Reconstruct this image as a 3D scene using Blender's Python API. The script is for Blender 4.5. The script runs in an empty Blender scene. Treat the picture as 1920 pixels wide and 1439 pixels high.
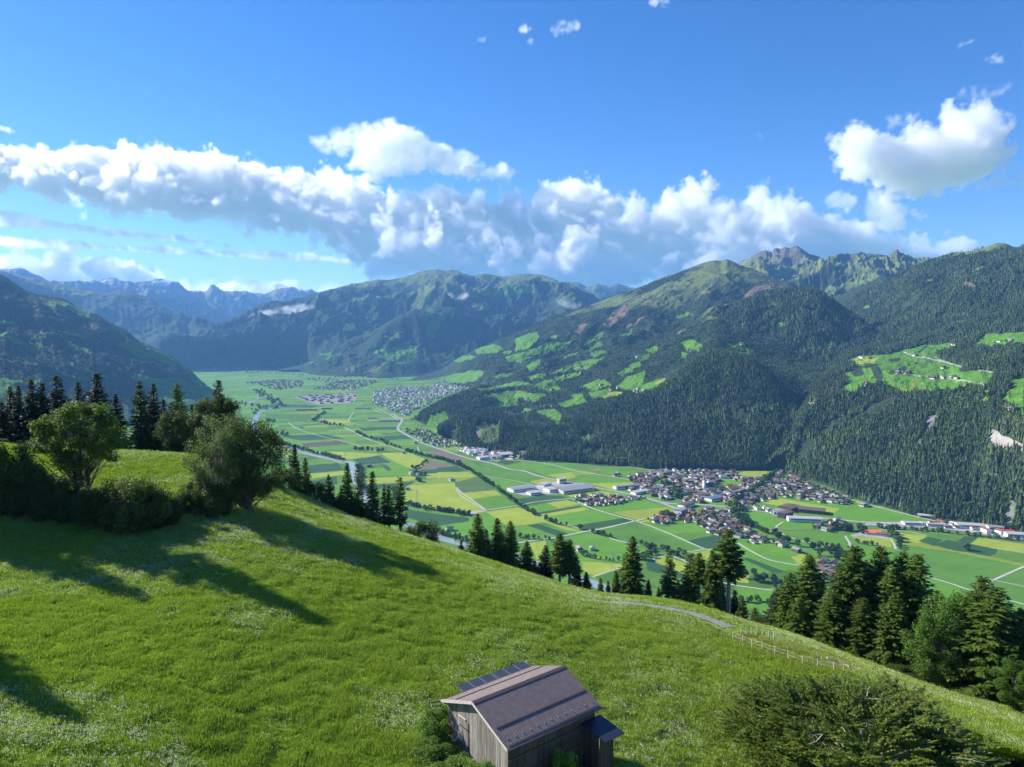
import bpy, math, random
import numpy as np
from mathutils import Vector, Matrix
sc = bpy.context.scene
C = sc.collection
R = math.radians
rng = np.random.default_rng(7)
random.seed(7)

# ------------------------------------------------------------------ camera
F = 1331.0; CX = 960.0; CY = 719.5; PITCH = math.atan((719.5-622.0)/F); CAMZ = 450.0
cp, sp = math.cos(PITCH), math.sin(PITCH)
cam_d = bpy.data.cameras.new('camera'); cam = bpy.data.objects.new('camera', cam_d); C.objects.link(cam)
cam.location = (0, 0, CAMZ); cam.rotation_euler = (R(90)-PITCH, 0, 0)
cam_d.sensor_width = 36; cam_d.lens = F/1920*36; cam_d.clip_start = 0.5; cam_d.clip_end = 200000
sc.camera = cam

def ray(px, py):
    px = np.asarray(px, float); py = np.asarray(py, float)
    cx = (px-CX)/F; cz = -(py-CY)/F
    return cx, cp+cz*sp, -sp+cz*cp
def unproj(px, py, r):
    x, y, z = ray(px, py); h = np.hypot(x, y)
    return x/h*r, y/h*r, CAMZ+z/h*r
def floor_r(px, py, z=0.0):
    x, y, zz = ray(px, py)
    return (z-CAMZ)/zz*np.hypot(x, y)
def on_floor(px, py, z=0.0):
    r = floor_r(px, py, z); x, y, zz = ray(px, py); h = np.hypot(x, y)
    return x/h*r, y/h*r
def proj(x, y, z):
    z = z-CAMZ
    f = y*cp - z*sp; u = y*sp + z*cp
    f = np.where(f < 1e-3, 1e-3, f)
    return CX+F*x/f, CY-F*u/f
def azim(px, py):
    x, y, z = ray(px, py); return np.arctan2(x, y)
AZ_MID = lambda px: np.arctan((np.asarray(px, float)-CX)/F)

# ------------------------------------------------------------------ noise
def _h(ix, iy, seed):
    n = (ix.astype(np.int64)*374761393 + iy.astype(np.int64)*668265263 + seed*974711) & 0xffffffff
    n = ((n ^ (n >> 13))*1274126177) & 0xffffffff
    n = ((n ^ (n >> 16))*2246822519) & 0xffffffff
    return ((n ^ (n >> 15)) & 0xffffff)/float(0xffffff)
def vn(x, y, seed=0):
    x = np.asarray(x, float); y = np.asarray(y, float)
    ix = np.floor(x); iy = np.floor(y); fx = x-ix; fy = y-iy
    ix = ix.astype(np.int64); iy = iy.astype(np.int64)
    ux = fx*fx*fx*(fx*(fx*6-15)+10); uy = fy*fy*fy*(fy*(fy*6-15)+10)
    a = _h(ix, iy, seed); b = _h(ix+1, iy, seed); c = _h(ix, iy+1, seed); d = _h(ix+1, iy+1, seed)
    return (a+(b-a)*ux)*(1-uy) + (c+(d-c)*ux)*uy
def fbm(x, y, o=5, seed=0, gain=.5, ridged=False):
    s = 0.; a = 1.; t = 0.; x = np.asarray(x, float); y = np.asarray(y, float)
    for i in range(o):
        n = vn(x, y, seed+i*17)
        if ridged: n = 1-np.abs(2*n-1)
        s = s + a*n; t += a; a *= gain
        x, y = x*1.6*1.25+y*1.2*.25+3.1, y*1.6*1.25-x*1.2*.25+7.7
    return s/t
def sstep(a, b, x):
    t = np.clip((x-a)/(b-a), 0, 1); return t*t*(3-2*t)

# ------------------------------------------------------------------ mesh helpers
def fast_mesh(name, v, f, k=4):
    me = bpy.data.meshes.new(name); v = np.asarray(v, np.float32); f = np.asarray(f, np.int32)
    me.vertices.add(len(v)); me.vertices.foreach_set('co', v.ravel())
    me.loops.add(f.size); me.loops.foreach_set('vertex_index', f.ravel())
    n = f.size//k
    me.polygons.add(n); me.polygons.foreach_set('loop_start', np.arange(n, dtype=np.int32)*k)
    me.update(calc_edges=True); me.validate()
    return me
def grid_faces(nr, nc, keep=None):
    i = np.arange(nr-1)[:, None]*nc + np.arange(nc-1)[None, :]
    f = np.stack([i, i+1, i+nc+1, i+nc], -1).reshape(-1, 4)
    return f if keep is None else f[keep.reshape(-1)]
def set_col(me, name, col):
    a = me.attributes.new(name, 'FLOAT_COLOR', 'POINT')
    c = np.ones((len(me.vertices), 4), np.float32); c[:, :3] = col; a.data.foreach_set('color', c.ravel())
def link(o, parent=None):
    C.objects.link(o)
    if parent is not None: o.parent = parent
    return o
def obj(name, me, mat=None, parent=None, loc=None):
    o = bpy.data.objects.new(name, me); link(o, parent)
    if mat is not None:
        for m in (mat if isinstance(mat, (list, tuple)) else [mat]): me.materials.append(m)
    if loc is not None: o.location = loc
    return o
def tag(o, label=None, cat=None, group=None, kind=None):
    if label: o['label'] = label
    if cat: o['category'] = cat
    if group: o['group'] = group
    if kind: o['kind'] = kind
    return o
class MB:
    """collects quads/polys into one mesh"""
    def __init__(s): s.v = []; s.f = []; s.m = []
    def add(s, vs, fs, mi=0):
        b = len(s.v); s.v += [tuple(p) for p in vs]; s.f += [tuple(b+i for i in f) for f in fs]; s.m += [mi]*len(fs)
    def box(s, lo, hi, M=None, mi=0):
        vs = [Vector((x, y, z)) for z in (lo[2], hi[2]) for y in (lo[1], hi[1]) for x in (lo[0], hi[0])]
        if M is not None: vs = [M@p for p in vs]
        s.add(vs, [(0,2,3,1),(4,5,7,6),(0,1,5,4),(2,6,7,3),(0,4,6,2),(1,3,7,5)], mi)
    def tube(s, pts, rad, n=6, mi=0):
        rings = []
        for i, p in enumerate(pts):
            p = Vector(p); d = (Vector(pts[min(i+1, len(pts)-1)])-Vector(pts[max(i-1, 0)]))
            d.normalize() if d.length > 0 else None
            a = d.orthogonal().normalized() if abs(d.z) < .95 else Vector((1, 0, 0)); b = d.cross(a).normalized(); a = b.cross(d)
            r = rad[i] if hasattr(rad, '__len__') else rad
            rings.append([p+a*math.cos(2*math.pi*k/n)*r+b*math.sin(2*math.pi*k/n)*r for k in range(n)])
        vs = [q for g in rings for q in g]; fs = []
        for i in range(len(pts)-1):
            for k in range(n): fs.append((i*n+k, i*n+(k+1) % n, (i+1)*n+(k+1) % n, (i+1)*n+k))
        fs.append(tuple(range(n))[::-1]); fs.append(tuple((len(pts)-1)*n+k for k in range(n)))
        s.add(vs, fs, mi)
    def mesh(s, name):
        me = bpy.data.meshes.new(name); me.from_pydata([tuple(p) for p in s.v], [], s.f); me.update()
        if any(s.m): me.polygons.foreach_set('material_index', s.m)
        return me

# ------------------------------------------------------------------ node helpers
def new_mat(name):
    m = bpy.data.materials.new(name); m.use_nodes = True; nt = m.node_tree; nt.nodes.clear()
    return m, nt
def N(nt, t, **kw):
    n = nt.nodes.new(t)
    for k, v in kw.items():
        if k.startswith('i_'): n.inputs[k[2:].replace('_', ' ')].default_value = v
        elif k.startswith('n_'): n.inputs[int(k[2:])].default_value = v
        else: setattr(n, k, v)
    return n
def L(nt, a, b): nt.links.new(a, b)
def ramp(nt, fac, stops):
    n = nt.nodes.new('ShaderNodeValToRGB'); L(nt, fac, n.inputs[0]); e = n.color_ramp.elements
    while len(e) > 1: e.remove(e[-1])
    e[0].position = stops[0][0]; e[0].color = (*stops[0][1], 1)
    for p, c in stops[1:]:
        q = e.new(p); q.color = (*c, 1)
    return n.outputs[0]
def mixc(nt, a, b, f, mode='MIX'):
    n = nt.nodes.new('ShaderNodeMix'); n.data_type = 'RGBA'; n.blend_type = mode
    for s, v in ((n.inputs[0], f), (n.inputs[6], a), (n.inputs[7], b)):
        if hasattr(v, 'links'): L(nt, v, s)
        elif isinstance(v, tuple): s.default_value = (*v, 1) if len(v) == 3 else v
        else: s.default_value = v
    return n.outputs[2]
def mat_simple(name, col, rough=.8, var=.15, scale=3., metal=0., spec=.3, bump=0.):
    m, nt = new_mat(name)
    geo = N(nt, 'ShaderNodeTexCoord')
    no = N(nt, 'ShaderNodeTexNoise'); no.inputs['Scale'].default_value = scale; no.inputs['Detail'].default_value = 5
    L(nt, geo.outputs['Object'], no.inputs['Vector'])
    c = ramp(nt, no.outputs['Fac'], [(.3, tuple(x*(1-var) for x in col)), (.7, tuple(min(1, x*(1+var)) for x in col))])
    b = N(nt, 'ShaderNodeBsdfPrincipled'); b.inputs['Roughness'].default_value = rough; b.inputs['Metallic'].default_value = metal
    b.inputs['Specular IOR Level'].default_value = spec
    L(nt, c, b.inputs['Base Color'])
    if bump:
        bp = N(nt, 'ShaderNodeBump'); bp.inputs['Strength'].default_value = bump; bp.inputs['Distance'].default_value = .05
        L(nt, no.outputs['Fac'], bp.inputs['Height']); L(nt, bp.outputs[0], b.inputs['Normal'])
    o = N(nt, 'ShaderNodeOutputMaterial'); L(nt, b.outputs[0], o.inputs[0])
    return m
def mat_attr(name, nscale, amp, bump=0., bdist=1., nscale2=None, rough=1.0, attr='albedo', det=6):
    """albedo stored on the mesh, broken up by world-space noise"""
    m, nt = new_mat(name)
    at = N(nt, 'ShaderNodeAttribute', attribute_name=attr)
    geo = N(nt, 'ShaderNodeNewGeometry')
    no = N(nt, 'ShaderNodeTexNoise'); no.inputs['Scale'].default_value = nscale; no.inputs['Detail'].default_value = det; no.inputs['Roughness'].default_value = .65
    L(nt, geo.outputs['Position'], no.inputs['Vector'])
    c = ramp(nt, no.outputs['Fac'], [(.28, (1-amp,)*3), (.72, (1+amp,)*3)])
    col = mixc(nt, at.outputs['Color'], c, 1.0, 'MULTIPLY')
    b = N(nt, 'ShaderNodeBsdfPrincipled'); b.inputs['Roughness'].default_value = rough; b.inputs['Specular IOR Level'].default_value = .1
    L(nt, col, b.inputs['Base Color'])
    if bump:
        n2 = N(nt, 'ShaderNodeTexNoise'); n2.inputs['Scale'].default_value = nscale2 or nscale; n2.inputs['Detail'].default_value = 4; n2.inputs['Roughness'].default_value = .6
        L(nt, geo.outputs['Position'], n2.inputs['Vector'])
        bp = N(nt, 'ShaderNodeBump'); bp.inputs['Strength'].default_value = bump; bp.inputs['Distance'].default_value = bdist
        L(nt, n2.outputs['Fac'], bp.inputs['Height']); L(nt, bp.outputs[0], b.inputs['Normal'])
    o = N(nt, 'ShaderNodeOutputMaterial'); L(nt, b.outputs[0], o.inputs[0])
    return m

# ------------------------------------------------------------------ polygons traced in crops of the photo: (offset x, offset y, scale)
Z1 = (0, 600, 3.427); Z2 = (400, 660, 3.427); Z3 = (820, 760, 3.427); Z4 = (1360, 820, 3.427); Z7 = (1360, 440, 3.427); Z8 = (800, 440, 3.198); ZV = (1160, 860, 5.997); ZP = (0, 0, 1.)
ZA = (0, 180, 2.0); ZB = (960, 180, 2.0); Z6 = (1300, 1160, 3.097); Z5 = (760, 1180, 4.0)
def zp(Z, pts): return [(Z[0]+p[0]/Z[2], Z[1]+p[1]/Z[2]) for p in pts]
def inpoly(px, py, poly):
    x0 = min(p[0] for p in poly); x1 = max(p[0] for p in poly); y0 = min(p[1] for p in poly); y1 = max(p[1] for p in poly)
    res = np.zeros(px.shape, bool); m = (px >= x0) & (px <= x1) & (py >= y0) & (py <= y1)
    if not m.any(): return res
    x = px[m]; y = py[m]; c = np.zeros(x.shape, bool); n = len(poly)
    for i in range(n):
        xa, ya = poly[i]; xb, yb = poly[(i+1) % n]
        if ya == yb: continue
        t = ((ya > y) != (yb > y)) & (x < (xb-xa)*(y-ya)/(yb-ya)+xa); c ^= t
    res[m] = c; return res
# ------------------------------------------------------------------ terrain sheets: polar height fields round the drone
class Sheet:
    """control lines near -> far, each a list of (px, py, r) with r None for a point on the valley floor"""
    def __init__(s, px0, px1, nc, lines, rows, smooth=6, stops=None):
        s.az = AZ_MID(np.linspace(px0, px1, nc)); s.nc = nc
        Rk = []; Zk = []
        for li, ln in enumerate(lines):
            sm = smooth
            if isinstance(ln, tuple): sm, ln = ln
            a = []; r = []; z = []
            for px, py, rr in ln:
                if rr is None: rr = float(floor_r(px, py)); zz = 0.
                else: zz = float(unproj(px, py, rr)[2])
                a.append(float(azim(px, py))); r.append(rr); z.append(zz)
            a = np.array(a); o = np.argsort(a); a = a[o]; r = np.array(r)[o]; z = np.array(z)[o]
            rk = np.interp(s.az, a, r); zk = np.interp(s.az, a, z)
            if sm:
                k = np.exp(-.5*(np.arange(-3*sm, 3*sm+1)/sm)**2); k /= k.sum(); p = 3*sm
                rk = np.convolve(np.pad(rk, p, 'edge'), k, 'valid'); zk = np.convolve(np.pad(zk, p, 'edge'), k, 'valid')
            Rk.append(rk); Zk.append(zk)
        s.Rk = Rk; s.Zk = Zk
        RR = []; ZZ = []; V = []
        K = len(Rk)
        for k in range(K-1):
            n = rows[k]; t = np.linspace(0, 1, n, endpoint=(k == K-2))[:, None]
            def cr(P):
                p1 = P[k]; p2 = P[k+1]; p0 = P[k-1] if k > 0 else p1*2-p2; p3 = P[k+2] if k+2 < K else p2*2-p1
                # tangents limited so the surface never folds
                m1 = .5*(p2-p0); m2 = .5*(p3-p1); d = p2-p1
                lim = lambda m: np.where(np.sign(m) == np.sign(d), np.sign(d)*np.minimum(np.abs(m), 2.*np.abs(d)), 0*d)
                m1 = lim(m1); m2 = lim(m2)
                return (2*t**3-3*t**2+1)*p1 + (t**3-2*t**2+t)*m1 + (-2*t**3+3*t**2)*p2 + (t**3-t**2)*m2
            RR.append(cr(Rk)); ZZ.append(cr(Zk)); V.append(np.broadcast_to(k+t, (n, nc)))
        s.R = np.vstack(RR); s.Z = np.vstack(ZZ); s.V = np.vstack(V)
        s.X = np.sin(s.az)[None]*s.R; s.Y = np.cos(s.az)[None]*s.R
    def mesh(s, name, keep=None):
        v = np.stack([s.X, s.Y, s.Z], -1).reshape(-1, 3)
        return fast_mesh(name, v, grid_faces(*s.X.shape, keep=keep))
    def z_at(s, x, y):
        a = math.atan2(x, y); r = math.hypot(x, y); c = np.interp(a, s.az, np.arange(s.nc)); i = min(int(c), s.nc-2); t = c-i
        return float((1-t)*np.interp(r, s.R[:, i], s.Z[:, i])+t*np.interp(r, s.R[:, i+1], s.Z[:, i+1]))
    def normals(s):
        P = np.stack([s.X, s.Y, s.Z], -1); du = np.gradient(P, axis=1); dv = np.gradient(P, axis=0); n = np.cross(du, dv)
        n /= np.linalg.norm(n, axis=-1, keepdims=True)+1e-9; n *= np.sign(n[..., 2:3]+1e-9); return n
def noisy(s, amp, scale, env, seed, gully=0., gsc=60., ridged=True, shear=0., fade=None):
    """relief: world-space ridged noise plus gullies that run down the slope; env[k] = weight at control line k"""
    e = np.interp(s.V, np.arange(len(env)), env)
    if fade: e = e*sstep(fade[0], fade[1], CX+F*np.tan(s.az))[None]
    n = fbm(s.X/scale, s.Y/scale, 7, seed, .55, ridged)-.5
    s.Z = s.Z + amp*e*n
    if gully:
        u = (s.az[None]*F + shear*s.V*100)/gsc; g = fbm(u, s.V*1.1+s.R/9000, 4, seed+99, .55, True)-.55
        s.Z = s.Z+gully*e*g
    s.e = e

FOREST = np.array([.030, .052, .026]); MEAD = np.array([.085, .20, .020]); ALP = np.array([.115, .150, .040]); ROCK = np.array([.27, .25, .22]); BARE = np.array([.17, .125, .085]); YEL = np.array([.22, .27, .03])
SNOW = np.array([.8, .82, .85])
def paint(s, polys, base, jit=3., seed=5):
    px, py = proj(s.X, s.Y, s.Z)
    jx = (fbm(px/14, py/14, 3, seed)-.5)*4*jit; jy = (fbm(px/14+50, py/14+9, 3, seed+3)-.5)*2.5*jit
    col = base.copy(); tree = np.ones(px.shape, np.float32)
    for Z, colr, pts in polys:
        m = inpoly(px+jx, py+jy, zp(Z, pts)); col[m] = colr; tree[m] = 0
    return col, tree, px, py

# ---------------- fields on the valley floor (traced)
g = np.array([.085, .190, .030]); b = np.array([.105, .245, .026]); y = np.array([.26, .32, .040]); d = np.array([.035, .090, .036]); n_ = np.array([.17, .135, .09]); l = np.array([.13, .25, .04]); gy = np.array([.08, .14, .04]); PAV = np.array([.36, .35, .33])
FIELDS = [
 (Z2,y,[(640,640),(760,640),(1080,655),(1000,680),(870,690),(740,660)]),(Z2,d,[(890,690),(1060,668),(1145,712),(960,730)]),
 (Z2,y,[(1070,650),(1240,645),(1370,690),(1370,735),(1270,755),(1150,700)]),(Z2,n_,[(1395,692),(1560,735),(1600,745),(1300,758),(1370,722)]),
 (Z2,n_,[(1370,640),(1440,622),(1500,640),(1670,690),(1560,700),(1400,660)]),(Z2,d,[(1290,765),(1580,745),(1620,768),(1330,785)]),
 (Z2,y,[(1240,862),(1550,840),(1570,890),(1740,1012),(1650,1030),(1300,1000),(1230,960)]),(Z2,y,[(1360,785),(1640,770),(1690,803),(1370,815)]),
 (Z2,gy,[(1550,840),(1780,830),(1810,882),(1600,905),(1565,880)]),(Z2,y,[(1590,907),(1810,890),(1850,922),(1650,943)]),
 (Z2,b,[(1650,945),(1850,930),(1919,965),(1919,997),(1760,1015)]),(Z2,d,[(960,855),(1170,845),(1310,830),(1230,870),(1110,880),(970,882)]),
 (Z2,y,[(950,810),(1280,800),(1330,815),(1180,840),(960,852)]),(Z2,b,[(980,750),(1250,745),(1280,795),(955,800)]),(Z2,d,[(1080,732),(1110,728),(1150,760),(1120,765)]),
 (Z2,d,[(1230,1010),(1640,1075),(1640,1090),(1430,1120),(1230,1060)]),(Z2,b,[(1430,1125),(1660,1095),(1660,1190),(1480,1160)]),
 (Z2,d,[(600,730),(800,715),(840,760),(620,780)]),(Z2,y,[(600,790),(840,765),(840,790),(590,818)]),(Z2,d,[(620,832),(790,800),(800,850),(680,870)]),
 (Z2,y,[(430,620),(500,640),(480,680),(440,650)]),(Z2,n_*.6,[(560,590),(800,570),(880,590),(600,615)]),(Z2,d,[(1000,550),(1240,535),(1280,558),(1040,570)]),
 (Z2,y,[(680,430),(880,440),(880,458),(700,463)]),(Z2,b,[(1110,572),(1270,560),(1290,590),(1150,600)]),(Z2,d,[(930,490),(1180,480),(1210,498),(960,508)]),
 (Z2,d,[(320,340),(430,335),(700,345),(640,358),(330,358)]),(Z2,b,[(700,360),(900,355),(1000,370),(880,395),(740,390)]),
 (Z2,g*.8,[(330,400),(620,400),(640,440),(350,430)]),(Z2,d,[(400,540),(700,528),(860,560),(560,570)]),
 (Z3,g,[(130,372),(200,355),(290,400),(220,418)]),(Z3,g*1.1,[(240,410),(380,395),(730,470),(590,500),(310,458)]),(Z3,b,[(310,462),(590,505),(640,522),(430,548),(340,500)]),
 (Z3,y,[(0,430),(190,427),(240,458),(0,470)]),(Z3,d,[(0,402),(120,392),(190,422),(0,431)]),(Z3,y,[(0,500),(108,500),(120,560),(300,672),(170,690),(0,660)]),
 (Z3,gy,[(110,497),(250,462),(345,545),(150,563),(118,530)]),(Z3,y,[(150,568),(360,548),(410,580),(210,604)]),(Z3,b*.9,[(210,606),(420,585),(512,640),(320,670)]),
 (Z3,y,[(310,685),(520,655),(620,700),(720,748),(500,780),(440,770),(360,730)]),(Z3,y,[(720,750),(940,817),(830,802),(660,742)]),(Z3,d,[(570,770),(650,762),(855,830),(760,838)]),
 (Z3,b,[(440,775),(570,770),(760,838),(640,860),(500,800)]),
 (Z3,d,[(500,580),(790,580),(850,600),(560,642)]),(Z3,g,[(470,573),(580,563),(640,588),(510,603)]),(Z3,y,[(700,630),(830,610),(920,633),(780,660)]),
 (Z3,b,[(580,652),(700,630),(780,663),(640,690)]),(Z3,d,[(640,690),(920,645),(930,655),(690,702)]),(Z3,y,[(650,705),(930,656),(980,670),(690,722)]),
 (Z3,b,[(690,724),(1000,672),(1230,738),(870,775),(760,752)]),(Z3,d,[(870,775),(1200,725),(1268,745),(940,807)]),(Z3,b,[(1010,655),(1320,605),(1520,680),(1270,742)]),
 (Z3,y*.9,[(1120,688),(1480,655),(1520,680),(1280,738)]),(Z3,g,[(850,850),(1260,762),(1700,922),(1560,942),(1400,952),(1110,850)]),(Z3,d,[(1600,872),(1780,833),(1870,850),(1850,905),(1720,925)]),
 (Z3,g,[(1380,762),(1640,752),(1770,832),(1600,867)]),(Z3,b,[(1400,790),(1640,760),(1740,810),(1500,830)]),(Z3,y,[(1300,745),(1430,715),(1390,755),(1290,752)]),(Z3,y,[(820,572),(990,545),(1200,572),(1120,598),(1000,580),(860,592)]),
 (Z3,d,[(370,370),(420,352),(540,362),(450,385)]),(Z3,b,[(460,390),(580,367),(860,440),(700,448)]),(Z3,y,[(700,450),(860,432),(890,462),(830,482)]),
 (Z3,g*1.1,[(780,385),(950,367),(1410,420),(1200,460),(1120,460)]),(Z3,b,[(950,400),(1200,420),(1300,430),(1150,455)]),(Z3,b,[(870,490),(1000,445),(1270,495),(1180,540),(930,510)]),(Z3,y,[(960,505),(1250,495),(1270,505),(1120,540)]),
 (Z3,y,[(590,490),(690,472),(800,490),(640,512)]),(Z3,y,[(590,885),(700,872),(700,960),(640,992)]),(Z3,b,[(850,850),(990,822),(1110,862),(1220,892),(1400,950),(1200,1000),(960,950)]),
 (Z3,y,[(920,950),(1100,995),(1000,990)]),(Z3,y,[(930,1005),(1200,1020),(1200,1040),(1010,1100),(930,1060)]),(Z3,g*.8,[(1010,1105),(1210,1045),(1430,1180),(1060,1140)]),
 (Z3,y,[(1380,990),(1460,972),(1640,1030),(1600,1090),(1440,1040)]),(Z3,d,[(1340,1000),(1400,1010),(1600,1090),(1590,1120),(1350,1060)]),(Z3,y,[(1600,952),(1750,932),(1760,1000),(1640,982)]),
 (Z3,b,[(0,780),(200,750),(300,770),(440,800),(200,860),(60,820)]),(Z3,b,[(270,700),(310,685),(440,770),(300,760)]),(Z3,d,[(0,700),(200,722),(210,740),(0,780)]),
 (Z4,y,[(70,235),(180,205),(270,210),(262,250),(190,265)]),(Z4,b,[(0,275),(70,270),(130,305),(0,315)]),(Z4,y,[(230,420),(340,390),(560,430),(740,460),(690,490),(640,480),(480,450),(350,445)]),
 (Z4,b,[(690,490),(820,410),(1380,550),(900,545),(700,520)]),(Z4,b,[(80,480),(270,490),(370,545),(210,580),(110,540)]),(Z4,b,[(340,580),(450,545),(600,565),(540,595)]),
 (Z4,b*.9,[(360,600),(700,590),(770,640),(780,700),(640,690),(480,650)]),(Z4,y,[(810,635),(1060,655),(1070,710),(870,690)]),
 (Z4,g*1.08,[(1130,680),(1919,830),(1919,1080),(1600,980),(1260,890)]),(Z4,y*.8,[(1130,670),(1250,680),(1919,815),(1919,830),(1500,745),(1140,690)]),(Z4,y,[(1090,610),(1290,635),(1250,680),(1120,660)]),
 (Z4,d,[(1240,665),(1310,640),(1400,660),(1340,700)]),(Z4,d,[(1350,690),(1420,660),(1750,720),(1740,750),(1700,765),(1430,720)]),(Z4,d,[(1490,670),(1540,635),(1620,645),(1570,685)]),
 (Z4,g,[(1290,617),(1530,635),(1480,665),(1320,637)]),(Z4,y,[(1575,685),(1630,647),(1919,682),(1919,740),(1740,720)]),(Z4,g,[(1750,732),(1919,757),(1919,805),(1720,767)]),
 (Z4,b,[(100,702),(260,680),(480,750),(400,770),(470,820),(280,780)]),(Z4,y,[(420,770),(500,747),(600,790),(560,850),(480,830)]),(Z4,d,[(110,772),(160,780),(400,870),(300,870),(130,790)]),
 (Z4,b,[(100,695),(160,735),(400,868),(170,780),(110,770)]),
 (Z4,y,[(60,850),(150,870),(150,940),(70,930)]),(Z4,b,[(60,955),(400,1002),(360,1020),(340,1050),(200,1060),(60,1010)]),(Z4,b,[(210,1090),(350,1062),(340,1150),(240,1170)]),
 # paved yards and settled ground
 (Z3,PAV,[(630,520),(760,490),(900,500),(990,535),(880,545),(760,570),(600,570),(640,540)]),(Z3,PAV,[(430,550),(480,545),(640,575),(560,580)]),
 (Z3,PAV,[(110,285),(180,290),(280,285),(400,292),(540,330),(540,345),(340,355)]),(Z3,n_*1.3,[(980,410),(1030,405),(1050,420),(1000,425)]),
 (Z4,PAV,[(900,545),(1140,545),(1560,560),(1919,625),(1919,665),(1500,598),(1180,575),(900,570)]),(Z4,PAV*1.1,[(1230,500),(1300,485),(1400,520),(1440,550),(1340,535)]),
 (Z4,PAV*.9,[(800,630),(890,600),(1060,650),(1050,655),(810,633)]),(Z4,PAV*.8,[(290,500),(380,480),(600,540),(430,545),(400,525)]),
 (Z2,PAV*.5+n_*.4,[(520,290),(640,280),(880,265),(930,280),(900,330),(680,340),(600,320)]),(Z2,PAV,[(1640,1035),(1700,1020),(1750,1022),(1660,1045)]),(Z3,PAV,[(170,690),(300,675),(320,682),(220,698)]),
 (Z2,l,[(1230,455),(1290,455),(1290,468),(1240,470)]),
]
nc = 2150; pxs = np.linspace(-120, 2080, nc); pys = np.concatenate([np.linspace(633, 700, 90)[:-1], np.linspace(700, 1250, 620)])
az = AZ_MID(pxs); rr = np.array([float(floor_r(CX, p)) for p in pys]) ; rr = rr[::-1]
rr = np.concatenate([[60, 250, 500], rr])
FX = np.sin(az)[None]*rr[:, None]; FY = np.cos(az)[None]*rr[:, None]; FZ = 0*FX
px, py = proj(FX, FY, FZ)
# parcels: long strips across the valley, hashed colours
th = R(24); U = FX*math.cos(th)+FY*math.sin(th); Vv = -FX*math.sin(th)+FY*math.cos(th)
U = U+30*(fbm(FX/900, FY/900, 2, 3)-.5); Vv = Vv+60*(fbm(FX/1100+5, FY/1100, 2, 4)-.5)
row = np.floor(Vv/62); off = _h(row.astype(np.int64), row.astype(np.int64)*0, 1)*300
cell = np.floor((U+off)/(170+130*_h(row.astype(np.int64), row.astype(np.int64)*0+9, 2)))
hh = _h(row.astype(np.int64), cell.astype(np.int64), 31)
pal = np.stack([g, b, g*.85, b*.9, g*1.1, g, b, l*.8, g*.95, b*.95, g*.75, y*.5+g*.5, b]); fcol = pal[(hh*len(pal)).astype(int).clip(0, len(pal)-1)]
fcol = fcol*(.55+.45*sstep(0, 1, np.ones_like(px)))[..., None]
for Z, c, pts in FIELDS:
    m = inpoly(px, py, zp(Z, pts)); fcol[m] = c
# mowing lanes and patchiness are part of the crop
fcol *= (.96+.24*fbm(FX/60, FY/60, 4, 9) + .16*(fbm(U/200, Vv/4.5, 2, 12)-.5))[..., None]
me = fast_mesh('valley_floor', np.stack([FX, FY, FZ], -1).reshape(-1, 3), grid_faces(*FX.shape)); set_col(me, 'albedo', fcol.reshape(-1, 3))
M_floor = mat_attr('field_crops', .02, .10, .3, 1.5, .25)
tag(obj('valley_floor', me, M_floor), 'flat green valley floor of strip fields and meadows', kind='structure')
mb = MB(); mb.add([(-60000, -20000, -6), (60000, -20000, -6), (60000, 90000, -6), (-60000, 90000, -6)], [(0, 1, 2, 3)])
tag(obj('ground', mb.mesh('ground'), mat_simple('ground_grass', (.06, .12, .03), scale=.002)), 'green ground of the land beyond the valley', kind='structure')

# ---------------- mountains
M_hill = mat_attr('wooded_slope', .035, .34, .8, 14., .045, det=8)
M_far = mat_attr('far_slope', .012, .30, .6, 30., .02, det=8)
SHEETS = {}
def back(line, dr, dz, per=None):
    """a line behind the crest, lower by dz"""
    out = []
    for px, py, r in line:
        z = float(unproj(px, py, r)[2]) if r is not None else 0
        if r is None: r = float(floor_r(px, py))
        r2 = r+dr; z2 = z-dz
        x, yy, zz = ray(px, 622); h = float(np.hypot(x, yy))
        # pixel row for that height
        pyy = py; lo, hi = -2000, 3000
        for _ in range(50):
            mid = (lo+hi)/2
            if float(unproj(px, mid, r2)[2]) > z2: lo = mid
            else: hi = mid
        out.append((px, mid, r2))
    return out
def under(line, dr, z2):
    out = []
    for px, py, r in line:
        if r is None: r = float(floor_r(px, py))
        r2 = max(20, r-dr); lo, hi = -2000, 6000
        for _ in range(50):
            mid = (lo+hi)/2
            if float(unproj(px, mid, r2)[2]) > z2: lo = mid
            else: hi = mid
        out.append((px, mid, r2))
    return out
def landcover(s, forest_top, rock_top=1e9, seed=1, meadow=.0, bw=120., alp=ALP, mscale=420., aniso=None):
    n1 = fbm(s.X/600, s.Y/600, 5, seed+40); n2 = fbm(s.X/180, s.Y/180, 4, seed+50)
    base = np.zeros(s.X.shape+(3,))+FOREST
    base *= (.75+.5*n2)[..., None]
    t = sstep(forest_top-bw, forest_top+bw, s.Z+(n1-.5)*900+(n2-.5)*300)[..., None]
    base = base*(1-t)+alp*(.75+.5*n1)[..., None]*t
    if rock_top < 1e8:
        nm = s.normals(); t = sstep(rock_top-150, rock_top+150, s.Z+(n2-.5)*700+(1-nm[..., 2])*500)[..., None]
        base = base*(1-t)+ROCK*.8*(.6+.8*n2)[..., None]*t
    if meadow > 0:
        q = fbm(s.X/mscale+9, s.Y/mscale, 4, seed+60); t = sstep(1-meadow, 1-meadow+.02, q+.25*(1-np.clip(s.Z/max(forest_top, 1), 0, 1))-.1)[..., None]
        base = base*(1-t)+MEAD*.8*t
    return base
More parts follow.
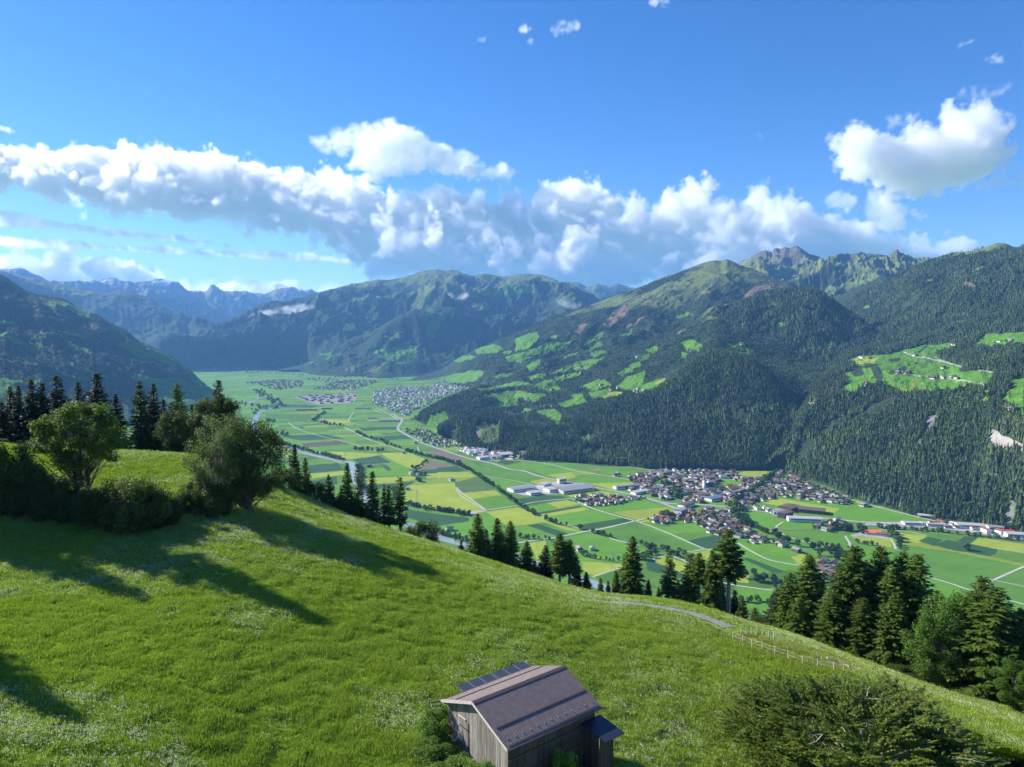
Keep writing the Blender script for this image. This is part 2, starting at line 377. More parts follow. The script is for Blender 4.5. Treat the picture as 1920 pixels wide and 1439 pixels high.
def finish(name, s, label, base, polys=(), jit=3., mat=None, keep=None, seed=3):
    col, tree, px, py = paint(s, polys, base, jit, seed)
    me = s.mesh(name, keep); set_col(me, 'albedo', col.reshape(-1, 3))
    tag(obj(name, me, mat or M_hill), label, kind='structure')
    s.tree = tree; s.px = px; s.py = py; s.col = col; SHEETS[label] = s
    return s

# far snowy range
crest = (2, [(-200,520,19000),(0,514,19000),(40,514,19000),(60,522,19000),(100,535,19000),(150,533,19000),(180,530,19000),(215,526,19000),(235,535,19000),(262,540,19000),(290,530,19000),(320,526,19000),(332,524,19000),(350,540,19000),(385,556,20000),(400,537,20500),(418,548,20500),(440,552,20500),(460,549,20500),(500,556,20500),(520,547,20500),(560,545,20500),(590,551,20500),(640,545,20500),(700,560,20500),(760,560,20500),(900,570,20500)])
mid = [(-200,560,17000),(0,560,17000),(200,575,17000),(330,580,17000),(450,600,17500),(640,600,17500),(900,600,17500)]
foot = [(-200,632,15500),(0,633,15500),(900,633,15500)]
s = Sheet(-200, 900, 700, [under(foot, 200, -100), foot, mid, crest, back(crest[1], 2500, 1200)], [3, 40, 60, 20], 4)
noisy(s, 1000, 2400, [0, .2, 1, .10, 0], 11, 150, 23); s.Z = s.Z+210*(fbm(s.X/520, s.Y/520, 5, 12, .55, True)-.62)*np.interp(s.V, [1, 2, 3.5], [0, 1, 1])
base = landcover(s, 1050, 1380, 7, .0, alp=ALP*.9)
t = sstep(1760, 1900, s.Z+(fbm(s.X/500, s.Y/500, 5, 70)-.5)*1300)[..., None]; base = base*(1-t)+SNOW*t
s_=0; finish('mountain', s, 'hazy blue alpine range with snow patches at the head of the valley', base, mat=M_far)
# mid blue spur on the left
crest = (3, [(-200,500,13500),(0,512,13500),(60,525,13500),(110,535,13500),(160,548,13200),(200,552,13000),(240,548,13000),(275,560,12800),(300,580,12500),(350,602,12000),(390,612,11500),(430,632,11000),(470,655,10500),(520,668,10000)])
foot = [(-200,660,11000),(0,663,11000),(200,666,10500),(330,668,10000),(520,670,9300)]
s = Sheet(-200, 520, 420, [under(foot, 300, -40), foot, back(foot, 1200, -380), crest, back(crest[1], 2500, 900)], [3, 40, 60, 16], 4)
noisy(s, 620, 1700, [0, .3, 1, .15, 0], 23, 100, 21)
finish('mountain', s, 'blue forested spur rising behind the dark mountain on the left', landcover(s, 1250, 1700, 9, .2, mscale=900), mat=M_far)
# small range seen through the saddle
crest = (2, [(980,560,15000),(1040,535,15000),(1062,530,15000),(1085,530,15000),(1100,540,15000),(1120,532,15000),(1140,538,15000),(1155,530,15000),(1175,537,15000),(1200,542,15000),(1260,545,15000)])
foot = [(980,640,13000),(1260,640,13000)]
s = Sheet(980, 1260, 200, [foot, [(980,585,14000),(1260,585,14000)], crest, back(crest[1], 1500, 700)], [30, 40, 10], 3)
noisy(s, 450, 1500, [.3, 1, .2, 0], 31, 120, 30)
finish('mountain', s, 'small pointed peaks seen through the saddle below the clouds', landcover(s, 1250, 1900, 13, .0), mat=M_far)
# big central mountain
crest = (3, [(300,690,9500),(330,668,9600),(365,640,9800),(400,617,10000),(440,598,10300),(490,578,10700),(540,566,11000),(600,551,11200),(640,540,11200),(690,533,11300),(730,526,11300),(755,522,11300),(790,512,11500),(815,509,11500),(835,513,11500),(850,511,11500),(870,518,11500),(885,521,11500),(905,513,11400),(930,516,11400),(950,519,11300),(975,513,11200),(1000,515,11000),(1015,514,11000),(1030,521,10900),(1060,536,10600),(1090,556,10300),(1110,568,10200),(1150,590,10000),(1250,640,9800)])
foot = [(300,692,8700),(400,690,None),(480,686,None),(520,686,None),(600,699,None),(640,703,None),(720,706,None),(800,700,None),(900,700,None),(1250,700,None)]
mid1 = [(300,690,9000),(400,668,9100),(480,655,9000),(600,655,8800),(720,650,8300),(800,640,8200),(950,625,8300),(1250,640,8600)]
mid2 = [(300,690,9300),(400,640,9500),(480,612,9800),(600,600,10000),(720,580,9700),(800,578,9400),(900,570,9500),(1000,560,9900),(1100,590,9500),(1250,640,9000)]
s = Sheet(300, 1250, 900, [under(foot, 200, -20), foot, mid1, mid2, crest, back(crest[1], 2000, 800)], [3, 90, 110, 80, 14], 6)
noisy(s, 760, 1500, [0, .08, .8, 1, .08, 0], 42, 60, 31, shear=-.9)
s.Z = s.Z+110*(fbm(s.X/420, s.Y/420, 5, 46, .55, True)-.6)*np.interp(s.V, [1, 2, 3.6, 4], [0, 1, .8, .15]); base = landcover(s, 1060, 1e9, 15, .10, 90, mscale=520)
P = [(Z8,MEAD,[(430,330),(500,280),(640,300),(650,355),(560,350),(430,370)]),(ZA,MEAD,[(1400,958),(1480,940),(1570,938),(1560,985),(1500,1008),(1420,975)]),(ZA,MEAD,[(1190,965),(1250,962),(1240,972),(1200,972)]),(ZA,ALP,[(1440,900),(1490,890),(1510,905),(1460,915)]),
 (Z8,ALP,[(330,430),(380,415),(405,430),(350,455)]),(ZA,ALP,[(1780,790),(1850,785),(1840,805),(1780,805)]),(ZA,MEAD,[(780,875),(860,868),(880,872),(800,890)])]
finish('mountain', s, 'long blue mountain with cloud wisps behind the valley towns', base, P, 3, M_far)
crest = (3, [(520,694,8600),(560,686,8500),(600,672,8400),(650,650,8400),(700,622,8400),(740,600,8400),(780,581,8400),(820,574,8400),(860,578,8400),(900,600,8400),(940,632,8400),(1000,655,8400),(1060,680,8200)])
foot = [(520,696,None),(560,698,None),(600,704,None),(660,707,None),(720,708,None),(800,704,None),(900,704,None),(1060,704,None)]
s = Sheet(520, 1060, 520, [under(foot, 200, -20), foot, [(520,695,8400),(600,690,8000),(700,672,7900),(800,650,7900),(900,660,7900),(1060,690,7900)], crest, back(crest[1], 900, 350)], [3, 90, 90, 12], 6)
noisy(s, 330, 800, [0, .25, 1, .15, 0], 49, 50, 24, fade=(520, 640)); base = landcover(s, 2500, 1e9, 16, .12, mscale=300)
finish('mountain', s, 'lower wooded spur in front of the long blue mountain', base, [(ZA,MEAD,[(1400,958),(1480,940),(1570,938),(1560,985),(1500,1008),(1420,975)]),(ZA,MEAD,[(1190,965),(1250,962),(1240,972),(1200,972)]),(ZA,ALP,[(1440,900),(1490,890),(1510,905),(1460,915)]),(ZA,MEAD,[(1300,925),(1350,912),(1340,925),(1310,935)]),(Z2,ALP*.8,[(830,120),(900,85),(940,90),(880,135)]),(Z2,ALP*.8,[(1000,130),(1080,60),(1110,70),(1050,140)])], 2.5, M_far)
# left dark mountain
crest = (2, [(-260,470,6000),(-60,500,6200),(0,519,6500),(20,528,6500),(50,548,6500),(72,556,6400),(110,560,6300),(140,575,6200),(170,588,6100),(205,606,6000),(240,625,5900),(260,640,5850),(290,655,5800),(320,672,5700),(345,690,5600),(370,712,5500),(392,732,5400),(405,745,5300),(420,760,5200)])
foot = [(-260,775,2900),(0,775,3300),(200,768,3900),(300,760,4300),(380,752,4800),(405,752,4900),(420,765,5000)]
mid1 = [(-260,700,3800),(0,690,4200),(120,705,4400),(240,725,4700),(340,738,5000),(400,748,5150),(420,763,5100)]
mid2 = [(-260,590,5000),(0,610,5200),(120,640,5300),(240,680,5350),(340,712,5350),(400,744,5250),(420,762,5150)]
s = Sheet(-260, 420, 620, [under(foot, 500, -60), foot, mid1, mid2, crest, back(crest[1], 900, 500)], [6, 90, 110, 90, 12], 4)
noisy(s, 300, 900, [0, .15, .8, 1, .12, 0], 54, 80, 40)
base = landcover(s, 1400, 1e9, 17, .36, mscale=260)
base = np.where((s.X > -1e9)[..., None], base, base)
P = [(Z1,MEAD,p) for p in ([(0,20),(120,40),(145,55),(60,0),(0,0)],[(0,70),(60,95),(120,120),(200,180),(100,150),(0,100)],[(180,140),(230,145),(290,180),(230,190)],[(300,30),(380,70),(500,90),(620,130),(500,112),(320,62)],
 [(430,260),(640,350),(720,380),(600,370),(450,285)],[(390,345),(590,380),(580,392),(440,368)],[(0,370),(110,400),(70,405),(0,392)],[(820,340),(870,360),(920,382),(870,388)],[(950,370),(1040,398),(1030,408),(980,390)],[(1000,410),(1090,440),(1040,447)],[(1180,430),(1260,465),(1240,488)],[(840,245),(920,258),(850,270)],[(720,220),(800,240),(760,243)],[(215,95),(300,120),(240,120)],[(780,530),(840,560),(830,580),(780,550)])]
P.append((Z1,BARE*.8,[(500,60),(560,20),(700,60),(640,90),(560,95)]))
finish('mountain', s, 'dark wooded mountain with steep hay meadows closing the left side', base, P, 2.5)
# rocky peak behind
crest = (0, [(1330,505,9000),(1360,500,9000),(1385,494,9000),(1410,480,9000),(1424,472,9000),(1432,470,9000),(1437,469,9000),(1440,472,9000),(1444,471,9000),(1447,476,9000),(1450,469,9000),(1455,467,9000),(1459,468,9000),(1463,471,9000),(1468,469,9000),(1472,468,9000),(1478,472,9000),(1484,472,9000),(1488,470,9000),(1495,467,9000),(1502,471,9000),(1516,479,9000),(1540,487,9000),(1560,494,9000),(1575,492,8800),(1583,491,8700),(1590,494,8700),(1610,488,8600),(1625,486,8600),(1650,490,8600),(1680,496,8600),(1700,498,8600),(1730,501,8600),(1800,505,8600)])
foot = [(1330,600,6000),(1500,600,6000),(1600,600,6000),(1800,580,6200)]
mid = [(1330,540,7800),(1385,520,7900),(1430,512,8000),(1480,512,8100),(1520,515,8000),(1570,520,7600),(1640,515,7600),(1720,520,7400),(1800,530,7400)]
s = Sheet(1330, 1800, 560, [foot, mid, crest, back(crest[1], 800, 500)], [90, 60, 10], 5)
noisy(s, 520, 700, [.5, 1, .05, 0], 61, 60, 14, shear=.4)
base = landcover(s, 960, 1e9, 19, .0, 80, alp=np.array([.14, .165, .055]))
nm = s.normals(); t = sstep(1180, 1290, s.Z+(fbm(s.X/200, s.Y/200, 4, 5)-.5)*420+(s.px if hasattr(s, 'px') else 0)*0)[..., None]
base = base*(1-t)+ROCK*.42*t
P = [(Z7,ALP*1.15,[(590,390),(700,320),(860,260),(1000,230),(1060,235),(900,310),(800,350),(690,415),(620,405)]),(Z7,FOREST*1.2,[(635,385),(690,355),(700,365),(650,390)]),(Z7,FOREST*1.2,[(715,380),(770,340),(780,350),(730,385)]),(Z7,ALP*1.1,[(890,370),(1020,300),(1010,318),(900,378)])]
finish('mountain', s, 'jagged grey rock peak with alpine pasture below it', base, P, 2.5)
# big right-centre massif
crest = (2, [(760,712,7000),(800,703,6950),(830,692,6900),(860,672,6700),(930,640,6400),(1000,612,6300),(1050,592,6300),(1100,577,6300),(1150,558,6400),(1200,539,6500),(1240,524,6500),(1280,511,6500),(1305,501,6500),(1325,494,6500),(1340,491,6500),(1352,492,6500),(1363,487,6450),(1375,491,6450),(1395,502,6400),(1430,515,6200),(1480,535,5900),(1520,560,5600),(1560,590,5300),(1640,640,5000)])
foot = [(760,712,None),(800,716,None),(850,722,None),(890,730,None),(930,745,4500),(1000,800,3000),(1200,760,3000),(1340,690,3100),(1500,720,3200),(1640,720,3200)]
mid1 = [(760,712,6700),(830,716,6500),(890,712,5800),(930,724,4700),(1000,738,3800),(1100,726,3650),(1200,702,3600),(1340,640,3700),(1500,660,3900),(1640,700,3900)]
mid2 = [(760,712,6850),(830,706,6700),(900,690,6000),(1000,670,5200),(1100,650,5000),(1200,620,5000),(1340,575,5000),(1450,580,4900),(1560,630,4600),(1640,680,4500)]
s = Sheet(760, 1640, 1250, [under(foot, 200, -25), foot, mid1, mid2, crest, back(crest[1], 900, 450)], [5, 130, 150, 170, 12], 8)
noisy(s, 260, 800, [0, .1, .55, 1, .1, 0], 71, 50, 70, shear=-1.2, fade=(755, 960))
base = landcover(s, 800, 1e9, 21, .0, 80, alp=np.array([.105, .135, .052]))
P = [(Z8,MEAD,p) for p in ([(280,690),(400,650),(460,680),(420,710),(300,720)],[(520,630),(660,580),(680,610),(660,650),(600,690),(540,700)],[(600,700),(720,690),(710,720),(600,730),(490,755),(470,730)],[(740,605),(790,600),(775,630),(745,625)],[(760,650),(870,640),(830,690),(720,710)],[(940,640),(1050,580),(1060,600),(1030,640),(950,680)],[(950,690),(1040,640),(1060,670),(960,700)],
 [(590,790),(690,740),(690,770),(620,830)],[(720,840),(860,780),(880,790),(820,830)],[(880,770),(930,755),(1070,740),(960,810),(880,815)],[(300,930),(450,900),(570,880),(640,900),(480,925),(320,950)],[(310,970),(520,930),(640,960),(600,1000),(540,990),(550,1030),(450,1050),(270,1060),(430,1000)],
 [(700,930),(780,900),(800,930),(720,950)],[(780,1020),(930,970),(955,1000),(830,1045)],[(400,1085),(600,1040),(660,1045),(560,1075)],[(660,1062),(760,1050),(810,1072),(800,1130),(700,1090)],[(920,910),(1000,885),(1060,870),(1110,905),(1010,940),(960,930)],[(1120,835),(1210,790),(1240,820),(1170,850)],
 [(1130,910),(1200,850),(1310,815),(1295,880),(1290,905),(1420,860),(1410,940),(1300,950),(1150,925)],[(1520,650),(1590,635),(1660,670),(1630,700),(1560,690)],[(1520,700),(1570,710),(1550,750),(1515,740)],[(1260,740),(1330,700),(1330,740),(1300,760)],[(1800,650),(1919,660),(1919,740),(1850,690)],[(1480,490),(1560,470),(1600,480),(1520,510)],
 [(0,1090),(110,1060),(130,1110),(120,1200),(0,1150)],[(100,750),(260,720),(300,735),(200,770)],[(0,870),(250,820),(350,820),(300,880),(100,900),(0,920)],[(1830,500),(1900,480),(1919,490),(1850,515)],[(1840,550),(1919,530),(1919,545),(1870,560)],[(1160,600),(1250,560),(1230,590),(1170,615)],[(460,700),(520,690),(500,715),(450,725)],[(1030,700),(1080,690),(1060,715)],[(820,730),(900,700),(890,720),(830,745)],
 [(380,860),(480,830),(560,820),(470,860)],[(250,1000),(330,960),(420,960),(300,1040)],[(560,960),(640,950),(720,960),(640,1010)],[(960,950),(1100,930),(1120,960),(1000,990)],[(860,960),(940,960),(900,1000)],[(480,760),(560,740),(640,735),(560,770)],[(600,700),(740,650),(760,670),(640,730)],[(760,860),(900,820),(920,840),(800,890)],[(980,720),(1060,690),(1080,710),(1000,745)],[(1300,690),(1380,670),(1390,700),(1320,720)],[(640,900),(760,870),(800,890),(680,930)],[(1200,780),(1280,760),(1290,790),(1220,810)],[(600,850),(700,830),(720,850),(620,870)])]
P += [(Z8,YEL,[(1040,980),(1110,940),(1190,945),(1150,970)]),(Z8,YEL,[(1370,895),(1425,860),(1415,905)]),(Z8,BARE,[(1060,540),(1130,450),(1190,420),(1220,440),(1190,490),(1100,560)]),(Z8,BARE,[(1180,560),(1300,490),(1310,505),(1200,572)]),(Z8,BARE*.9,[(890,580),(930,530),(970,540),(920,600)]),(Z8,BARE,[(1640,350),(1740,320),(1720,340),(1650,365)]),(Z8,BARE,[(1480,590),(1560,560),(1500,600)]),
 (Z7,BARE*1.1,[(100,410),(200,330),(300,320),(400,340),(440,356),(330,352),(250,375),(130,420)]),(Z7,MEAD,[(310,605),(340,565),(390,575),(380,595),(320,615)]),(Z7,MEAD,[(50,600),(90,575),(150,565),(140,590)]),(Z7,MEAD,[(0,690),(140,720),(150,790),(90,770),(0,700)]),(Z7,MEAD,[(10,550),(60,520),(100,520),(80,540)]),
 (Z8,ALP*.95,[(1560,260),(1680,170),(1800,160),(1919,185),(1919,250),(1780,290),(1700,280),(1620,310)])]
MASSIF_ = 0
knoll_crest = (4, [(768,785,3750),(785,779,3850),(800,770,3900),(830,754,3950),(870,737,4000),(905,727,4100),(950,724,4200),(1000,730,4200),(1060,745,4100)])
knoll_foot = [(768,786,None),(785,790,None),(800,797,None),(850,806,None),(900,812,None),(1060,812,None)]
ks = Sheet(768, 1060, 400, [under(knoll_foot, 100, -20), knoll_foot, [(768,785.5,3720),(800,785,3650),(850,778,3600),(900,770,3600),(1060,775,3500)], knoll_crest, back(knoll_crest[1], 350, 100)], [5, 70, 70, 14], 6)
noisy(ks, 60, 300, [0, .2, 1, .25, 0], 113, 20, 38)
KNOLL = finish('mountain', ks, 'low wooded knoll beside the far town', landcover(ks, 3000, 1e9, 29), [(Z8,MEAD,p) for p in ([(0,1090),(110,1060),(130,1110),(120,1200),(0,1150)],[(300,930),(450,900),(570,880),(640,900),(480,925),(320,950)],[(310,970),(520,930),(640,960),(600,1000),(540,990),(550,1030),(450,1050),(270,1060),(430,1000)],[(380,900),(520,905),(520,925),(400,930)])], 2)
MASSIF = finish('mountain', s, 'broad wooded massif with terraced hamlets right of the valley', base, P, 2.2)
# forested dome
crest = (4, [(1300,640,4300),(1345,600,4350),(1380,575,4400),(1410,560,4450),(1440,552,4500),(1462,548,4500),(1490,547,4500),(1517,546,4500),(1540,553,4480),(1552,562,4450),(1580,583,4400),(1614,603,4300),(1632,616,4250),(1645,628,4200),(1665,660,4150),(1700,700,4100)])
foot = [(1300,760,3300),(1400,790,3200),(1500,800,3100),(1600,760,3300),(1700,740,3500)]
mid = [(1300,690,3800),(1400,660,3800),(1500,650,3800),(1560,665,3800),(1620,680,3800),(1700,720,3800)]
s = Sheet(1300, 1700, 520, [foot, mid, crest, back(crest[1], 500, 260)], [130, 130, 12], 8)
noisy(s, 190, 600, [.3, 1, .1, 0], 83, 70, 45)
base = landcover(s, 2000, 1e9, 23)
P = [(Z7,MEAD,[(310,605),(340,565),(390,575),(380,595),(320,615)]),(Z7,MEAD,[(0,690),(140,720),(150,790),(90,770),(0,700)]),(Z7,MEAD,[(50,600),(90,575),(150,565),(140,590)]),
 (Z7,ROCK*.7,[(790,580),(820,570),(830,640),(800,660)]),(Z7,ROCK*.6,[(840,650),(900,660),(880,690),(850,680)]),(Z7,ROCK*.6,[(600,450),(640,450),(690,500),(670,510)]),(Z7,ROCK*.6,[(630,740),(650,745),(645,770)])]
DOME = finish('mountain', s, 'rounded wooded knoll standing before the rocky peak', base, P, 2)
# right mountain with the terrace
crest = (3, [(1440,600,6500),(1500,590,6300),(1561,561,6000),(1590,548,5900),(1620,537,5800),(1655,528,5700),(1690,513,5600),(1712,505,5500),(1730,499,5400),(1755,491,5300),(1780,483,5300),(1805,477,5250),(1830,474,5200),(1850,467,5200),(1870,462,5200),(1885,462,5200),(1898,468,5150),(1920,468,5100),(2000,462,5000),(2150,470,5000)])
foot = [(1440,868,None),(1470,885,None),(1500,893,None),(1560,915,None),(1600,936,None),(1700,962,None),(1760,975,None),(1920,1005,None),(2150,1040,None)]
edge = [(1440,880,2420),(1470,860,2450),(1485,835,2500),(1500,800,2580),(1530,765,2650),(1570,750,2700),(1650,742,2650),(1730,742,2550),(1800,745,2450),(1840,740,2400),(1860,770,2250),(1920,805,2050),(2150,820,1950)]
ter = [(1440,860,2700),(1485,790,3000),(1520,730,3200),(1560,695,3400),(1600,670,3500),(1650,662,3500),(1700,655,3500),(1760,650,3450),(1820,640,3350),(1920,622,3200),(2150,620,3100)]
mid = [(1440,720,4800),(1500,690,4700),(1561,650,4700),(1600,635,4600),(1650,615,4500),(1700,598,4450),(1760,575,4400),(1820,560,4300),(1920,545,4200),(2150,540,4100)]
s = Sheet(1440, 2150, 1050, [under(foot, 120, -20), foot, edge, ter, mid, crest, back(crest[1], 900, 450)], [5, 190, 110, 110, 110, 12], 8)
noisy(s, 210, 650, [0, .1, .35, .2, 1, .1, 0], 95, 75, 60)
base = landcover(s, 1120, 1e9, 25, .0, 60)
P = [(Z7,MEAD,p) for p in ([(1215,310),(1260,300),(1360,280),(1310,315)],[(770,815),(870,780),(1000,775),(1100,755),(1160,740),(1280,710),(1440,700),(1530,720),(1350,770),(1380,800),(1520,850),(1500,885),(1630,870),(1720,880),(1720,940),(1660,1000),(1640,990),(1450,1010),(1320,1030),(1150,1020),(1040,990),(1000,950),(880,980),(800,1030),(720,1010),(790,960),(740,890),(820,880),(860,850),(800,830)],[(1570,720),(1680,640),(1919,625),(1919,720),(1700,740)],
 [(1620,1090),(1680,1030),(1660,1000),(1700,1000),(1680,1090)],[(1810,940),(1919,920),(1919,1190),(1860,1180),(1850,1120),(1760,1080),(1840,980)],[(875,490),(900,460),(935,460),(910,490)],[(1070,615),(1130,585),(1135,600)],[(1400,660),(1480,620),(1490,630)],[(1560,250),(1620,210),(1680,190),(1700,200),(1600,250)],[(1840,130),(1919,90),(1919,100),(1850,135)])]
P += [(Z7,FOREST,[(800,850),(880,850),(890,900),(840,915),(805,890)]),(Z7,FOREST,[(930,860),(990,850),(1015,900),(1010,930),(960,925)]),(Z7,FOREST,[(1050,800),(1090,788),(1125,795),(1110,812),(1050,820)]),(Z7,FOREST,[(1230,750),(1290,712),(1310,720),(1250,760)]),(Z7,FOREST,[(1040,880),(1090,875),(1160,845),(1175,860),(1100,905),(1060,900)]),(Z7,FOREST,[(850,850),(930,830),(985,835),(980,850),(900,860)]),(Z7,FOREST,[(1500,860),(1540,850),(1600,860),(1560,880),(1500,885)]),
 (Z7,PAV*.9,[(1150,755),(1250,783),(1350,800),(1520,846),(1522,853),(1350,808),(1240,792),(1150,764)]),(Z7,PAV*.9,[(1630,868),(1720,882),(1720,889),(1630,875)]),(Z7,PAV*.9,[(1180,896),(1320,913),(1500,931),(1660,958),(1660,965),(1500,938),(1320,920),(1180,903)])]
P += [(Z7,YEL,[(800,820),(870,785),(1000,790),(960,820),(860,835)]),(Z7,YEL,[(1050,1000),(1180,995),(1160,1020),(1080,1015)]),(Z7,YEL*.8,[(1180,960),(1260,930),(1240,960),(1200,985)]),(Z7,BARE,[(1500,320),(1560,305),(1610,330),(1610,355),(1520,340)]),
 (Z7,ROCK*.8,[(1290,1175),(1350,1160),(1345,1210),(1325,1260),(1285,1295),(1230,1380),(1230,1340),(1280,1280)]),(Z7,ROCK*1.25,[(1715,1250),(1740,1255),(1800,1300),(1870,1330),(1919,1345),(1919,1385),(1850,1375),(1780,1390),(1710,1370),(1700,1310)]),(Z7,ROCK*.8,[(1030,1320),(1060,1325),(1095,1380),(1040,1370)]),(Z7,ROCK*.7,[(1110,1180),(1130,1200),(1120,1290),(1100,1280)]),(Z7,ROCK*.7,[(1390,1300),(1425,1290),(1420,1340),(1400,1350)]),(Z7,ROCK*.8,[(520,1080),(580,1070),(570,1110),(530,1120)]),
 (Z4,ROCK*.7+MEAD*.2,[(1790,500),(1840,400),(1880,430),(1840,560),(1800,590)]),(Z4,gy,[(1590,235),(1690,225),(1800,250),(1700,265)])]
nr = fbm(s.px/30, s.py/9, 4, 8) if hasattr(s, 'px') else fbm(s.X/90, s.Z/50, 4, 8)

RIGHT = finish('mountain', s, 'right-hand wooded mountain with a cliff and a farm terrace', base, P, 2.2)
# near wooded spur
crest = (4, [(820,806,3250),(840,793,3200),(870,782,3150),(900,782,3120),(935,787,3100),(960,799,3080),(1000,805,3050),(1060,801,3000),(1100,776,3000),(1150,757,3000),(1190,750,3000),(1230,733,3000),(1260,716,3000),(1290,699,3050),(1315,676,3100),(1340,660,3100),(1365,660,3100),(1390,672,3080),(1410,680,3050),(1440,705,3000),(1470,735,2950),(1490,765,2850),(1500,790,2750),(1506,830,2600),(1510,880,2400),(1560,900,2300)])
foot = [(820,812,None),(840,820,None),(870,838,None),(900,845,None),(950,850,None),(975,862,None),(1060,867,None),(1120,872,None),(1180,877,None),(1250,882,None),(1350,882,None),(1420,882,None),(1460,882,None),(1500,886,None),(1560,905,None)]
mid = [(820,806,3000),(840,803,2950),(900,810,2850),(950,815,2800),(1000,825,2750),(1060,828,2720),(1150,810,2700),(1250,795,2680),(1340,780,2700),(1400,790,2650),(1470,815,2600),(1500,850,2480),(1560,903,2300)]
s = Sheet(820, 1560, 900, [under(foot, 100, -20), foot, mid, crest, back(crest[1], 260, 120)], [5, 150, 150, 14], 7)
noisy(s, 85, 300, [0, .15, 1, .25, 0], 107, 42, 38)
base = landcover(s, 3000, 1e9, 27)
P = [(Z8,np.array([.07,.10,.035]),[(280,1150),(310,1130),(360,1115),(440,1140),(430,1260),(320,1260),(290,1200)]),(Z8,ROCK*.6,[(285,1170),(330,1170),(320,1230),(290,1220)]),(Z8,ROCK*.8,[(535,1300),(600,1290),(600,1310),(570,1350),(560,1330)]),(Z3,gy*.8,[(910,220),(940,170),(1000,190),(980,260),(920,250)]),(Z8,MEAD,[(660,1062),(760,1050),(810,1072),(800,1130),(700,1090)])]
SPUR = finish('mountain', s, 'steep wooded spur standing directly behind the village', base, P, 2)
BUMP = .8
# ------------------------------------------------------------------ the hill meadow under the drone
crest = [(-500,800,175),(-300,812,170),(0,832,160),(120,840,155),(200,846,152),(300,849,150),(370,851,148),(430,868,145),(520,910,140),(600,945,138),(700,984,136),(830,1027,136),(1000,1086,140),(1100,1118,147),(1130,1123,150),(1180,1124,154),(1230,1131,156),(1280,1140,154),(1330,1153,150),(1390,1176,143),(1450,1192,140),(1520,1215,136),(1570,1236,132),(1650,1262,128),(1750,1298,124),(1920,1340,118),(2200,1390,112),(2500,1420,110)]
def lift(line, f, dz, a=0.):
    """line at fraction f of the crest's distance, dz m off the chord to the camera foot"""
    out = []
    for px, py, r in line:
        z = float(unproj(px, py, r)[2])-CAMZ; r2 = r*f; z2 = -31-(-31-z)*(f-.33)/.67+dz(px) if callable(dz) else z+dz
        lo, hi = -2000, 9000
        for _ in range(50):
            m = (lo+hi)/2
            if float(unproj(px, m, r2)[2])-CAMZ > z2: lo = m
            else: hi = m
        out.append((px, m, r2))
    return out
near = [(-500,1400,46),(0,1439,50),(500,1439,50),(960,1439,52),(1200,1439,57),(1500,1439,68),(1750,1439,82),(1920,1439,92),(2200,1439,98),(2500,1439,98)]
near0 = under(near, 34, CAMZ-32)
bulge = lambda px: float(np.interp(px, [-500, 300, 700, 1100, 1500, 1900], [.6, .3, 3.4, 4.6, 5.2, 3.]))
mida = lift(crest, .66, bulge); midb = lift(crest, .86, lambda p: bulge(p)*.62)
b1 = back(crest, 32, 0); out = []
drop = lambda px: float(np.interp(px, [-500, 300, 420, 560, 800, 1200, 2500], [5, 7, 12, 20, 21, 21, 21]))
b1 = [back([c], 36, drop(c[0]))[0] for c in crest]; b2 = [back([c], 320, 205+drop(c[0]))[0] for c in crest]; b3 = [back([c], 760, 480)[0] for c in crest]
SM = Sheet(-500, 2500, 1500, [near0, near, mida, midb, crest, b1, b2, b3], [20, 210, 150, 150, 60, 40, 30], 16)
n = (fbm(SM.X/26, SM.Y/26, 3, 200)-.5)*1.0 + (fbm(SM.X/5, SM.Y/5, 3, 210)-.5)*.10
SM.Z = SM.Z+n*np.interp(SM.V, [0, 1, 3, 3.8, 4.3, 5, 7], [.3, .8, .9, .5, 1, 3, 9])
SM.Z = SM.Z+BUMP*np.exp(-((SM.X-1.)**2+(SM.Y-52.)**2)/150.)
px, py = proj(SM.X, SM.Y, SM.Z)
c1 = np.array([.205, .30, .018]); c2 = np.array([.13, .22, .014]); c3 = np.array([.165, .235, .025])
q = fbm(SM.X/16, SM.Y/16, 5, 220)[..., None]; q2 = fbm(SM.X/3, SM.Y/3, 4, 230)[..., None]
mc = c1*(1-q)+c2*q; mc = mc*(.8+.4*q2)
dry = (sstep(.5, .62, fbm(SM.X/9, SM.Y/5, 4, 240))*inpoly(px, py, zp(Z6, [(190,100),(300,80),(480,130),(900,260),(900,300),(560,235),(400,190),(250,140)])))[..., None]
mc = mc*(1-dry)+np.array([.27, .28, .06])*dry
wood = sstep(4.25, 4.9, SM.V)[..., None]; mc = mc*(1-wood)+np.array([.035, .05, .018])*wood
me = SM.mesh('meadow'); set_col(me, 'albedo', mc.reshape(-1, 3))
M_mead = mat_attr('meadow_grass', 1.3, .38, .7, .12, 5, det=8)
tag(obj('meadow', me, M_mead), 'sloping flower meadow on the hill under the drone', kind='structure')
gz = SM.z_at
def hit(px, py, r0=30, r1=260):
    """where the line of sight meets the meadow"""
    x, yy, z = (float(t) for t in ray(px, py)); h = math.hypot(x, yy)
    for r in np.arange(r0, r1, .25):
        X, Y, Z = x/h*r, yy/h*r, CAMZ+z/h*r
        if Z <= gz(X, Y): return X, Y, gz(X, Y)
    return X, Y, gz(X, Y)
